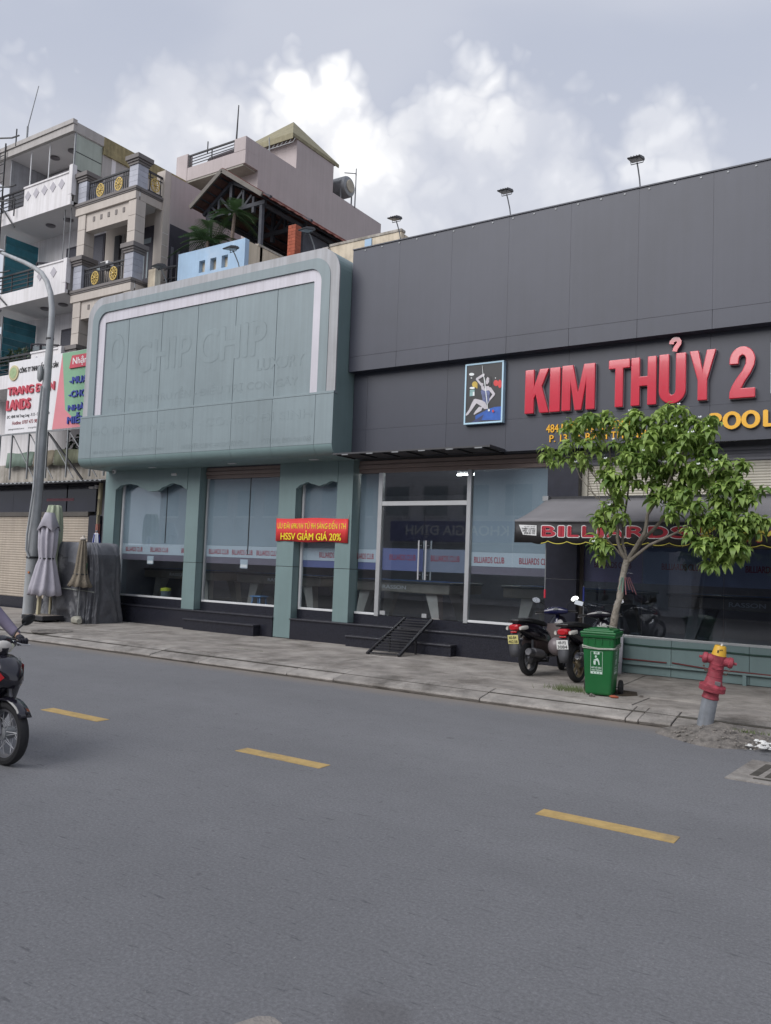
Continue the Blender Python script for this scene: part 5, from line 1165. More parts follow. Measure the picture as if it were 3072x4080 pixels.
# ---- folded cantilever parasols
def folded(c, ztop, prof, pl, amp, mat, nm, parent, n=72, seed=0, ph=0.):
    r_ = random.Random(seed); mb = MB(); vs = []; k = len(prof)
    for r, z in prof:
        for i in range(n):
            t = 2*math.pi*i/n; q = 1+amp*math.cos(pl*t+ph+.6*math.sin(3*z))+.05*math.sin(2*t+z*3)
            vs.append((c[0]+r*q*math.cos(t), c[1]+r*q*math.sin(t), z+.02*math.sin(pl*t+1)*(r/.3)))
    mb.add(vs, [(i*n+j, i*n+(j+1) % n, (i+1)*n+(j+1) % n, (i+1)*n+j) for i in range(k-1) for j in range(n)], True)
    o = mb.build(nm, mat, parent, 0, 60); m_ = o.modifiers.new('t', 'SOLIDIFY'); m_.thickness = .006; return o
ps = thing('folded_parasol', 'large folded mauve parasol on a wheeled black base beside the lamp post', 'parasol', (-18.45, 12.6, .15), 'folded parasols by the shop')
cx, cy = -18.36, 12.6
folded((cx, cy), 0, [(.20, 2.47), (.20, 2.2), (.19, 1.95), (.165, 1.72), (.165, 1.68), (.22, 1.5), (.29, 1.2), (.34, .98), (.37, .80)], 9, .16, 'parasol_mauve', 'canopy', ps)
hood = MB(); n = 48; vs = []
for i in range(n):
    t = 2*math.pi*i/n; sq = 1/max(abs(math.cos(t-.5)), abs(math.sin(t-.5))); vs.append((cx+.11*math.cos(t), cy+.11*math.sin(t), 2.84))
for i in range(n):
    t = 2*math.pi*i/n; sq = 1/max(abs(math.cos(t-.5)), abs(math.sin(t-.5))); vs.append((cx+.245*sq**.6*math.cos(t), cy+.245*sq**.6*math.sin(t), 2.50-.14*(1-abs(math.cos(2*(t-.5))))))
hood.add(vs, [(j, (j+1) % n, n+(j+1) % n, n+j) for j in range(n)]+[tuple(range(n))], True); o = hood.build('top_flap', 'parasol_mauve', ps, 0, 40); m_ = o.modifiers.new('t', 'SOLIDIFY'); m_.thickness = .006
MB().lathe([(.172, 1.685), (.176, 1.70), (.172, 1.715)], (cx, cy, 0), 'z', 24).build('tie_strap', 'iron', ps)
MB().bar((cx-.22, cy, .27), (cx-.20, cy, 1.0), .075).build('mast', 'cream_metal', ps)
b_ = MB().box(-18.86, -18.0, 12.33, 12.93, .19, .30).build('base_tray', 'iron', ps, .01); MB().box(-18.82, -18.04, 12.37, 12.89, .30, .305).build('base_slab', M('slab', (.25, .22, .19), .9), b_)
for x in (-18.75, -18.1): 
    for y in (12.42, 12.84): MB().lathe([(.045, -.02), (.045, .02)], (x, y, .19), 'y', 12).build('castor', 'rubber', b_)
g2 = thing('folded_parasol', 'folded pale green parasol standing behind the mauve one', 'parasol', (-18.75, 13.0, .15), 'folded parasols by the shop')
folded((-18.72, 12.98), 0, [(.07, 3.06), (.15, 3.04), (.19, 2.85), (.21, 2.5), (.2, 1.9), (.18, 1.72), (.26, 1.3), (.33, .9)], 8, .13, 'parasol_green', 'canopy', g2, seed=3)
MB().tube([(-18.72, 13.02, .15), (-18.72, 13.02, 3.0)], .03, 8).build('mast', 'cream_metal', g2)
sm_ = thing('folded_parasol', 'small folded brown parasol with a pale finial leaning before the tarp', 'parasol', (-17.46, 12.92, .3), 'folded parasols by the shop')
tl = Matrix.Translation((-17.46, 12.92, .25)) @ Matrix.Rotation(.02, 4, 'Y')
o = folded((0, 0), 0, [(.03, 1.98), (.07, 1.9), (.10, 1.6), (.13, 1.25), (.155, 1.1), (.20, .95), (.27, .80)], 8, .16, 'parasol_beige', 'canopy', sm_); o.matrix_parent_inverse = Matrix.Identity(4); o.data.transform(tl)
MB().tube([(0, 0, -.1), (0, 0, 1.95)], .02, 8).xf(tl).build('mast', 'galv', sm_); MB().lathe([(.0, 2.06), (.03, 2.05), (.025, 2.02), (.085, 1.97), (.07, 1.94)], (0, 0, 0), 'z', 14).xf(tl).build('finial', M('finial', (.5, .45, .4), .6), sm_)
MB().lathe([(.165, 1.09), (.17, 1.10), (.165, 1.115)], (0, 0, 0), 'z', 20).xf(tl).build('tie_strap', 'iron', sm_)
ws = thing('folded_parasol', 'white and blue parasol tip peeking over the tarp', 'parasol', (-17.95, 13.7, .15), 'folded parasols by the shop')
folded((-17.95, 13.7), 0, [(.03, 2.40), (.055, 2.36), (.075, 2.2), (.10, 1.9), (.14, 1.4), (.2, .8)], 6, .15, 'parasol_white', 'canopy', ws); MB().sphere((-17.95, 13.7, 2.44), .03, 10, 6).build('finial', 'galv', ws)
for k in range(3): MB().bar((-17.95+.06*math.cos(k*2.1-1.5), 13.7+.06*math.sin(k*2.1-1.5), 2.36), (-17.95+.10*math.cos(k*2.1-1.5), 13.7+.10*math.sin(k*2.1-1.5), 2.1), .025).build('blue_stripe', 'sign_blue', ws)
MB().tube([(-17.95, 13.7, .15), (-17.95, 13.7, 2.3)], .02, 6).build('mast', 'galv', ws)
# ---- stall under a dark tarpaulin
from mathutils import noise as mnoise
tp = thing('tarp_covered_stall', 'street stall wrapped in a dark creased tarpaulin beside the green pillar', 'stall', (-18.2, 13.5, .15))
mb = MB(); nu, nv = 280, 90; vs = []
x0, x1, y0, y1 = -19.12, -17.20, 13.06, 14.0
for j in range(nv+1):
    v = j/nv
    for i in range(nu):
        t = i/nu*2*math.pi; c, s = math.cos(t), math.sin(t); e = 5
        ux = math.copysign(abs(c)**(2/e), c); uy = math.copysign(abs(s)**(2/e), s)
        z = .15+1.71*min(1, v*1.282); k = 1.
        if v > .78: a = (v-.78)/.22; z = 1.86+.27*math.sin(min(1, a*1.6)*math.pi/2); k = 1-.13*(1-math.cos(min(1, a*1.6)*math.pi/2))-(max(0, a-.625)/.375)*.87
        else: k = 1+.05*(1-v/.78)**2
        X = (x0+x1)/2+ux*(x1-x0)/2*k; Y = (y0+y1)/2+uy*(y1-y0)/2*k
        rt_ = max(0, (X-(x1-.30))/.30); 
        if z > 1.8: z -= .16*rt_**2
        w_ = (1-v*.55)
        lo = max(0., 1-v/.78); per = t*3.1+.9*mnoise.noise(Vector((X*1.1, Y*1.1, z*.8)))+z*.55; d = (.5+.5*math.sin(per*4.3+2.2*mnoise.noise(Vector((X*1.7, Y*1.7, z*.9)))))**2*.075*(.25+lo)+.022*math.sin(per*9.7+z*2+3*mnoise.noise(Vector((X*2.1, Y*2.1, z*1.6+4))))*(.35+lo)+(1-abs(mnoise.noise(Vector((X*3.5+z*1.6, Y*3.5, z*1.7-X*1.5)))))**6*.020*w_+(1-abs(mnoise.noise(Vector((X*6-z*3, Y*6+9, z*3)))))**8*.012*w_
        vs.append((X+ux*d*.6, Y+uy*d-.06*max(0, .55-z)*(1 if uy < 0 else 0), z+(d*.4 if v > .7 else 0)))
mb.add(vs, [(j*nu+i, j*nu+(i+1) % nu, (j+1)*nu+(i+1) % nu, (j+1)*nu+i) for j in range(nv) for i in range(nu)], True)
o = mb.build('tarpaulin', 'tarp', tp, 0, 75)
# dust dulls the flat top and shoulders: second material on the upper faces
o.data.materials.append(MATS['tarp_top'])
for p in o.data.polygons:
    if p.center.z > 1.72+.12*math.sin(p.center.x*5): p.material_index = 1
MB().tube([(-19.2, 13.0, .86), (-18.6, 12.97, .98), (-18.0, 12.98, .97), (-17.4, 12.98, .95), (-17.12, 13.1, .92)], .009, 5).build('tie_rope', 'rope', tp)
mb = MB(); mb.add([(-17.5, 12.995, 1.62), (-17.30, 12.995, 1.62), (-17.32, 12.985, 1.30), (-17.40, 12.985, 1.02), (-17.48, 12.99, 1.2)], [(0, 1, 2, 3, 4)]); o = mb.build('poster', M('poster', (.01, .16, .07), .5, .1), tp)
for z in (1.40, 1.30, 1.20): MB().add([(-17.46, 12.98, z), (-17.36, 12.98, z), (-17.37, 12.975, z-.07), (-17.45, 12.975, z-.07)], [(0, 1, 2, 3)]).build('poster_print', 'white_print', tp)
bg_ = thing('sand_bag', 'small pale bag weighing down the brown parasol foot', 'bag', (-17.35, 12.78, .15))
MB().loft([(-.15, 0, .07, .05, .05), (-.1, 0, .09, .1, .09), (.05, 0, .10, .12, .1), (.16, 0, .07, .07, .06)], 12).xf(Matrix.Translation((-17.33, 12.80, .15)) @ Matrix.Rotation(-.2, 4, 'Z')).build('sack', M('sack', (.33, .32, .27), .9, .2, 8), bg_); MB().sphere((-17.5, 12.83, .28), .03, 8, 6).build('knot', 'rope', bg_)
# ---- conduits, security cameras
cdt = thing('wall_conduit', 'cream and red plastic conduits running down the gap by the green pillar', 'conduit', (-19, 14.9, .5))
q = onY(404, 1960, 14.95)
MB().box(q.x-.06, q.x+.03, 14.9, 14.98, 2.95, 3.86).build('cream_duct', 'conduit_cream', cdt, .01); MB().box(q.x-.12, q.x-.06, 14.93, 15.0, 2.3, 3.8).build('cream_duct', 'conduit_cream', cdt, .01); MB().box(q.x-.10, q.x+.0, 14.9, 14.98, 1.7, 2.7).build('red_duct', 'conduit_red', cdt, .01)
for dx in (-.03, .03): MB().tube([(q.x+dx, 14.88, 3.4), (q.x+dx+.05, 14.86, 2.8), (q.x+dx+.02, 14.87, 2.3), (q.x+dx+.06, 14.88, 1.9)], .008, 5).build('wire', 'iron', cdt)
def cctv(loc, lab, kind):
    t = thing('security_camera', lab, 'camera', loc); x, y, z = loc
    if kind == 'dome':
        MB().lathe([(.07, .0), (.07, .05)], (x, y, z), 'z', 14).build('mount', 'white_print', t); MB().lathe([(.045, 0), (.05, -.05), (.04, -.09), (0, -.10)], (x, y, z), 'z', 14).build('body', 'white_print', t); MB().sphere((x+.01, y-.035, z-.06), .025, 10, 6).build('lens', 'plastic_black', t)
    else:
        MB().box(x-.05, x+.05, y-.02, y+.05, z-.05, z+.05).build('mount', 'white_print', t, .006); b = MB().lathe([(.0, -.17), (.033, -.165), (.035, -.0), (.03, .02), (0, .02)], (x-.05, y-.05, z-.02), 'x', 12).build('body', 'white_print', t); MB().lathe([(0, -.172), (.02, -.171)], (x-.05, y-.05, z-.02), 'x', 10).build('lens', 'plastic_black', t)
p = onY(455, 1878, 14.0); cctv((p.x, 14.0, 4.06), 'white dome camera hanging under the left end of the green sign', 'dome')
p = onY(385, 1940, 15.08); cctv((p.x, 15.06, p.z), 'white bullet camera on the black fascia of the closed shop', 'bullet')
p = onY(722, 1880, 14.4); cctv((p.x, 14.35, p.z-.05), 'small camera in the corner beside the brown shutter box', 'bullet')
# ---- wheelie bin
bn2 = thing('wheelie_bin', 'green plastic wheelie bin roped to the young tree', 'bin', (0, 0, 0))
def taper(w0, d0, w1, d1, z0, z1, y0=0.): return [(-w0/2, y0-d0/2, z0), (w0/2, y0-d0/2, z0), (w0/2, y0+d0/2, z0), (-w0/2, y0+d0/2, z0), (-w1/2, y0-d1/2, z1), (w1/2, y0-d1/2, z1), (w1/2, y0+d1/2, z1), (-w1/2, y0+d1/2, z1)]
BF = [(0, 3, 2, 1), (4, 5, 6, 7), (0, 1, 5, 4), (1, 2, 6, 5), (2, 3, 7, 6), (3, 0, 4, 7)]
MB().add(taper(.355, .40, .44, .47, .02, .80), BF).build('body', 'bin_green', bn2, .03)
MB().add(taper(.47, .52, .49, .54, .785, .835), BF).build('rim', 'bin_green', bn2, .012)
for x in (-.15, -.05, .05, .15): MB().box(x-.006, x+.006, -.245, -.20, .70, .79).build('rib', 'bin_green', bn2)
for y in (-.1, .02, .14): MB().box(.205, .232, y-.006, y+.006, .70, .79).build('rib', 'bin_green', bn2)
ld = MB().add(taper(.50, .56, .49, .55, .836, .868, .0), BF).build('lid', 'bin_green', bn2, .012)
MB().add(taper(.44, .48, .42, .46, .866, .895), BF).build('lid_step', 'bin_green', ld, .012); MB().add(taper(.30, .34, .26, .30, .893, .912), BF).build('lid_panel', 'bin_green', ld, .01)
MB().tube([(-.14, .28, .86), (-.14, .33, .88), (.14, .33, .88), (.14, .28, .86)], .015, 8).build('handle', 'bin_green', bn2)
for s in (-1, 1):
    MB().lathe([(.045, -.027), (.085, -.027), (.10, -.018), (.10, .018), (.085, .027), (.045, .027)], (s*.235, .20, .10), 'x', 20).build('wheel', 'rubber', bn2)
MB().tube([(-.25, .20, .10), (.25, .20, .10)], .012, 8).build('axle', 'steel', bn2)
def bin_panel(frame, w):
    k = .0
    for a, b, c, d in ((-w/2, w/2, .60, .603), (-w/2, w/2, .303, .306), (-w/2, -w/2+.004, .303, .603), (w/2-.004, w/2, .303, .603)):
        MB().add([frame(a, c), frame(b, c), frame(b, d), frame(a, d)], [(0, 1, 2, 3)]).build('label_border', 'bin_sticker', bn2)
    def quad(pts, mat='bin_sticker', nm='label_print'): MB().add([frame(a, b) for a, b in pts], [tuple(range(len(pts)))]).build(nm, mat, bn2)
    quad([(-w/2, .305), (w/2, .305), (w/2, .335), (-w/2, .335)]); quad([(-w*.24, .565), (w*.24, .565), (w*.24, .603), (-w*.24, .603)])
    quad([(.03*w+.02*w*math.cos(i*.5236)-.06*w, .535+.017*math.sin(i*.5236)) for i in range(12)] and [(-.06*w+.085*w*math.cos(i*.5236), .535+.017*math.sin(i*.5236)) for i in range(12)])
    quad([(-.27*w, .475), (-.05*w, .475), (-.08*w, .425), (-.23*w, .425)])
    quad([(-.27*w, .485), (-.02*w, .51), (.10*w, .515), (.22*w, .48), (.27*w, .425), (.17*w, .425), (.12*w, .465), (.02*w, .482), (-.12*w, .478)])
    for body, z0, z1 in (('HÃY BỎ RÁC', .375, .405), ('VÀO THÙNG', .343, .368)):
        v, f = text_geo(body, .03); a0, a1 = min(p[0] for p in v), max(p[0] for p in v); b0, b1 = min(p[1] for p in v), max(p[1] for p in v)
        MB().add([frame(-w*.43+(p[0]-a0)/(a1-a0)*w*.86, z0+(p[1]-b0)/(b1-b0)*(z1-z0)) for p in v], f).build('label_print', 'bin_sticker', bn2)
    v, f = text_geo('HT', .04); a0, a1 = min(p[0] for p in v), max(p[0] for p in v); b0, b1 = min(p[1] for p in v), max(p[1] for p in v)
    MB().add([tuple(Vector(frame(-w*.13+(p[0]-a0)/(a1-a0)*w*.26, .573+(p[1]-b0)/(b1-b0)*.022))+Vector(frame(0, .3, .002))-Vector(frame(0, .3, 0))) for p in v], f).build('label_print', 'bin_green', bn2)
    for i in (-1, 0, 1): MB().add([tuple(Vector(frame(i*w*.25+a, .32+b, .002))) for a, b in ((-.009, -.008), (.009, -.008), (0, .01))], [(0, 1, 2)]).build('label_print', 'bin_green', bn2)
def ffront(u, z, out=0.): return (u-.02, -(.20+.035*(z-.02)/.78)-.004-out, z)
def fright(u, z, out=0.): return ((.1775+.0425*(z-.02)/.78)+.004+out, u-.01, z)
bin_panel(ffront, .165); bin_panel(fright, .17)
for zo, sg_, r_ in ((.665, .02, .0065), (.655, .0, .007), (.635, -.012, .006)):
    hw, hd_ = .222, .238
    MB().tube([(-hw, hd_, zo+.03), (-hw, -hd_+.02, zo+.015), (-hw+.02, -hd_, zo+.01), (0, -hd_-.004, zo-.01-sg_), (hw-.02, -hd_, zo-sg_), (hw, -hd_+.02, zo-sg_), (hw+.002, 0, zo+sg_), (hw, hd_, zo+.03), (0, .42, zo+.05), (-hw, hd_, zo+.03)], r_, 6).build('rope', 'rope', bn2)
MB().tube([(-.1, .28, .90), (.0, .3, .93), (.08, .33, .91), (.12, .4, .9)], .008, 6).build('rope', 'rope', bn2)
bn2.location = (-3.915, 11.57, .145); bn2.rotation_euler = (0, 0, R(7)); bn2.scale = (1.0, 1.0, 1.03)
# ---- fire hydrant, leaning
hy = thing('fire_hydrant', 'red fire hydrant with yellow cap leaning on a grey pipe at the kerb', 'fire hydrant', (0, 0, 0))
MB().lathe([(.092, -.15), (.09, .36)], n=24).build('riser_pipe', 'hyd_pipe', hy)
bd = MB().lathe([(.098, .335), (.10, .345), (.094, .355), (.09, .37), (.088, .42), (.09, .425), (.15, .43), (.15, .455), (.146, .458), (.146, .462), (.15, .465), (.15, .49), (.14, .497), (.11, .51), (.10, .53), (.092, .58), (.087, .60), (.091, .603), (.091, .611), (.086, .615), (.084, .675), (.088, .678), (.088, .687), (.083, .69), (.083, .745), (.087, .748), (.087, .757), (.083, .76), (.083, .86), (.0, .865)], n=28).build('body', 'hyd_red', hy)
for k in range(6): a = k*1.047; MB().lathe([(.013, .495), (.013, .508)], (.128*math.cos(a), .128*math.sin(a), 0), 'z', 6).build('flange_bolt', 'hyd_red', bd)
MB().lathe([(.084, .862), (.082, .87), (.066, .965), (.06, .975), (0, .976)], n=24).build('cap', 'hyd_yellow', hy); MB().bar((.005, 0, .97), (.012, 0, 1.005), .016).build('cap_stem', 'white_print', hy)
for k, (a, z) in enumerate(((.0, .90), (.3, .93), (-.25, .935))): MB().box(.02*k-.03, .02*k-.015+.0, -.083+.006*k, -.078, z, z+.03 if k == 0 else z+.01).build('cap_mark', 'black_print', hy)
for s in (-1, 1):
    nz = MB().lathe([(.06, .06), (.055, .115), (.062, .12), (.066, .125), (.066, .15), (.06, .165), (.035, .175), (.018, .178), (.016, .21), (.0, .212)], n=20)
    nz.xf(Matrix.Rotation(s*math.pi/2, 4, 'Y')); nz.xf(Matrix.Translation((0, 0, .80))); o = nz.build('nozzle_cap', 'hyd_red', bd)
    for k in range(9):
        a = k/8*math.pi; px_ = s*(.10+.0)+(s*.045)*math.cos(a); pz = .735-.085*math.sin(a)
        lk = MB().lathe([(.010, -.003), (.014, 0), (.010, .003)], (px_, -.02, pz), 'y' if k % 2 else 'x', 8); lk.build('chain_link', M('rust', (.12, .075, .06), .8, .3, 20), bd)
MB().prism_xz([(-.06, .715), (0, .695), (.06, .715), (0, .742)], -.093, -.078).build('cast_emblem', 'hyd_red', bd); MB().box(.01, .075, -.102, -.085, .515, .565).build('name_plate', 'plaque', bd, .004)
hy.location = (-2.22, 10.22, .14); hy.rotation_euler = (R(1.5), R(10.5), R(24)); hy.scale = (.97, .97, .97)
hy.rotation_mode = 'ZYX'
hy.rotation_euler = (R(2), R(10.5), R(14))
# rough mound of concrete and stones round the hydrant
mo = struct(MB().add([(0, 0, 0)], []).build('hydrant_mound', 'rubble'))
mb = MB(); n = 40; m = 10; vs = []
for j in range(m+1):
    for i in range(n):
        t = 2*math.pi*i/n; r = j/m; X = -2.05+(.62+.12*math.sin(2*t+1))*r*math.cos(t); Y = 10.22+(.52+.06*math.sin(3*t))*r*math.sin(t)
        Z = .24*(1-r)**.8+.02*mnoise.noise(Vector((X*9, Y*9, 0)))+.03*mnoise.noise(Vector((X*4, Y*4, 3)))+(.0 if r < .99 else -.03)
        vs.append((X, Y, max(Z*.85, -.02)))
mb.add(vs, [(j*n+i, j*n+(i+1) % n, (j+1)*n+(i+1) % n, (j+1)*n+i) for j in range(m) for i in range(n)], True)
bpy.data.objects.remove(mo); struct(mb.build('hydrant_mound', 'rubble'))
def stone(c, r, mat, name, parent, rg, k=.35):
    mb = MB(); mb.sphere((0, 0, 0), r, 8, 5, 1, rg.uniform(.6, 1), rg.uniform(.5, .8))
    mb.v = [tuple(Vector(v)*(1+rg.uniform(-k, k))+Vector(c)) for v in mb.v]; mb.sm = [False]*len(mb.sm); return mb.build(name, mat, parent)
rg = random.Random(5)
pb = MB()
for _ in range(260):
    a = rg.uniform(0, 6.28); r = rg.uniform(.15, 1.)**.6; X = -2.02+.66*r*math.cos(a); Y = 10.18+.50*r*math.sin(a); s = rg.uniform(.006, .02); z = .2*(1-r)**.8
    pb.lathe([(0, -s*.6), (s, -s*.2), (s*.8, s*.4), (0, s*.6)], (X, Y, max(z, .0)+.01), 'z', 5, False)
o = pb.build('loose_gravel', M('gravel', (.22, .20, .18), .95, .4, 30)); o['kind'] = 'stuff'
lt = MB()
for _ in range(36):
    X = -1.50+rg.gauss(0, .07); Y = 9.86+rg.gauss(0, .11); s = rg.uniform(.015, .045); lt.lathe([(0, -s*.5), (s, 0), (s*.6, s*.4), (0, s*.5)], (X, Y, .04+rg.uniform(0, .05)), 'z', 5, False, rg.uniform(.6, 1.3), rg.uniform(.5, 1))
o = lt.build('white_litter', M('litter', (.62, .62, .60), .8, .15)); o['kind'] = 'stuff'
# broken bits beside the bin
t = tag(stone((-3.66, 11.36, .175), .055, 'brick', 'brick_shard', None, rg, .12), 'broken orange brick piece at the foot of the green bin', 'brick'); t.scale = (1.3, .8, .7); t.location = (1.10, 2.27, .05)
tag(stone((-3.93, 11.25, .165), .04, 'rubble', 'stone_lump', None, rg), 'grey stone lump in front of the green bin', 'stone')
tag(stone((-3.40, 11.75, .165), .03, 'rubble', 'stone_lump', None, rg), 'small stone right of the bin wheel', 'stone')
# planting pit with soil, low grass
pit = struct(MB().prism_xy([(-4.1, 11.78), (-3.62, 11.62), (-3.48, 11.85), (-3.58, 12.15), (-4.0, 12.2)], .1, .162).build('planting_pit', 'soil'))
gr = MB()
for _ in range(420):
    X = -4.36+rg.gauss(0, .16); Y = 11.62+rg.gauss(0, .10); h = rg.uniform(.03, .11); a = rg.uniform(0, 6.28); dx, dy = math.cos(a)*h*.5, math.sin(a)*h*.5
    gr.add([(X-.004, Y, .14), (X+.004, Y, .14), (X+dx, Y+dy, .14+h)], [(0, 1, 2)])
for _ in range(160):
    X = rg.choice([-11.1, -11.0, -10.6, -1.72, -1.8]); Yb = 11.85 if X < -5 else 10.15; X += rg.gauss(0, .12); Y = Yb+rg.gauss(0, .02); h = rg.uniform(.02, .05); a = rg.uniform(0, 6.28)
    gr.add([(X-.004, Y, .13), (X+.004, Y, .13), (X+math.cos(a)*h*.5, Y+math.sin(a)*h*.5, .13+h)], [(0, 1, 2)])
o = gr.build('pavement_weeds', M('weeds', (.10, .13, .05), .8, .4, 20)); o['kind'] = 'stuff'
# drain inlet at the kerb, manhole on the pavement
dr = struct(MB().prism_xy([(-1.62, 8.30), (.4, 8.30), (.4, 9.30), (-1.55, 9.30)], .0, .012).build('drain_surround', 'kerb'))
for i in range(3): MB().prism_xy([(-1.45+i*.13, 8.55), (-1.38+i*.13, 8.55), (-1.32+i*.13, 9.15), (-1.40+i*.13, 9.15)], .012, .016).build('drain_slot', 'crackfill', dr)
MB().prism_xy([(-1.40, 8.42), (.3, 8.42), (.3, 8.47), (-1.40, 8.47)], .012, .016).build('drain_slot', 'crackfill', dr)
mh = struct(MB().lathe([(.42, .140), (.42, .158), (.40, .162), (.30, .162), (.29, .152), (0, .152)], (-15.9, 11.15, 0), 'z', 28).build('manhole_cover', 'rubble', None))
# cardboard-like printed panel leaning behind the bin
bdp = thing('leaning_panel', 'white protective panel with slanted red and grey lettering leaning on the green apron', 'panel', (-4.5, 14.2, .15))
fr = Matrix.Translation((-4.62, 14.22, .15)) @ Matrix.Rotation(R(-8), 4, 'X')
MB().box(-.14, .16, -.01, .01, 0, .66).xf(fr).build('board', M('panelw', (.40, .40, .44), .6, .06), bdp)
sl = fr @ Matrix.Translation((-.07, 0, .47)) @ Matrix.Rotation(R(62), 4, 'Y')
lettering('ALUVINA', 0, .36, -.03, .035, -.012, M('panel_txt', (.12, .07, .12), .6), bdp, off=.01, frame=sl); lettering('A', -.10, .0, .0, .10, -.012, 'red_print', bdp, off=.03, frame=fr @ Matrix.Translation((.02, 0, .47)))
# poles leaning by the dark pier
for lab, px_, z0, z1, m1, nm in (('thin steel awning crank with red grip hanging from the awning corner', -5.38, 1.42, 2.36, 'red_acrylic', 'awning_crank'), ('thin grey pole with a blue grip leaning by the pier', -5.13, 1.0, 1.62, 'sign_blue', 'mop_pole')):
    y_ = 13.0 if nm == 'awning_crank' else 14.15
    t = thing(nm, lab, 'pole', (px_, y_, z0 if nm == 'awning_crank' else .15))
    MB().tube([(px_, y_, z0 if nm == 'awning_crank' else .15), (px_, y_, z1)], .009, 6).build('rod', 'galv', t); MB().tube([(px_, y_, z0-.01 if nm == 'awning_crank' else 1.35), (px_, y_, z0+.13 if nm == 'awning_crank' else 1.6)], .017, 8).build('grip', m1, t)
# ------------------------------------------------------------------ motorbikes
def wheel(root, x, r, tw, rim, spokes, thin=False, parts=None, rot=None):
    w = bpy.data.objects.new('wheel', None); COL.objects.link(w); w.parent = root; w.location = Vector((x, 0, r))-worldloc(root)
    X = rot or Matrix.Identity(4); c = (x, 0, r)
    ri = r-tw*1.5
    MB().lathe([(ri, -tw*.75), (ri+tw*.5, -tw), (r-tw*.35, -tw*.9), (r-.004, -tw*.45), (r, 0), (r-.004, tw*.45), (r-tw*.35, tw*.9), (ri+tw*.5, tw), (ri, tw*.75), (ri, -tw*.75)], c, 'y', 36).xf(X).build('tyre', 'rubber', w)
    MB().lathe([(ri+.004, -tw*.7), (ri+.004, tw*.7), (ri-.02, tw*.6), (ri-.024, 0), (ri-.02, -tw*.6), (ri+.004, -tw*.7)], c, 'y', 36).xf(X).build('rim', rim, w)
    hub = MB().lathe([(.03, -.06), (.055, -.05), (.055, .05), (.03, .06)], c, 'y', 18); hub.xf(X).build('hub', rim if not thin else 'galv', w)
    if thin:
        sp = MB()
        for k in range(28):
            a = 2*math.pi*k/28; b = a+(.35 if k % 2 else -.35); s = .04 if k % 4 < 2 else -.04; sp.tube([(x+.05*math.cos(a), s, r+.05*math.sin(a)), (x+(ri-.015)*math.cos(b), 0, r+(ri-.015)*math.sin(b))], .0022, 4, False)
        sp.xf(X).build('spokes', 'steel', w)
    else:
        for k in range(spokes):
            a = 2*math.pi*k/spokes+.3
            m_ = MB()
            for s in (-.16, .16): m_.tube([(x+.04*math.cos(a), 0, r+.04*math.sin(a)), (x+(ri*.6)*math.cos(a+s*.4), .0, r+ri*.6*math.sin(a+s*.4)), (x+(ri-.01)*math.cos(a+s), 0, r+(ri-.01)*math.sin(a+s))], [.018, .014, .013], 6, True)
            m_.xf(X).build('spoke', rim, w)
    return w
PLATE = Matrix(((0, 1, 0, 0), (-1, 0, 0, 0), (0, 0, 1, 0), (0, 0, 0, 1)))
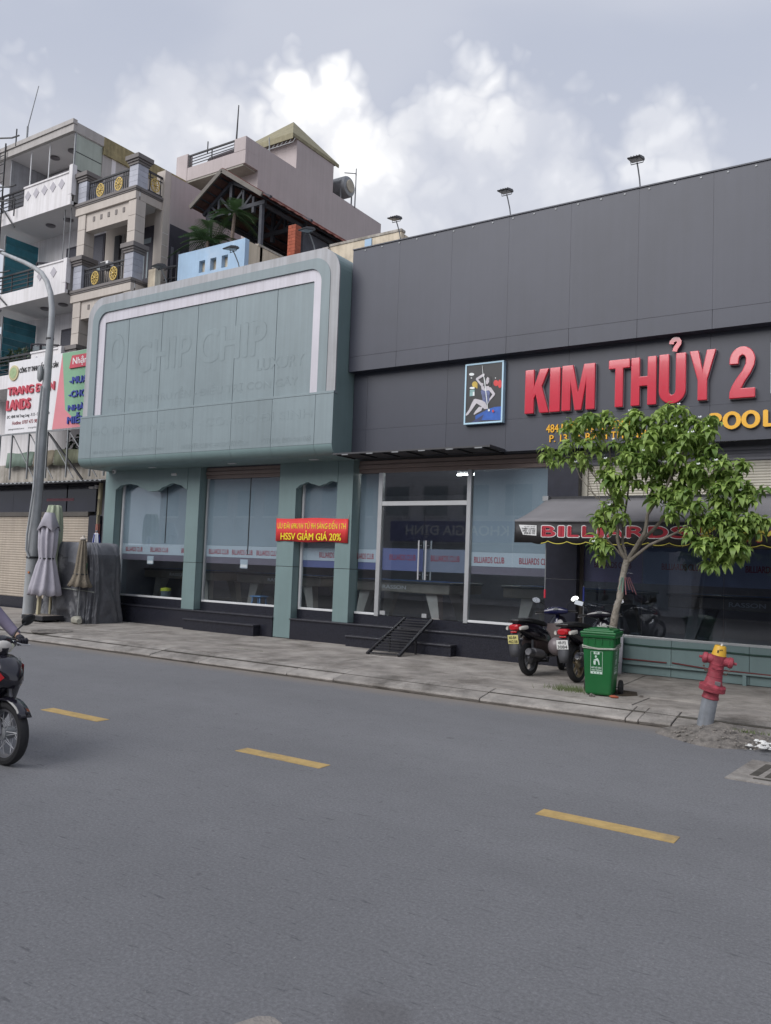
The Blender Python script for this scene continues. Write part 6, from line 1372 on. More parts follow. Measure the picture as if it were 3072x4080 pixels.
def bike(name, label, paint, plate, l1, l2, rim, mirror='oval', steer=22, kind='scooter', thin=False, r=.265, wb=1.24, under='brown_plastic', headset=None):
    t = thing(name, label, 'motorbike'); headset = headset or paint
    wheel(t, 0, r, .05, rim, 5, thin)
    ST = Matrix.Translation((wb-.17, 0, .8)) @ Matrix.Rotation(R(steer), 4, 'Z') @ Matrix.Translation((-(wb-.17), 0, -.8))
    wheel(t, wb, r, .045, rim, 5, thin, rot=ST)
    MB().loft([(-.40, 0, .80, .05, .035), (-.33, 0, .79, .10, .075), (-.15, 0, .76, .155, .125), (.1, 0, .70, .18, .155), (.32, 0, .65, .18, .16), (.5, 0, .60, .155, .14), (.60, 0, .56, .11, .09)], 18, 2.6).build('rear_body', paint, t)
    MB().loft([(.05, 0, .50, .14, .10), (.3, 0, .48, .165, .12), (.55, 0, .42, .16, .12), (.66, 0, .38, .13, .08)], 14, 2.6).build('side_cover', under, t)
    MB().loft([(-.36, 0, .875, .05, .02), (-.28, 0, .892, .12, .04), (-.05, 0, .885, .135, .055), (.18, 0, .855, .14, .055), (.4, 0, .825, .125, .05), (.55, 0, .80, .08, .03)], 16, 3).build('seat', 'seat_black', t)
    MB().tube([(-.1, .16, .87), (-.3, .15, .885), (-.40, .08, .895), (-.42, 0, .90), (-.40, -.08, .895), (-.3, -.15, .885), (-.1, -.16, .87)], .014, 8).build('grab_rail', 'plastic_black', t)
    MB().loft([(-.445, 0, .785, .05, .03), (-.42, 0, .79, .085, .05), (-.36, 0, .79, .10, .055), (-.3, 0, .79, .10, .05)], 14, 3).build('tail_light', 'red_lens', t)
    for s in (-1, 1): MB().loft([(-.42, s*.12, .775, .022, .026), (-.36, s*.145, .78, .03, .035), (-.26, s*.16, .785, .02, .03)], 10, 2.4).build('turn_signal', 'clear_lens', t)
    MB().box(-.43, -.41, -.055, .055, .705, .73).build('reflector', 'red_lens', t, .004)
    # mudguard and number plate
    mb = MB(); P = [(-.36, .73), (-.40, .66), (-.43, .55), (-.445, .44), (-.45, .33)]; W_ = [.07, .085, .09, .085, .06]; vs = []
    for (x, z), w_ in zip(P, W_): vs += [(x, -w_, z), (x-.012, 0, z), (x, w_, z)]
    mb.add(vs, [(3*i+k, 3*i+k+1, 3*i+k+4, 3*i+k+3) for i in range(len(P)-1) for k in range(2)], True); o = mb.build('mudguard', 'grey_plastic', t); m_ = o.modifiers.new('t', 'SOLIDIFY'); m_.thickness = .012
    if plate:
        pt = Matrix.Translation((-.452, 0, .60)) @ Matrix.Rotation(R(-6), 4, 'Y')
        o = MB().box(-.004, .004, -.095, .095, -.07, .07).xf(pt).build('number_plate', plate, t, .004)
        lettering(l1, -.065, .065, .01, .055, -.007, 'black_print', o, 'plate_text', .01, frame=pt @ PLATE); lettering(l2, -.08, .08, -.055, -.008, -.007, 'black_print', o, 'plate_text', .01, frame=pt @ PLATE)
    # engine, muffler, stand
    MB().loft([(-.06, .06, r, .06, .07), (.1, .05, r+.01, .09, .09), (.3, .04, r+.02, .11, .10), (.48, .02, r+.06, .09, .09)], 12, 3).build('engine', 'grey_plastic', t)
    mu = MB().lathe([(.03, -.30), (.058, -.29), (.062, -.2), (.062, .12), (.04, .22), (.02, .3)], (0, 0, 0), 'x', 18).xf(Matrix.Translation((.02, -.16, r+.09)) @ Matrix.Rotation(R(9), 4, 'Y')).build('muffler', 'grey_plastic', t)
    MB().lathe([(.028, -.305), (.05, -.308), (.056, -.29), (.05, -.288)], (0, 0, 0), 'x', 18).xf(Matrix.Translation((.02, -.16, r+.09)) @ Matrix.Rotation(R(9), 4, 'Y')).build('muffler_tip', 'chrome' if kind == 'cub' else 'alloy', mu)
    MB().lathe([(.066, -.16), (.068, -.14), (.068, .1), (.06, .14)], (0, 0, 0), 'x', 14).xf(Matrix.Translation((.02, -.165, r+.10)) @ Matrix.Rotation(R(9), 4, 'Y')).build('heat_shield', 'alloy', mu)
    MB().tube([(.3, -.14, r+.02), (.45, -.1, r-.06), (.62, -.03, r-.02)], .018, 8).build('exhaust_pipe', 'grey_plastic', mu)
    for s in (-1, 1): MB().tube([(-.02, s*.10, r+.02), (-.05, s*.12, .58)], .022, 8).build('shock_absorber', 'grey_plastic', t)
    MB().tube([(.45, .12, .26), (.42, .24, .02)], .012, 6).build('side_stand', 'iron', t); MB().bar((.3, -.2, .22), (.3, .2, .22), .03).build('footrest', 'rubber', t)
    # floor, leg shield, front
    MB().loft([(.5, 0, .33, .12, .05), (.62, 0, .31, .16, .045), (.85, 0, .31, .16, .045), (.98, 0, .36, .14, .06)], 12, 4).build('floorboard', 'plastic_black', t)
    sh_ = MB().loft([(0, 0, 0, .15, .05), (.12, 0, .0, .19, .07), (.3, 0, .0, .215, .085), (.46, 0, .0, .19, .09), (.58, 0, .0, .10, .06)], 16, 2.6).xf(Matrix.Translation((wb-.27, 0, .36)) @ Matrix.Rotation(R(-76), 4, 'Y')).build('leg_shield', paint, t)
    MB().loft([(0, 0, 0, .12, .02), (.2, 0, 0, .17, .03), (.42, 0, 0, .15, .03)], 14, 2.6).xf(Matrix.Translation((wb-.35, 0, .40)) @ Matrix.Rotation(R(-78), 4, 'Y')).build('inner_shield', under, t)
    for s in (-1, 1): MB().tube([(wb-.14, s*.065, .72), (wb, s*.065, r)], .022, 8).xf(ST).build('fork_leg', 'alloy', t)
    fe = MB(); vs = []
    for i in range(11):
        a = math.pi*(.18+.64*i/10); 
        for y, k in ((-.062, .0), (0, .014), (.062, 0)): vs.append((wb+(r+.022+k)*math.cos(a), y, r+(r+.022+k)*math.sin(a)))
    fe.add(vs, [(3*i+k, 3*i+k+1, 3*i+k+4, 3*i+k+3) for i in range(10) for k in range(2)], True); o = fe.xf(ST).build('front_fender', paint, t); m_ = o.modifiers.new('t', 'SOLIDIFY'); m_.thickness = .01
    # handlebar assembly turns with the steering
    hb = MB().loft([(-.20, wb-.29, 1.015, .04, .035), (-.15, wb-.275, 1.02, .06, .05), (-.05, wb-.25, 1.03, .085, .07), (.05, wb-.25, 1.03, .085, .07), (.15, wb-.275, 1.02, .06, .05), (.20, wb-.29, 1.015, .04, .035)], 14, 2.6)
    hb.v = [(y, x, z) for x, y, z in hb.v]; hb.xf(ST).build('handlebar_cover', headset, t)
    MB().loft([(wb-.34, 0, 1.055, .04, .015), (wb-.28, 0, 1.08, .07, .018), (wb-.2, 0, 1.085, .05, .012)], 12, 3).xf(ST).build('instrument_panel', M('dial', (.20, .21, .22), .2, .3, 30), t)
    MB().loft([(0, 0, 0, .05, .05), (.2, 0, 0, .045, .045)], 12).xf(Matrix.Translation((wb-.2, 0, .82)) @ Matrix.Rotation(R(-70), 4, 'Y')).xf(ST).build('steering_neck', headset, t)
    MB().sphere((wb-.15, 0, 1.0), .075, 14, 8, .7, 1.2, .8).xf(ST).build('headlight', 'clear_lens', t)
    for s in (-1, 1):
        MB().tube([(wb-.29, s*.19, 1.02), (wb-.33, s*.35, 1.01)], [.018, .018], 10).xf(ST).build('grip', 'rubber', t)
        MB().tube([(wb-.26, s*.2, 1.02), (wb-.25, s*.25, 1.0), (wb-.29, s*.36, .985)], .007, 6).xf(ST).build('brake_lever', 'steel', t)
        MB().tube([(wb-.27, s*.16, 1.05), (wb-.25, s*.20, 1.14), (wb-.27, s*.29, 1.20)], .007, 6).xf(ST).build('mirror_stem', 'plastic_black', t)
        mm = MB()
        if mirror == 'oval': mm.lathe([(0, -.012), (.05, -.012), (.062, 0), (.05, .012), (0, .02)], (0, 0, 0), 'x', 18, True, 1.25, .85)
        else: mm.box(-.012, .014, -.075, .075, -.042, .042)
        tr_ = Matrix.Translation((wb-.29, s*.33, 1.22)) @ Matrix.Rotation(R(s*8), 4, 'Z') @ Matrix.Rotation(R(12), 4, 'Y') @ Matrix.Rotation(R(s*18), 4, 'X')
        mo_ = mm.xf(tr_).xf(ST).build('mirror', 'plastic_black', t, .006 if mirror != 'oval' else 0)
        gl_ = MB()
        if mirror == 'oval': gl_.lathe([(0, 0), (.054, 0)], (-.0135, 0, 0), 'x', 18, False, 1.25, .85)
        else: gl_.add([(-.0135, -.068, -.036), (-.0135, .068, -.036), (-.0135, .068, .036), (-.0135, -.068, .036)], [(0, 1, 2, 3)])
        gl_.xf(tr_).xf(ST).build('mirror_glass', 'mirror', mo_)
    return t
s1 = bike('scooter', 'black and navy scooter with yellow number plate parked nose to the wall', 'paint_black', 'plate_yellow', '60-B4', '462.08', 'alloy', 'oval', 20, headset='paint_navy')
s1.location = (-5.48, 12.68, .15); s1.rotation_euler = (R(-5), 0, R(84))
s2 = bike('underbone_motorbike', 'black motorbike with white number plate half hidden behind the green bin', 'paint_black', 'plate_white', '49-P2', '3084', 'bronze', 'square', 14, 'cub', r=.285, wb=1.24, under='plastic_black')
s2.location = (-4.61, 12.52, .15); s2.rotation_euler = (R(-5), 0, R(86))
hm = thing('crash_helmet', 'round grey crash helmet hung on the navy scooter', 'helmet', (-5.1, 12.92, .55))
mb = MB(); mb.lathe([(.135, 0), (.14, .03), (.14, .08), (.125, .14), (.09, .19), (.04, .215), (0, .22)], (0, 0, 0), 'z', 24); mb.xf(Matrix.Translation((-5.12, 12.92, .62)) @ Matrix.Rotation(R(65), 4, 'X') @ Matrix.Rotation(R(20), 4, 'Y')); mb.build('shell', 'helmet', hm)
MB().lathe([(.13, 0), (.128, .015), (.10, .02)], (0, 0, 0), 'z', 24).xf(Matrix.Translation((-5.12, 12.92, .62)) @ Matrix.Rotation(R(65), 4, 'X') @ Matrix.Rotation(R(20), 4, 'Y')).build('lining', 'seat_black', hm)
# ------------------------------------------------------------------ passing rider at the left edge
s3 = bike('passing_motorbike', 'dark motorbike with spoked front wheel riding past at the left edge', 'paint_black', 'plate_white', '59-X1', '2207', 'alloy', 'oval', 0, 'cub', True, r=.275, wb=1.24, under='plastic_black')
MB().loft([(1.0, 0, .80, .14, .12), (1.12, 0, .80, .155, .14), (1.22, 0, .78, .13, .13), (1.30, 0, .74, .08, .08), (1.33, 0, .72, .03, .03)], 16, 2.6).build('front_cowl', 'paint_black', s3)
for s in (-1, 1):
    MB().add([(1.14, s*.155, .86), (1.22, s*.136, .85), (1.29, s*.09, .76), (1.23, s*.132, .70), (1.19, s*.148, .72)], [(0, 1, 2, 3, 4)]).build('cowl_stripe', 'red_lens', s3); MB().add([(1.10, s*.158, .90), (1.14, s*.154, .90), (1.19, s*.146, .84), (1.15, s*.158, .84)], [(0, 1, 2, 3)]).build('cowl_flash', 'white_print', s3)
MB().loft([(.93, 0, 1.0, .17, .02), (1.02, 0, 1.0, .16, .05), (1.08, 0, .98, .10, .04)], 12, 2.6).build('meter_cowl', 'pad_cream', s3)
rx, ry = -7.96, 4.33; s3.location = (rx, ry, 0.0)
pr = thing('person', 'rider in a mauve-grey jacket with dark gloves gripping the handlebar at the left edge', 'person', (rx, ry, .0))
def skin(name, verts, edges, mat, parent, rootv=0, sub=2):
    me = bpy.data.meshes.new(name); me.from_pydata([v[0] for v in verts], edges, []); o = bpy.data.objects.new(name, me); COL.objects.link(o); me.materials.append(MATS[mat])
    o.modifiers.new('skin', 'SKIN')
    if not me.skin_vertices: me.skin_vertices.new() if hasattr(me.skin_vertices, 'new') else None
    for i, v in enumerate(verts): me.skin_vertices[0].data[i].radius = v[1] if isinstance(v[1], tuple) else (v[1], v[1]); me.skin_vertices[0].data[i].use_root = (i == rootv)
    s_ = o.modifiers.new('sub', 'SUBSURF'); s_.levels = s_.render_levels = sub; o.modifiers['skin'].use_smooth_shade = True
    o.parent = parent; o.location = (0, 0, 0); return o
def with_skin_layer(name, verts, edges, mat, parent, rootv=0):
    bm_ = bmesh.new(); ly = bm_.verts.layers.skin.new(); vv = []
    for i, (p, rr_) in enumerate(verts):
        v = bm_.verts.new(p); v[ly].radius = rr_ if isinstance(rr_, tuple) else (rr_, rr_); v[ly].use_root = (i == rootv); vv.append(v)
    for a, b in edges: bm_.edges.new((vv[a], vv[b]))
    me = bpy.data.meshes.new(name); bm_.to_mesh(me); bm_.free(); me.materials.append(MATS[mat])
    o = bpy.data.objects.new(name, me); COL.objects.link(o); k = o.modifiers.new('skin', 'SKIN'); k.use_smooth_shade = True; s_ = o.modifiers.new('sub', 'SUBSURF'); s_.levels = s_.render_levels = 2
    o.parent = parent; return o
V = [((.28, 0, .95), (.13, .16)), ((.26, 0, 1.15), (.12, .15)), ((.30, 0, 1.38), (.13, .17)), ((.33, 0, 1.52), .07), ((.36, 0, 1.60), .055), ((.39, 0, 1.70), (.095, .085)), ((.40, 0, 1.80), (.09, .08)),
     ((.32, -.19, 1.44), .055), ((.52, -.31, 1.22), .042), ((.83, -.29, 1.08), .030), ((.90, -.29, 1.05), (.035, .022)), ((.32, .19, 1.44), .055), ((.52, .31, 1.22), .042), ((.83, .29, 1.08), .030), ((.90, .29, 1.05), (.035, .022)),
     ((.35, -.12, .92), .085), ((.72, -.17, .78), .06), ((.62, -.18, .34), .042), ((.72, -.18, .27), .035), ((.35, .12, .92), .085), ((.72, .17, .78), .06), ((.62, .18, .34), .042), ((.72, .18, .27), .035)]
E_ = [(0, 1), (1, 2), (2, 3), (3, 4), (4, 5), (5, 6), (2, 7), (7, 8), (8, 9), (9, 10), (2, 11), (11, 12), (12, 13), (13, 14), (0, 15), (15, 16), (16, 17), (17, 18), (0, 19), (19, 20), (20, 21), (21, 22)]
body = with_skin_layer('body', V, E_, 'skin', pr)
J = [((.27, 0, .93), (.15, .19)), ((.25, 0, 1.15), (.14, .18)), ((.29, 0, 1.38), (.15, .19)), ((.32, 0, 1.50), (.085, .09)), ((.32, -.20, 1.44), .075), ((.52, -.315, 1.22), .062), ((.80, -.295, 1.09), .05), ((.85, -.29, 1.075), .046), ((.32, .20, 1.44), .075), ((.52, .315, 1.22), .062), ((.80, .295, 1.09), .05), ((.85, .29, 1.075), .046)]
with_skin_layer('jacket', J, [(0, 1), (1, 2), (2, 3), (2, 4), (4, 5), (5, 6), (6, 7), (2, 8), (8, 9), (9, 10), (10, 11)], 'jacket', pr)
T_ = [((.28, 0, .92), (.15, .18)), ((.36, -.12, .91), .10), ((.72, -.17, .79), .075), ((.63, -.18, .38), .06), ((.36, .12, .91), .10), ((.72, .17, .79), .075), ((.63, .18, .38), .06)]
with_skin_layer('trousers', T_, [(0, 1), (1, 2), (2, 3), (0, 4), (4, 5), (5, 6)], 'trousers', pr)
for s in (-1, 1):   # gloved hands: palm and five curled fingers round each grip
    g = bpy.data.objects.new('glove', None); COL.objects.link(g); g.parent = pr
    HV = [((.86, s*.29, 1.07), (.03, .03)), ((.905, s*.285, 1.055), (.042, .022)), ((.935, s*.285, 1.045), (.042, .02))]
    with_skin_layer('palm', HV, [(0, 1), (1, 2)], 'trousers', g)
    for k in range(4):
        y = s*(.25+.025*k); L_ = (.95, 1.05, 1.0, .85)[k]
        with_skin_layer('finger', [((.93, y, 1.05), .011), ((.955+.01*L_, y, 1.035), .010), ((.955, y, .998), .009), ((.925, y, .988), .008)], [(0, 1), (1, 2), (2, 3)], 'trousers', g)
    with_skin_layer('thumb', [((.89, s*.25, 1.045), .012), ((.905, s*.228, 1.02), .011), ((.925, s*.225, .995), .009)], [(0, 1), (1, 2)], 'trousers', g)
for s in (-1, 1): MB().loft([(.58, s*.18, .25, .04, .03), (.64, s*.18, .28, .05, .06), (.76, s*.18, .26, .048, .035), (.85, s*.18, .25, .03, .02)], 12).build('shoe', 'rubber', pr).location = (0, 0, 0)
hl = MB().lathe([(.125, -.02), (.135, .04), (.135, .10), (.11, .17), (.06, .205), (0, .215)], (.40, 0, 1.70), 'z', 22).build('helmet_worn', 'helmet', pr); hl.location = (0, 0, 0)
for s in (-1, 1): MB().sphere((.49, s*.035, 1.745), .012, 8, 6).build('eye', 'black_print', pr).location = (0, 0, 0)
n_ = MB().loft([(.47, 0, 1.70, .012, .012), (.505, 0, 1.705, .014, .016), (.49, 0, 1.735, .008, .01)], 8).build('nose', 'skin', pr); n_.location = (0, 0, 0)
MB().box(.485, .492, -.025, .025, 1.658, 1.668).build('mouth', 'red_lens', pr).location = (0, 0, 0)
# ------------------------------------------------------------------ young street tree
tre = thing('street_tree', 'young street tree with drooping glossy leaves and small white flowers', 'tree', (-3.90, 12.0, .15))
TY = 12.0
def tp_(x, y, dy=0.): p = onY(x, y, TY+dy); return Vector((p.x, p.y, p.z))
trunk = [Vector((-3.98, TY, .1)), tp_(2440, 2520), tp_(2452, 2440), tp_(2470, 2380), tp_(2478, 2310), tp_(2497, 2230)]
TP, TR = [], []
for i in range(len(trunk)-1):
    for k in range(6):
        f_ = k/6; TP.append(trunk[i].lerp(trunk[i+1], f_)+Vector((random.uniform(-.004, .004), random.uniform(-.004, .004), 0))); r0_, r1_ = [.068, .054, .05, .047, .043, .046][i:i+2]; TR.append((r0_+(r1_-r0_)*f_)*random.uniform(.93, 1.08))
TP.append(trunk[-1]); TR.append(.046)
MB().tube(TP, TR, 14).build('trunk', 'bark', tre)
fork = trunk[-1]
M('twig', (.16, .14, .115), .85, .3, 15, .3, 60)
limbs = [([(2497, 2235), (2465, 2170), (2462, 2110), (2445, 2030), (2440, 1930)], .03, -.1), ([(2497, 2232), (2480, 2160), (2495, 2010), (2505, 1900)], .025, .1), ([(2500, 2235), (2570, 2120), (2580, 2050), (2660, 1930), (2700, 1820)], .034, -.05), ([(2505, 2235), (2560, 2150), (2630, 2080), (2740, 1990), (2850, 1880)], .032, .15), ([(2505, 2238), (2590, 2170), (2700, 2120), (2800, 2050)], .025, -.2),
         ([(2497, 2235), (2420, 2150), (2390, 2080)], .018, -.05), ([(2440, 1930), (2430, 1800), (2380, 1700)], .016, 0), ([(2505, 1900), (2560, 1790), (2640, 1690)], .018, .1), ([(2660, 1930), (2740, 1760), (2790, 1670)], .018, 0), ([(2850, 1880), (2950, 1850), (2990, 1880)], .015, .1), ([(2800, 2050), (2880, 2060), (2960, 2070)], .014, -.2), ([(2440, 1990), (2330, 1850), (2270, 1790)], .012, 0), ([(2800, 2060), (2830, 2140), (2850, 2200)], .012, -.2), ([(2390, 2080), (2380, 2150)], .010, 0), ([(2460, 2060), (2360, 1960), (2330, 1880)], .007, -.1)]
for pts, r, dy in limbs:
    P = [tp_(x, y, dy*min(1, i/2)) for i, (x, y) in enumerate(pts)]
    Q = [P[0]]
    for i in range(len(P)-1): Q += [P[i].lerp(P[i+1], .5)+Vector((rng.uniform(-.012, .012), rng.uniform(-.02, .02), rng.uniform(-.01, .01))), P[i+1]]
    MB().tube(Q, [r*(1-.55*i/(len(Q)-1)) for i in range(len(Q))], 8).build('branch', 'twig', tre)
# leaf clusters: whorls of long drooping leaves
def leafmat(nm, a, b):
    m = bpy.data.materials.new(nm); m.use_nodes = True; MATS[nm] = m; nt = m.node_tree; N = nt.nodes; L = nt.links; p = N['Principled BSDF']
    p.inputs['Roughness'].default_value = .45; p.inputs['Specular IOR Level'].default_value = .4
    at = N.new('ShaderNodeAttribute'); at.attribute_name = 'tone'; oi = N.new('ShaderNodeObjectInfo'); ad = N.new('ShaderNodeMath'); ad.operation = 'MULTIPLY_ADD'; L.new(oi.outputs['Random'], ad.inputs[0]); ad.inputs[1].default_value = .35; L.new(at.outputs['Fac'], ad.inputs[2])
    r = N.new('ShaderNodeValToRGB'); r.color_ramp.elements[0].color = (*a, 1); r.color_ramp.elements[1].color = (*b, 1); r.color_ramp.elements[0].position = .1; r.color_ramp.elements[1].position = 1.2 if False else 1.
    L.new(ad.outputs[0], r.inputs[0]); L.new(r.outputs[0], p.inputs['Base Color'])
    tr = N.new('ShaderNodeBsdfTranslucent'); L.new(r.outputs[0], tr.inputs[0]); mx = N.new('ShaderNodeMixShader'); mx.inputs[0].default_value = .36; o = N['Material Output']; L.new(p.outputs[0], mx.inputs[1]); L.new(tr.outputs[0], mx.inputs[2]); L.new(mx.outputs[0], o.inputs[0])
leafmat('leaf', (.11, .20, .05), (.44, .58, .16))
def cluster_mesh(seed):
    g = random.Random(seed); vs, fs, tone = [], [], []
    n = g.randint(12, 18)
    for k in range(n):
        az = k*2.39996+g.uniform(-.3, .3); ring_ = k/n; el = R(65-75*ring_)+g.uniform(-.2, .2); L = g.uniform(.105, .205)*(1.05 if ring_ > .3 else .7); w = L*g.uniform(.165, .21)
        d = Vector((math.cos(az), math.sin(az), 0)); s = Vector((-math.sin(az), math.cos(az), 0)); tw = g.uniform(-.3, .3)
        p = Vector((0, 0, -.03*ring_)); a = el; st = 5; rows = []
        prof = [.25, .85, 1.0, .82, .45, .03]
        for i in range(st+1):
            ww = w*prof[i]; up = Vector((0, 0, 1))*ww*.28
            c_ = s*math.cos(tw)+Vector((0, 0, math.sin(tw)))
            rows.append((p-c_*ww+up, p.copy(), p+c_*ww+up)); p = p+(d*math.cos(a)+Vector((0, 0, math.sin(a))))*(L/st); a -= R(g.uniform(22, 30))
        o = len(vs); t = min(1, max(0, g.gauss(.42, .2)+(.25 if ring_ < .25 else 0)))
        for r_ in rows: vs += [tuple(q) for q in r_]; tone += [t-.08, t-.16, t-.02]
        for i in range(st):
            for j in range(2): fs.append((o+3*i+j, o+3*i+j+1, o+3*i+j+4, o+3*i+j+3))
    me = bpy.data.meshes.new('leaf_cluster'); me.from_pydata(vs, [], fs); me.materials.append(MATS['leaf']); at = me.attributes.new('tone', 'FLOAT', 'POINT'); at.data.foreach_set('value', tone)
    me.polygons.foreach_set('use_smooth', [True]*len(fs)); me.update(); return me
CM = [cluster_mesh(100+i) for i in range(14)]
g = random.Random(21)
# masses of the crown: (pixel x, pixel y, radius px, depth offset, clusters)
masses = [(2225, 1795, 55, 0, 6), (2330, 1740, 90, -.1, 13), (2390, 1690, 50, 0, 6), (2300, 1830, 45, .05, 3), (2545, 1710, 70, -.05, 9), (2650, 1680, 80, .1, 13), (2790, 1690, 75, 0, 11), (2620, 1770, 120, -.15, 17), (2760, 1790, 90, -.1, 14), (2480, 1850, 95, -.1, 14), (2480, 1930, 60, -.15, 7), (2570, 1900, 90, 0, 11), (2700, 1880, 110, .1, 16), (2680, 1990, 75, -.25, 11), (2820, 1880, 95, -.05, 14), (2920, 1900, 75, 0, 11), (2980, 1960, 55, -.05, 7), (2900, 1990, 70, .1, 8), (2840, 2040, 75, -.2, 10), (2950, 2080, 75, -.1, 10), (3020, 2090, 40, 0, 5), (2780, 2130, 65, -.25, 8), (2870, 2130, 75, -.15, 10), (2920, 2190, 50, -.1, 6), (2850, 2230, 45, -.2, 5), (2430, 2050, 55, -.15, 7), (2395, 2050, 30, -.1, 2), (2400, 2180, 45, -.1, 6), (2600, 1830, 80, .25, 9), (2750, 1950, 90, .3, 9), (2650, 1740, 70, .3, 7)]
cl = 0
for x, y, r, dy, n in masses:
    for _ in range(int(n*1.5)):
        a = g.uniform(0, 6.283); q = r*math.sqrt(g.random()); p = tp_(x+q*math.cos(a), y+q*math.sin(a), dy+g.uniform(-.28, .28)*(r/90))
        o = bpy.data.objects.new('leaf_cluster', CM[g.randrange(14)]); COL.objects.link(o); o.parent = tre; o.location = p-Vector(tre.location)
        s = g.uniform(.85, 1.3); o.scale = (s, s, s); o.rotation_euler = (g.uniform(-.35, .35), g.uniform(-.35, .35), g.uniform(0, 6.28)); cl += 1
        if g.random() < .10:
            fm = MB()
            for k in range(5): t = k*1.257; fm.add([(0, 0, 0), (.022*math.cos(t-.4), .022*math.sin(t-.4), .012), (.032*math.cos(t), .032*math.sin(t), .018), (.022*math.cos(t+.4), .022*math.sin(t+.4), .012)], [(0, 1, 2, 3)])
            f = fm.build('flower', 'pic_white', None); f.parent = tre; f.location = p-Vector(tre.location)+Vector((0, -.03, .06*s)); f.rotation_euler = (.6, 0, 0)
# bare twigs at the left
for pts in ([(2420, 2100), (2390, 1990), (2365, 1860)], [(2380, 1990), (2310, 1900), (2290, 1850)], [(2440, 2040), (2395, 1930), (2350, 1850)]):
    MB().tube([tp_(x, y, -.1) for x, y in pts], [.006, .005, .003], 5).build('twig', 'twig', tre)
tag_ = thing('ribbon_bundle', 'faded green and red ribbons tied round the tree trunk', 'ribbon', tp_(2490, 2320, -.06))
for k in range(6):
    a = tp_(2478+k*6, 2300, -.05); b = tp_(2466+k*14, 2350+10*(k % 3), -.08); MB().bar(a, b, .012, .003).build('ribbon', M('rib_g', (.10, .2, .16), .8) if k < 2 else M('rib_r', (.22, .09, .10), .8), tag_)
# ------------------------------------------------------------------ inside the club
def pool_table(x, y, rz, label):
    t = thing('pool_table', label, 'pool table', (0, 0, 0), 'pool tables inside the club')
    MB().box(-1.35, 1.35, -.75, .75, .62, .84).build('cabinet', 'table_wood', t, .03); MB().box(-1.38, 1.38, -.78, .78, .82, .87).build('top_rail', M('rail_grey', (.10, .095, .09), .4, .1), t, .02); MB().box(-1.2, 1.2, -.6, .6, .868, .872).build('cloth', 'cloth_blue', t)
    for sx in (-1, 1):
        for sy in (-1, 1):
            MB().add([(sx*.85-.14, sy*.5-.12, .62), (sx*.85+.14, sy*.5-.12, .62), (sx*.85+.14, sy*.5+.12, .62), (sx*.85-.14, sy*.5+.12, .62), (sx*1.0-.08, sy*.55-.08, 0), (sx*1.0+.08, sy*.55-.08, 0), (sx*1.0+.08, sy*.55+.08, 0), (sx*1.0-.08, sy*.55+.08, 0)], [(0, 1, 2, 3), (7, 6, 5, 4), (0, 4, 5, 1), (1, 5, 6, 2), (2, 6, 7, 3), (3, 7, 4, 0)]).build('leg', 'table_leg', t); MB().box(sx*1.0-.085, sx*1.0+.085, sy*.55-.085, sy*.55+.085, 0.0, .06).build('foot', 'alu_white', t)
    lettering('RASSON', -.30, .30, .69, .77, -.753, 'white_print', t, 'maker_lettering', .02)
    t.location = (x, y, .66); t.rotation_euler = (0, 0, R(rz)); return t
pool_table(-9.7, 15.85, 0, 'brown pool table seen through the glass entrance doors'); pool_table(-6.0, 16.3, 0, 'pool table with pale top rail behind the window right of the entrance'); pool_table(-2.7, 16.3, 0, 'pool table behind the dark window under the awning'); pool_table(-13.4, 16.3, 0, 'pool table behind the middle window'); pool_table(-16.9, 16.3, 0, 'pool table behind the leftmost window')
def tube_lamp(p, rz, lab):
    t = thing('tube_lamp', lab, 'lamp', p, 'lit tube lamps inside the club'); x, y, z = p
    d = Vector((math.cos(R(rz)), math.sin(R(rz)), 0))*.6
    MB().tube([Vector(p)-d, Vector(p)+d], .02, 8).build('tube', 'tube_light', t); MB().bar(Vector(p)-d+Vector((0, 0, .05)), Vector(p)+d+Vector((0, 0, .05)), .06, .05).build('fitting', 'alu_white', t)
tube_lamp((-10.2, 16.2, 4.05), 0, 'lit tube lamp at upper left of the fanlight'); tube_lamp((-9.0, 17.6, 4.1), 0, 'lit tube lamp at the top centre of the fanlight'); tube_lamp((-9.6, 20.5, 4.15), 0, 'lit tube lamp deep in the room at right of the fanlight')
tube_lamp((-9.8, 22.5, 4.0), 90, 'faint tube lamp at the back of the room'); tube_lamp((-4.0, 19.5, 2.6), 90, 'small lit lamp seen under the awning through the dark window'); tube_lamp((-15.5, 19, 4.1), 0, 'lit tube lamp behind the blinds of the left windows')
mt = tag(MB().box(-8.9, -7.75, 14.75, 15.3, .661, .672).build('door_mat', 'red_mat'), 'dark red mat inside the glass entrance', 'mat')
bk = thing('waste_bucket', 'yellow waste bucket behind the leftmost window', 'bucket', (-16.6, 14.95, .66)); MB().lathe([(.10, .0), (.13, .3), (.135, .31), (.125, .31), (.1, .02), (0, .02)], (-16.65, 14.95, .66), 'z', 16).build('tub', 'pale_glass', bk); MB().lathe([(.14, .31), (.13, .38), (0, .40)], (-16.65, 14.95, .66), 'z', 16).build('lid', 'bucket_yellow', bk)
st = thing('plastic_stool', 'small blue plastic stool behind the middle window', 'stool', (-13.4, 14.95, .66))
MB().box(-13.58, -13.25, 14.8, 15.1, .98, 1.01).build('seat', 'stool_blue', st, .01)
for dx in (-.14, .14):
    for dy in (-.12, .12): MB().bar((-13.415+dx, 14.95+dy, .66), (-13.415+dx*.8, 14.95+dy*.8, .98), .035).build('leg', 'stool_blue', st)
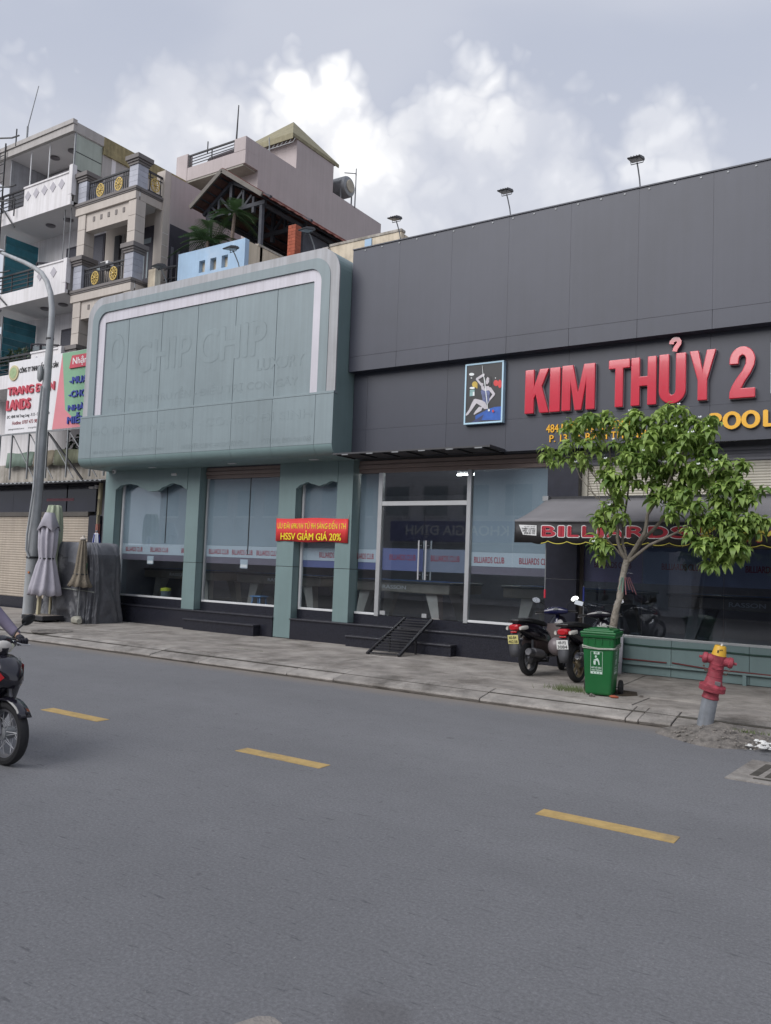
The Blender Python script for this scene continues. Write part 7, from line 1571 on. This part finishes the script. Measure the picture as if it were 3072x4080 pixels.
# ------------------------------------------------------------------ the other side of the street (seen in the glass)
def opposite(x0, x1, h, y, mat, label, floors):
    t = thing('opposite_building', label, 'building', ((x0+x1)/2, y, 0), 'buildings across the street'); ebox(t, 'wall', mat, x0, x1, y-8, y, 0, h)
    n = max(2, int((x1-x0)/2.2))
    for f in range(1, floors):
        for i in range(n):
            a = x0+(x1-x0)*(i+.2)/n; b = x0+(x1-x0)*(i+.8)/n; z = 4.6+(f-1)*3.3
            if z+1.6 < h: w = MB().box(a, b, y, y+.03, z, z+1.6).build('window', 'pale_glass', t); MB().box(a-.06, b+.06, y, y+.08, z-.1, z).build('sill', 'white_wall', w)
    return t
o1 = opposite(-26, -9, 11.5, -9.5, 'white_wall', 'tall white clinic building across the street with blue sign band', 4)
MB().box(-25, -10, -9.5, -9.2, 3.2, 4.3).build('sign_band', 'sign_blue', o1); 
def opp_letter(body, x0, x1, z0, z1, y, mat, parent): # faces the road, read from the far pavement
    fr_ = Matrix.Translation(((x0+x1)/2, y, 0)) @ Matrix.Rotation(math.pi, 4, 'Z') @ Matrix.Translation((-(x0+x1)/2, 0, 0)); lettering(body, x0, x1, z0, z1, 0, mat, parent, 'lettering', .02, frame=fr_)
opp_letter('ĐA KHOA GIA ĐỊNH', -24, -16.5, 3.4, 4.1, -9.19, 'white_print', o1); opp_letter('GIA DINH GENERAL', -16, -10.5, 3.45, 4.0, -9.19, 'white_print', o1)
ebox(o1, 'glazed_front', 'pale_glass', -25, -10, -9.5, -9.42, .3, 3.1)
o2 = opposite(-9, 3, 7, -9.5, 'beige_wall', 'lower beige building across the street', 2); MB().box(-8.5, 2.5, -9.5, -9.25, 3.0, 4.1).build('sign_band', 'white_print', o2); ebox(o2, 'shop_front', 'dark_wood', -8.5, 2.5, -9.5, -9.45, .1, 2.9)
o3 = opposite(3, 20, 9, -9.5, 'house_grey', 'grey building across the street at the far right', 3); o4 = opposite(-44, -26, 9, -9.5, 'mauve_wall', 'mauve building across the street at the far left', 3)
# neighbours continuing the row to the left and right, out of frame
nb = thing('row_house', 'plain grey row house left of the closed shop', 'house', (-34, 16, 0)); ebox(nb, 'wall', 'house_grey', -40, -30.05, 15.2, 24, 0, 10); ebox(nb, 'roof', 'concrete', -40, -30.05, 15.0, 24, 10, 10.2)
for k in range(3): MB().box(-39+k*3, -37.3+k*3, 15.16, 15.19, 4.5, 6.2).build('window', 'pale_glass', nb)
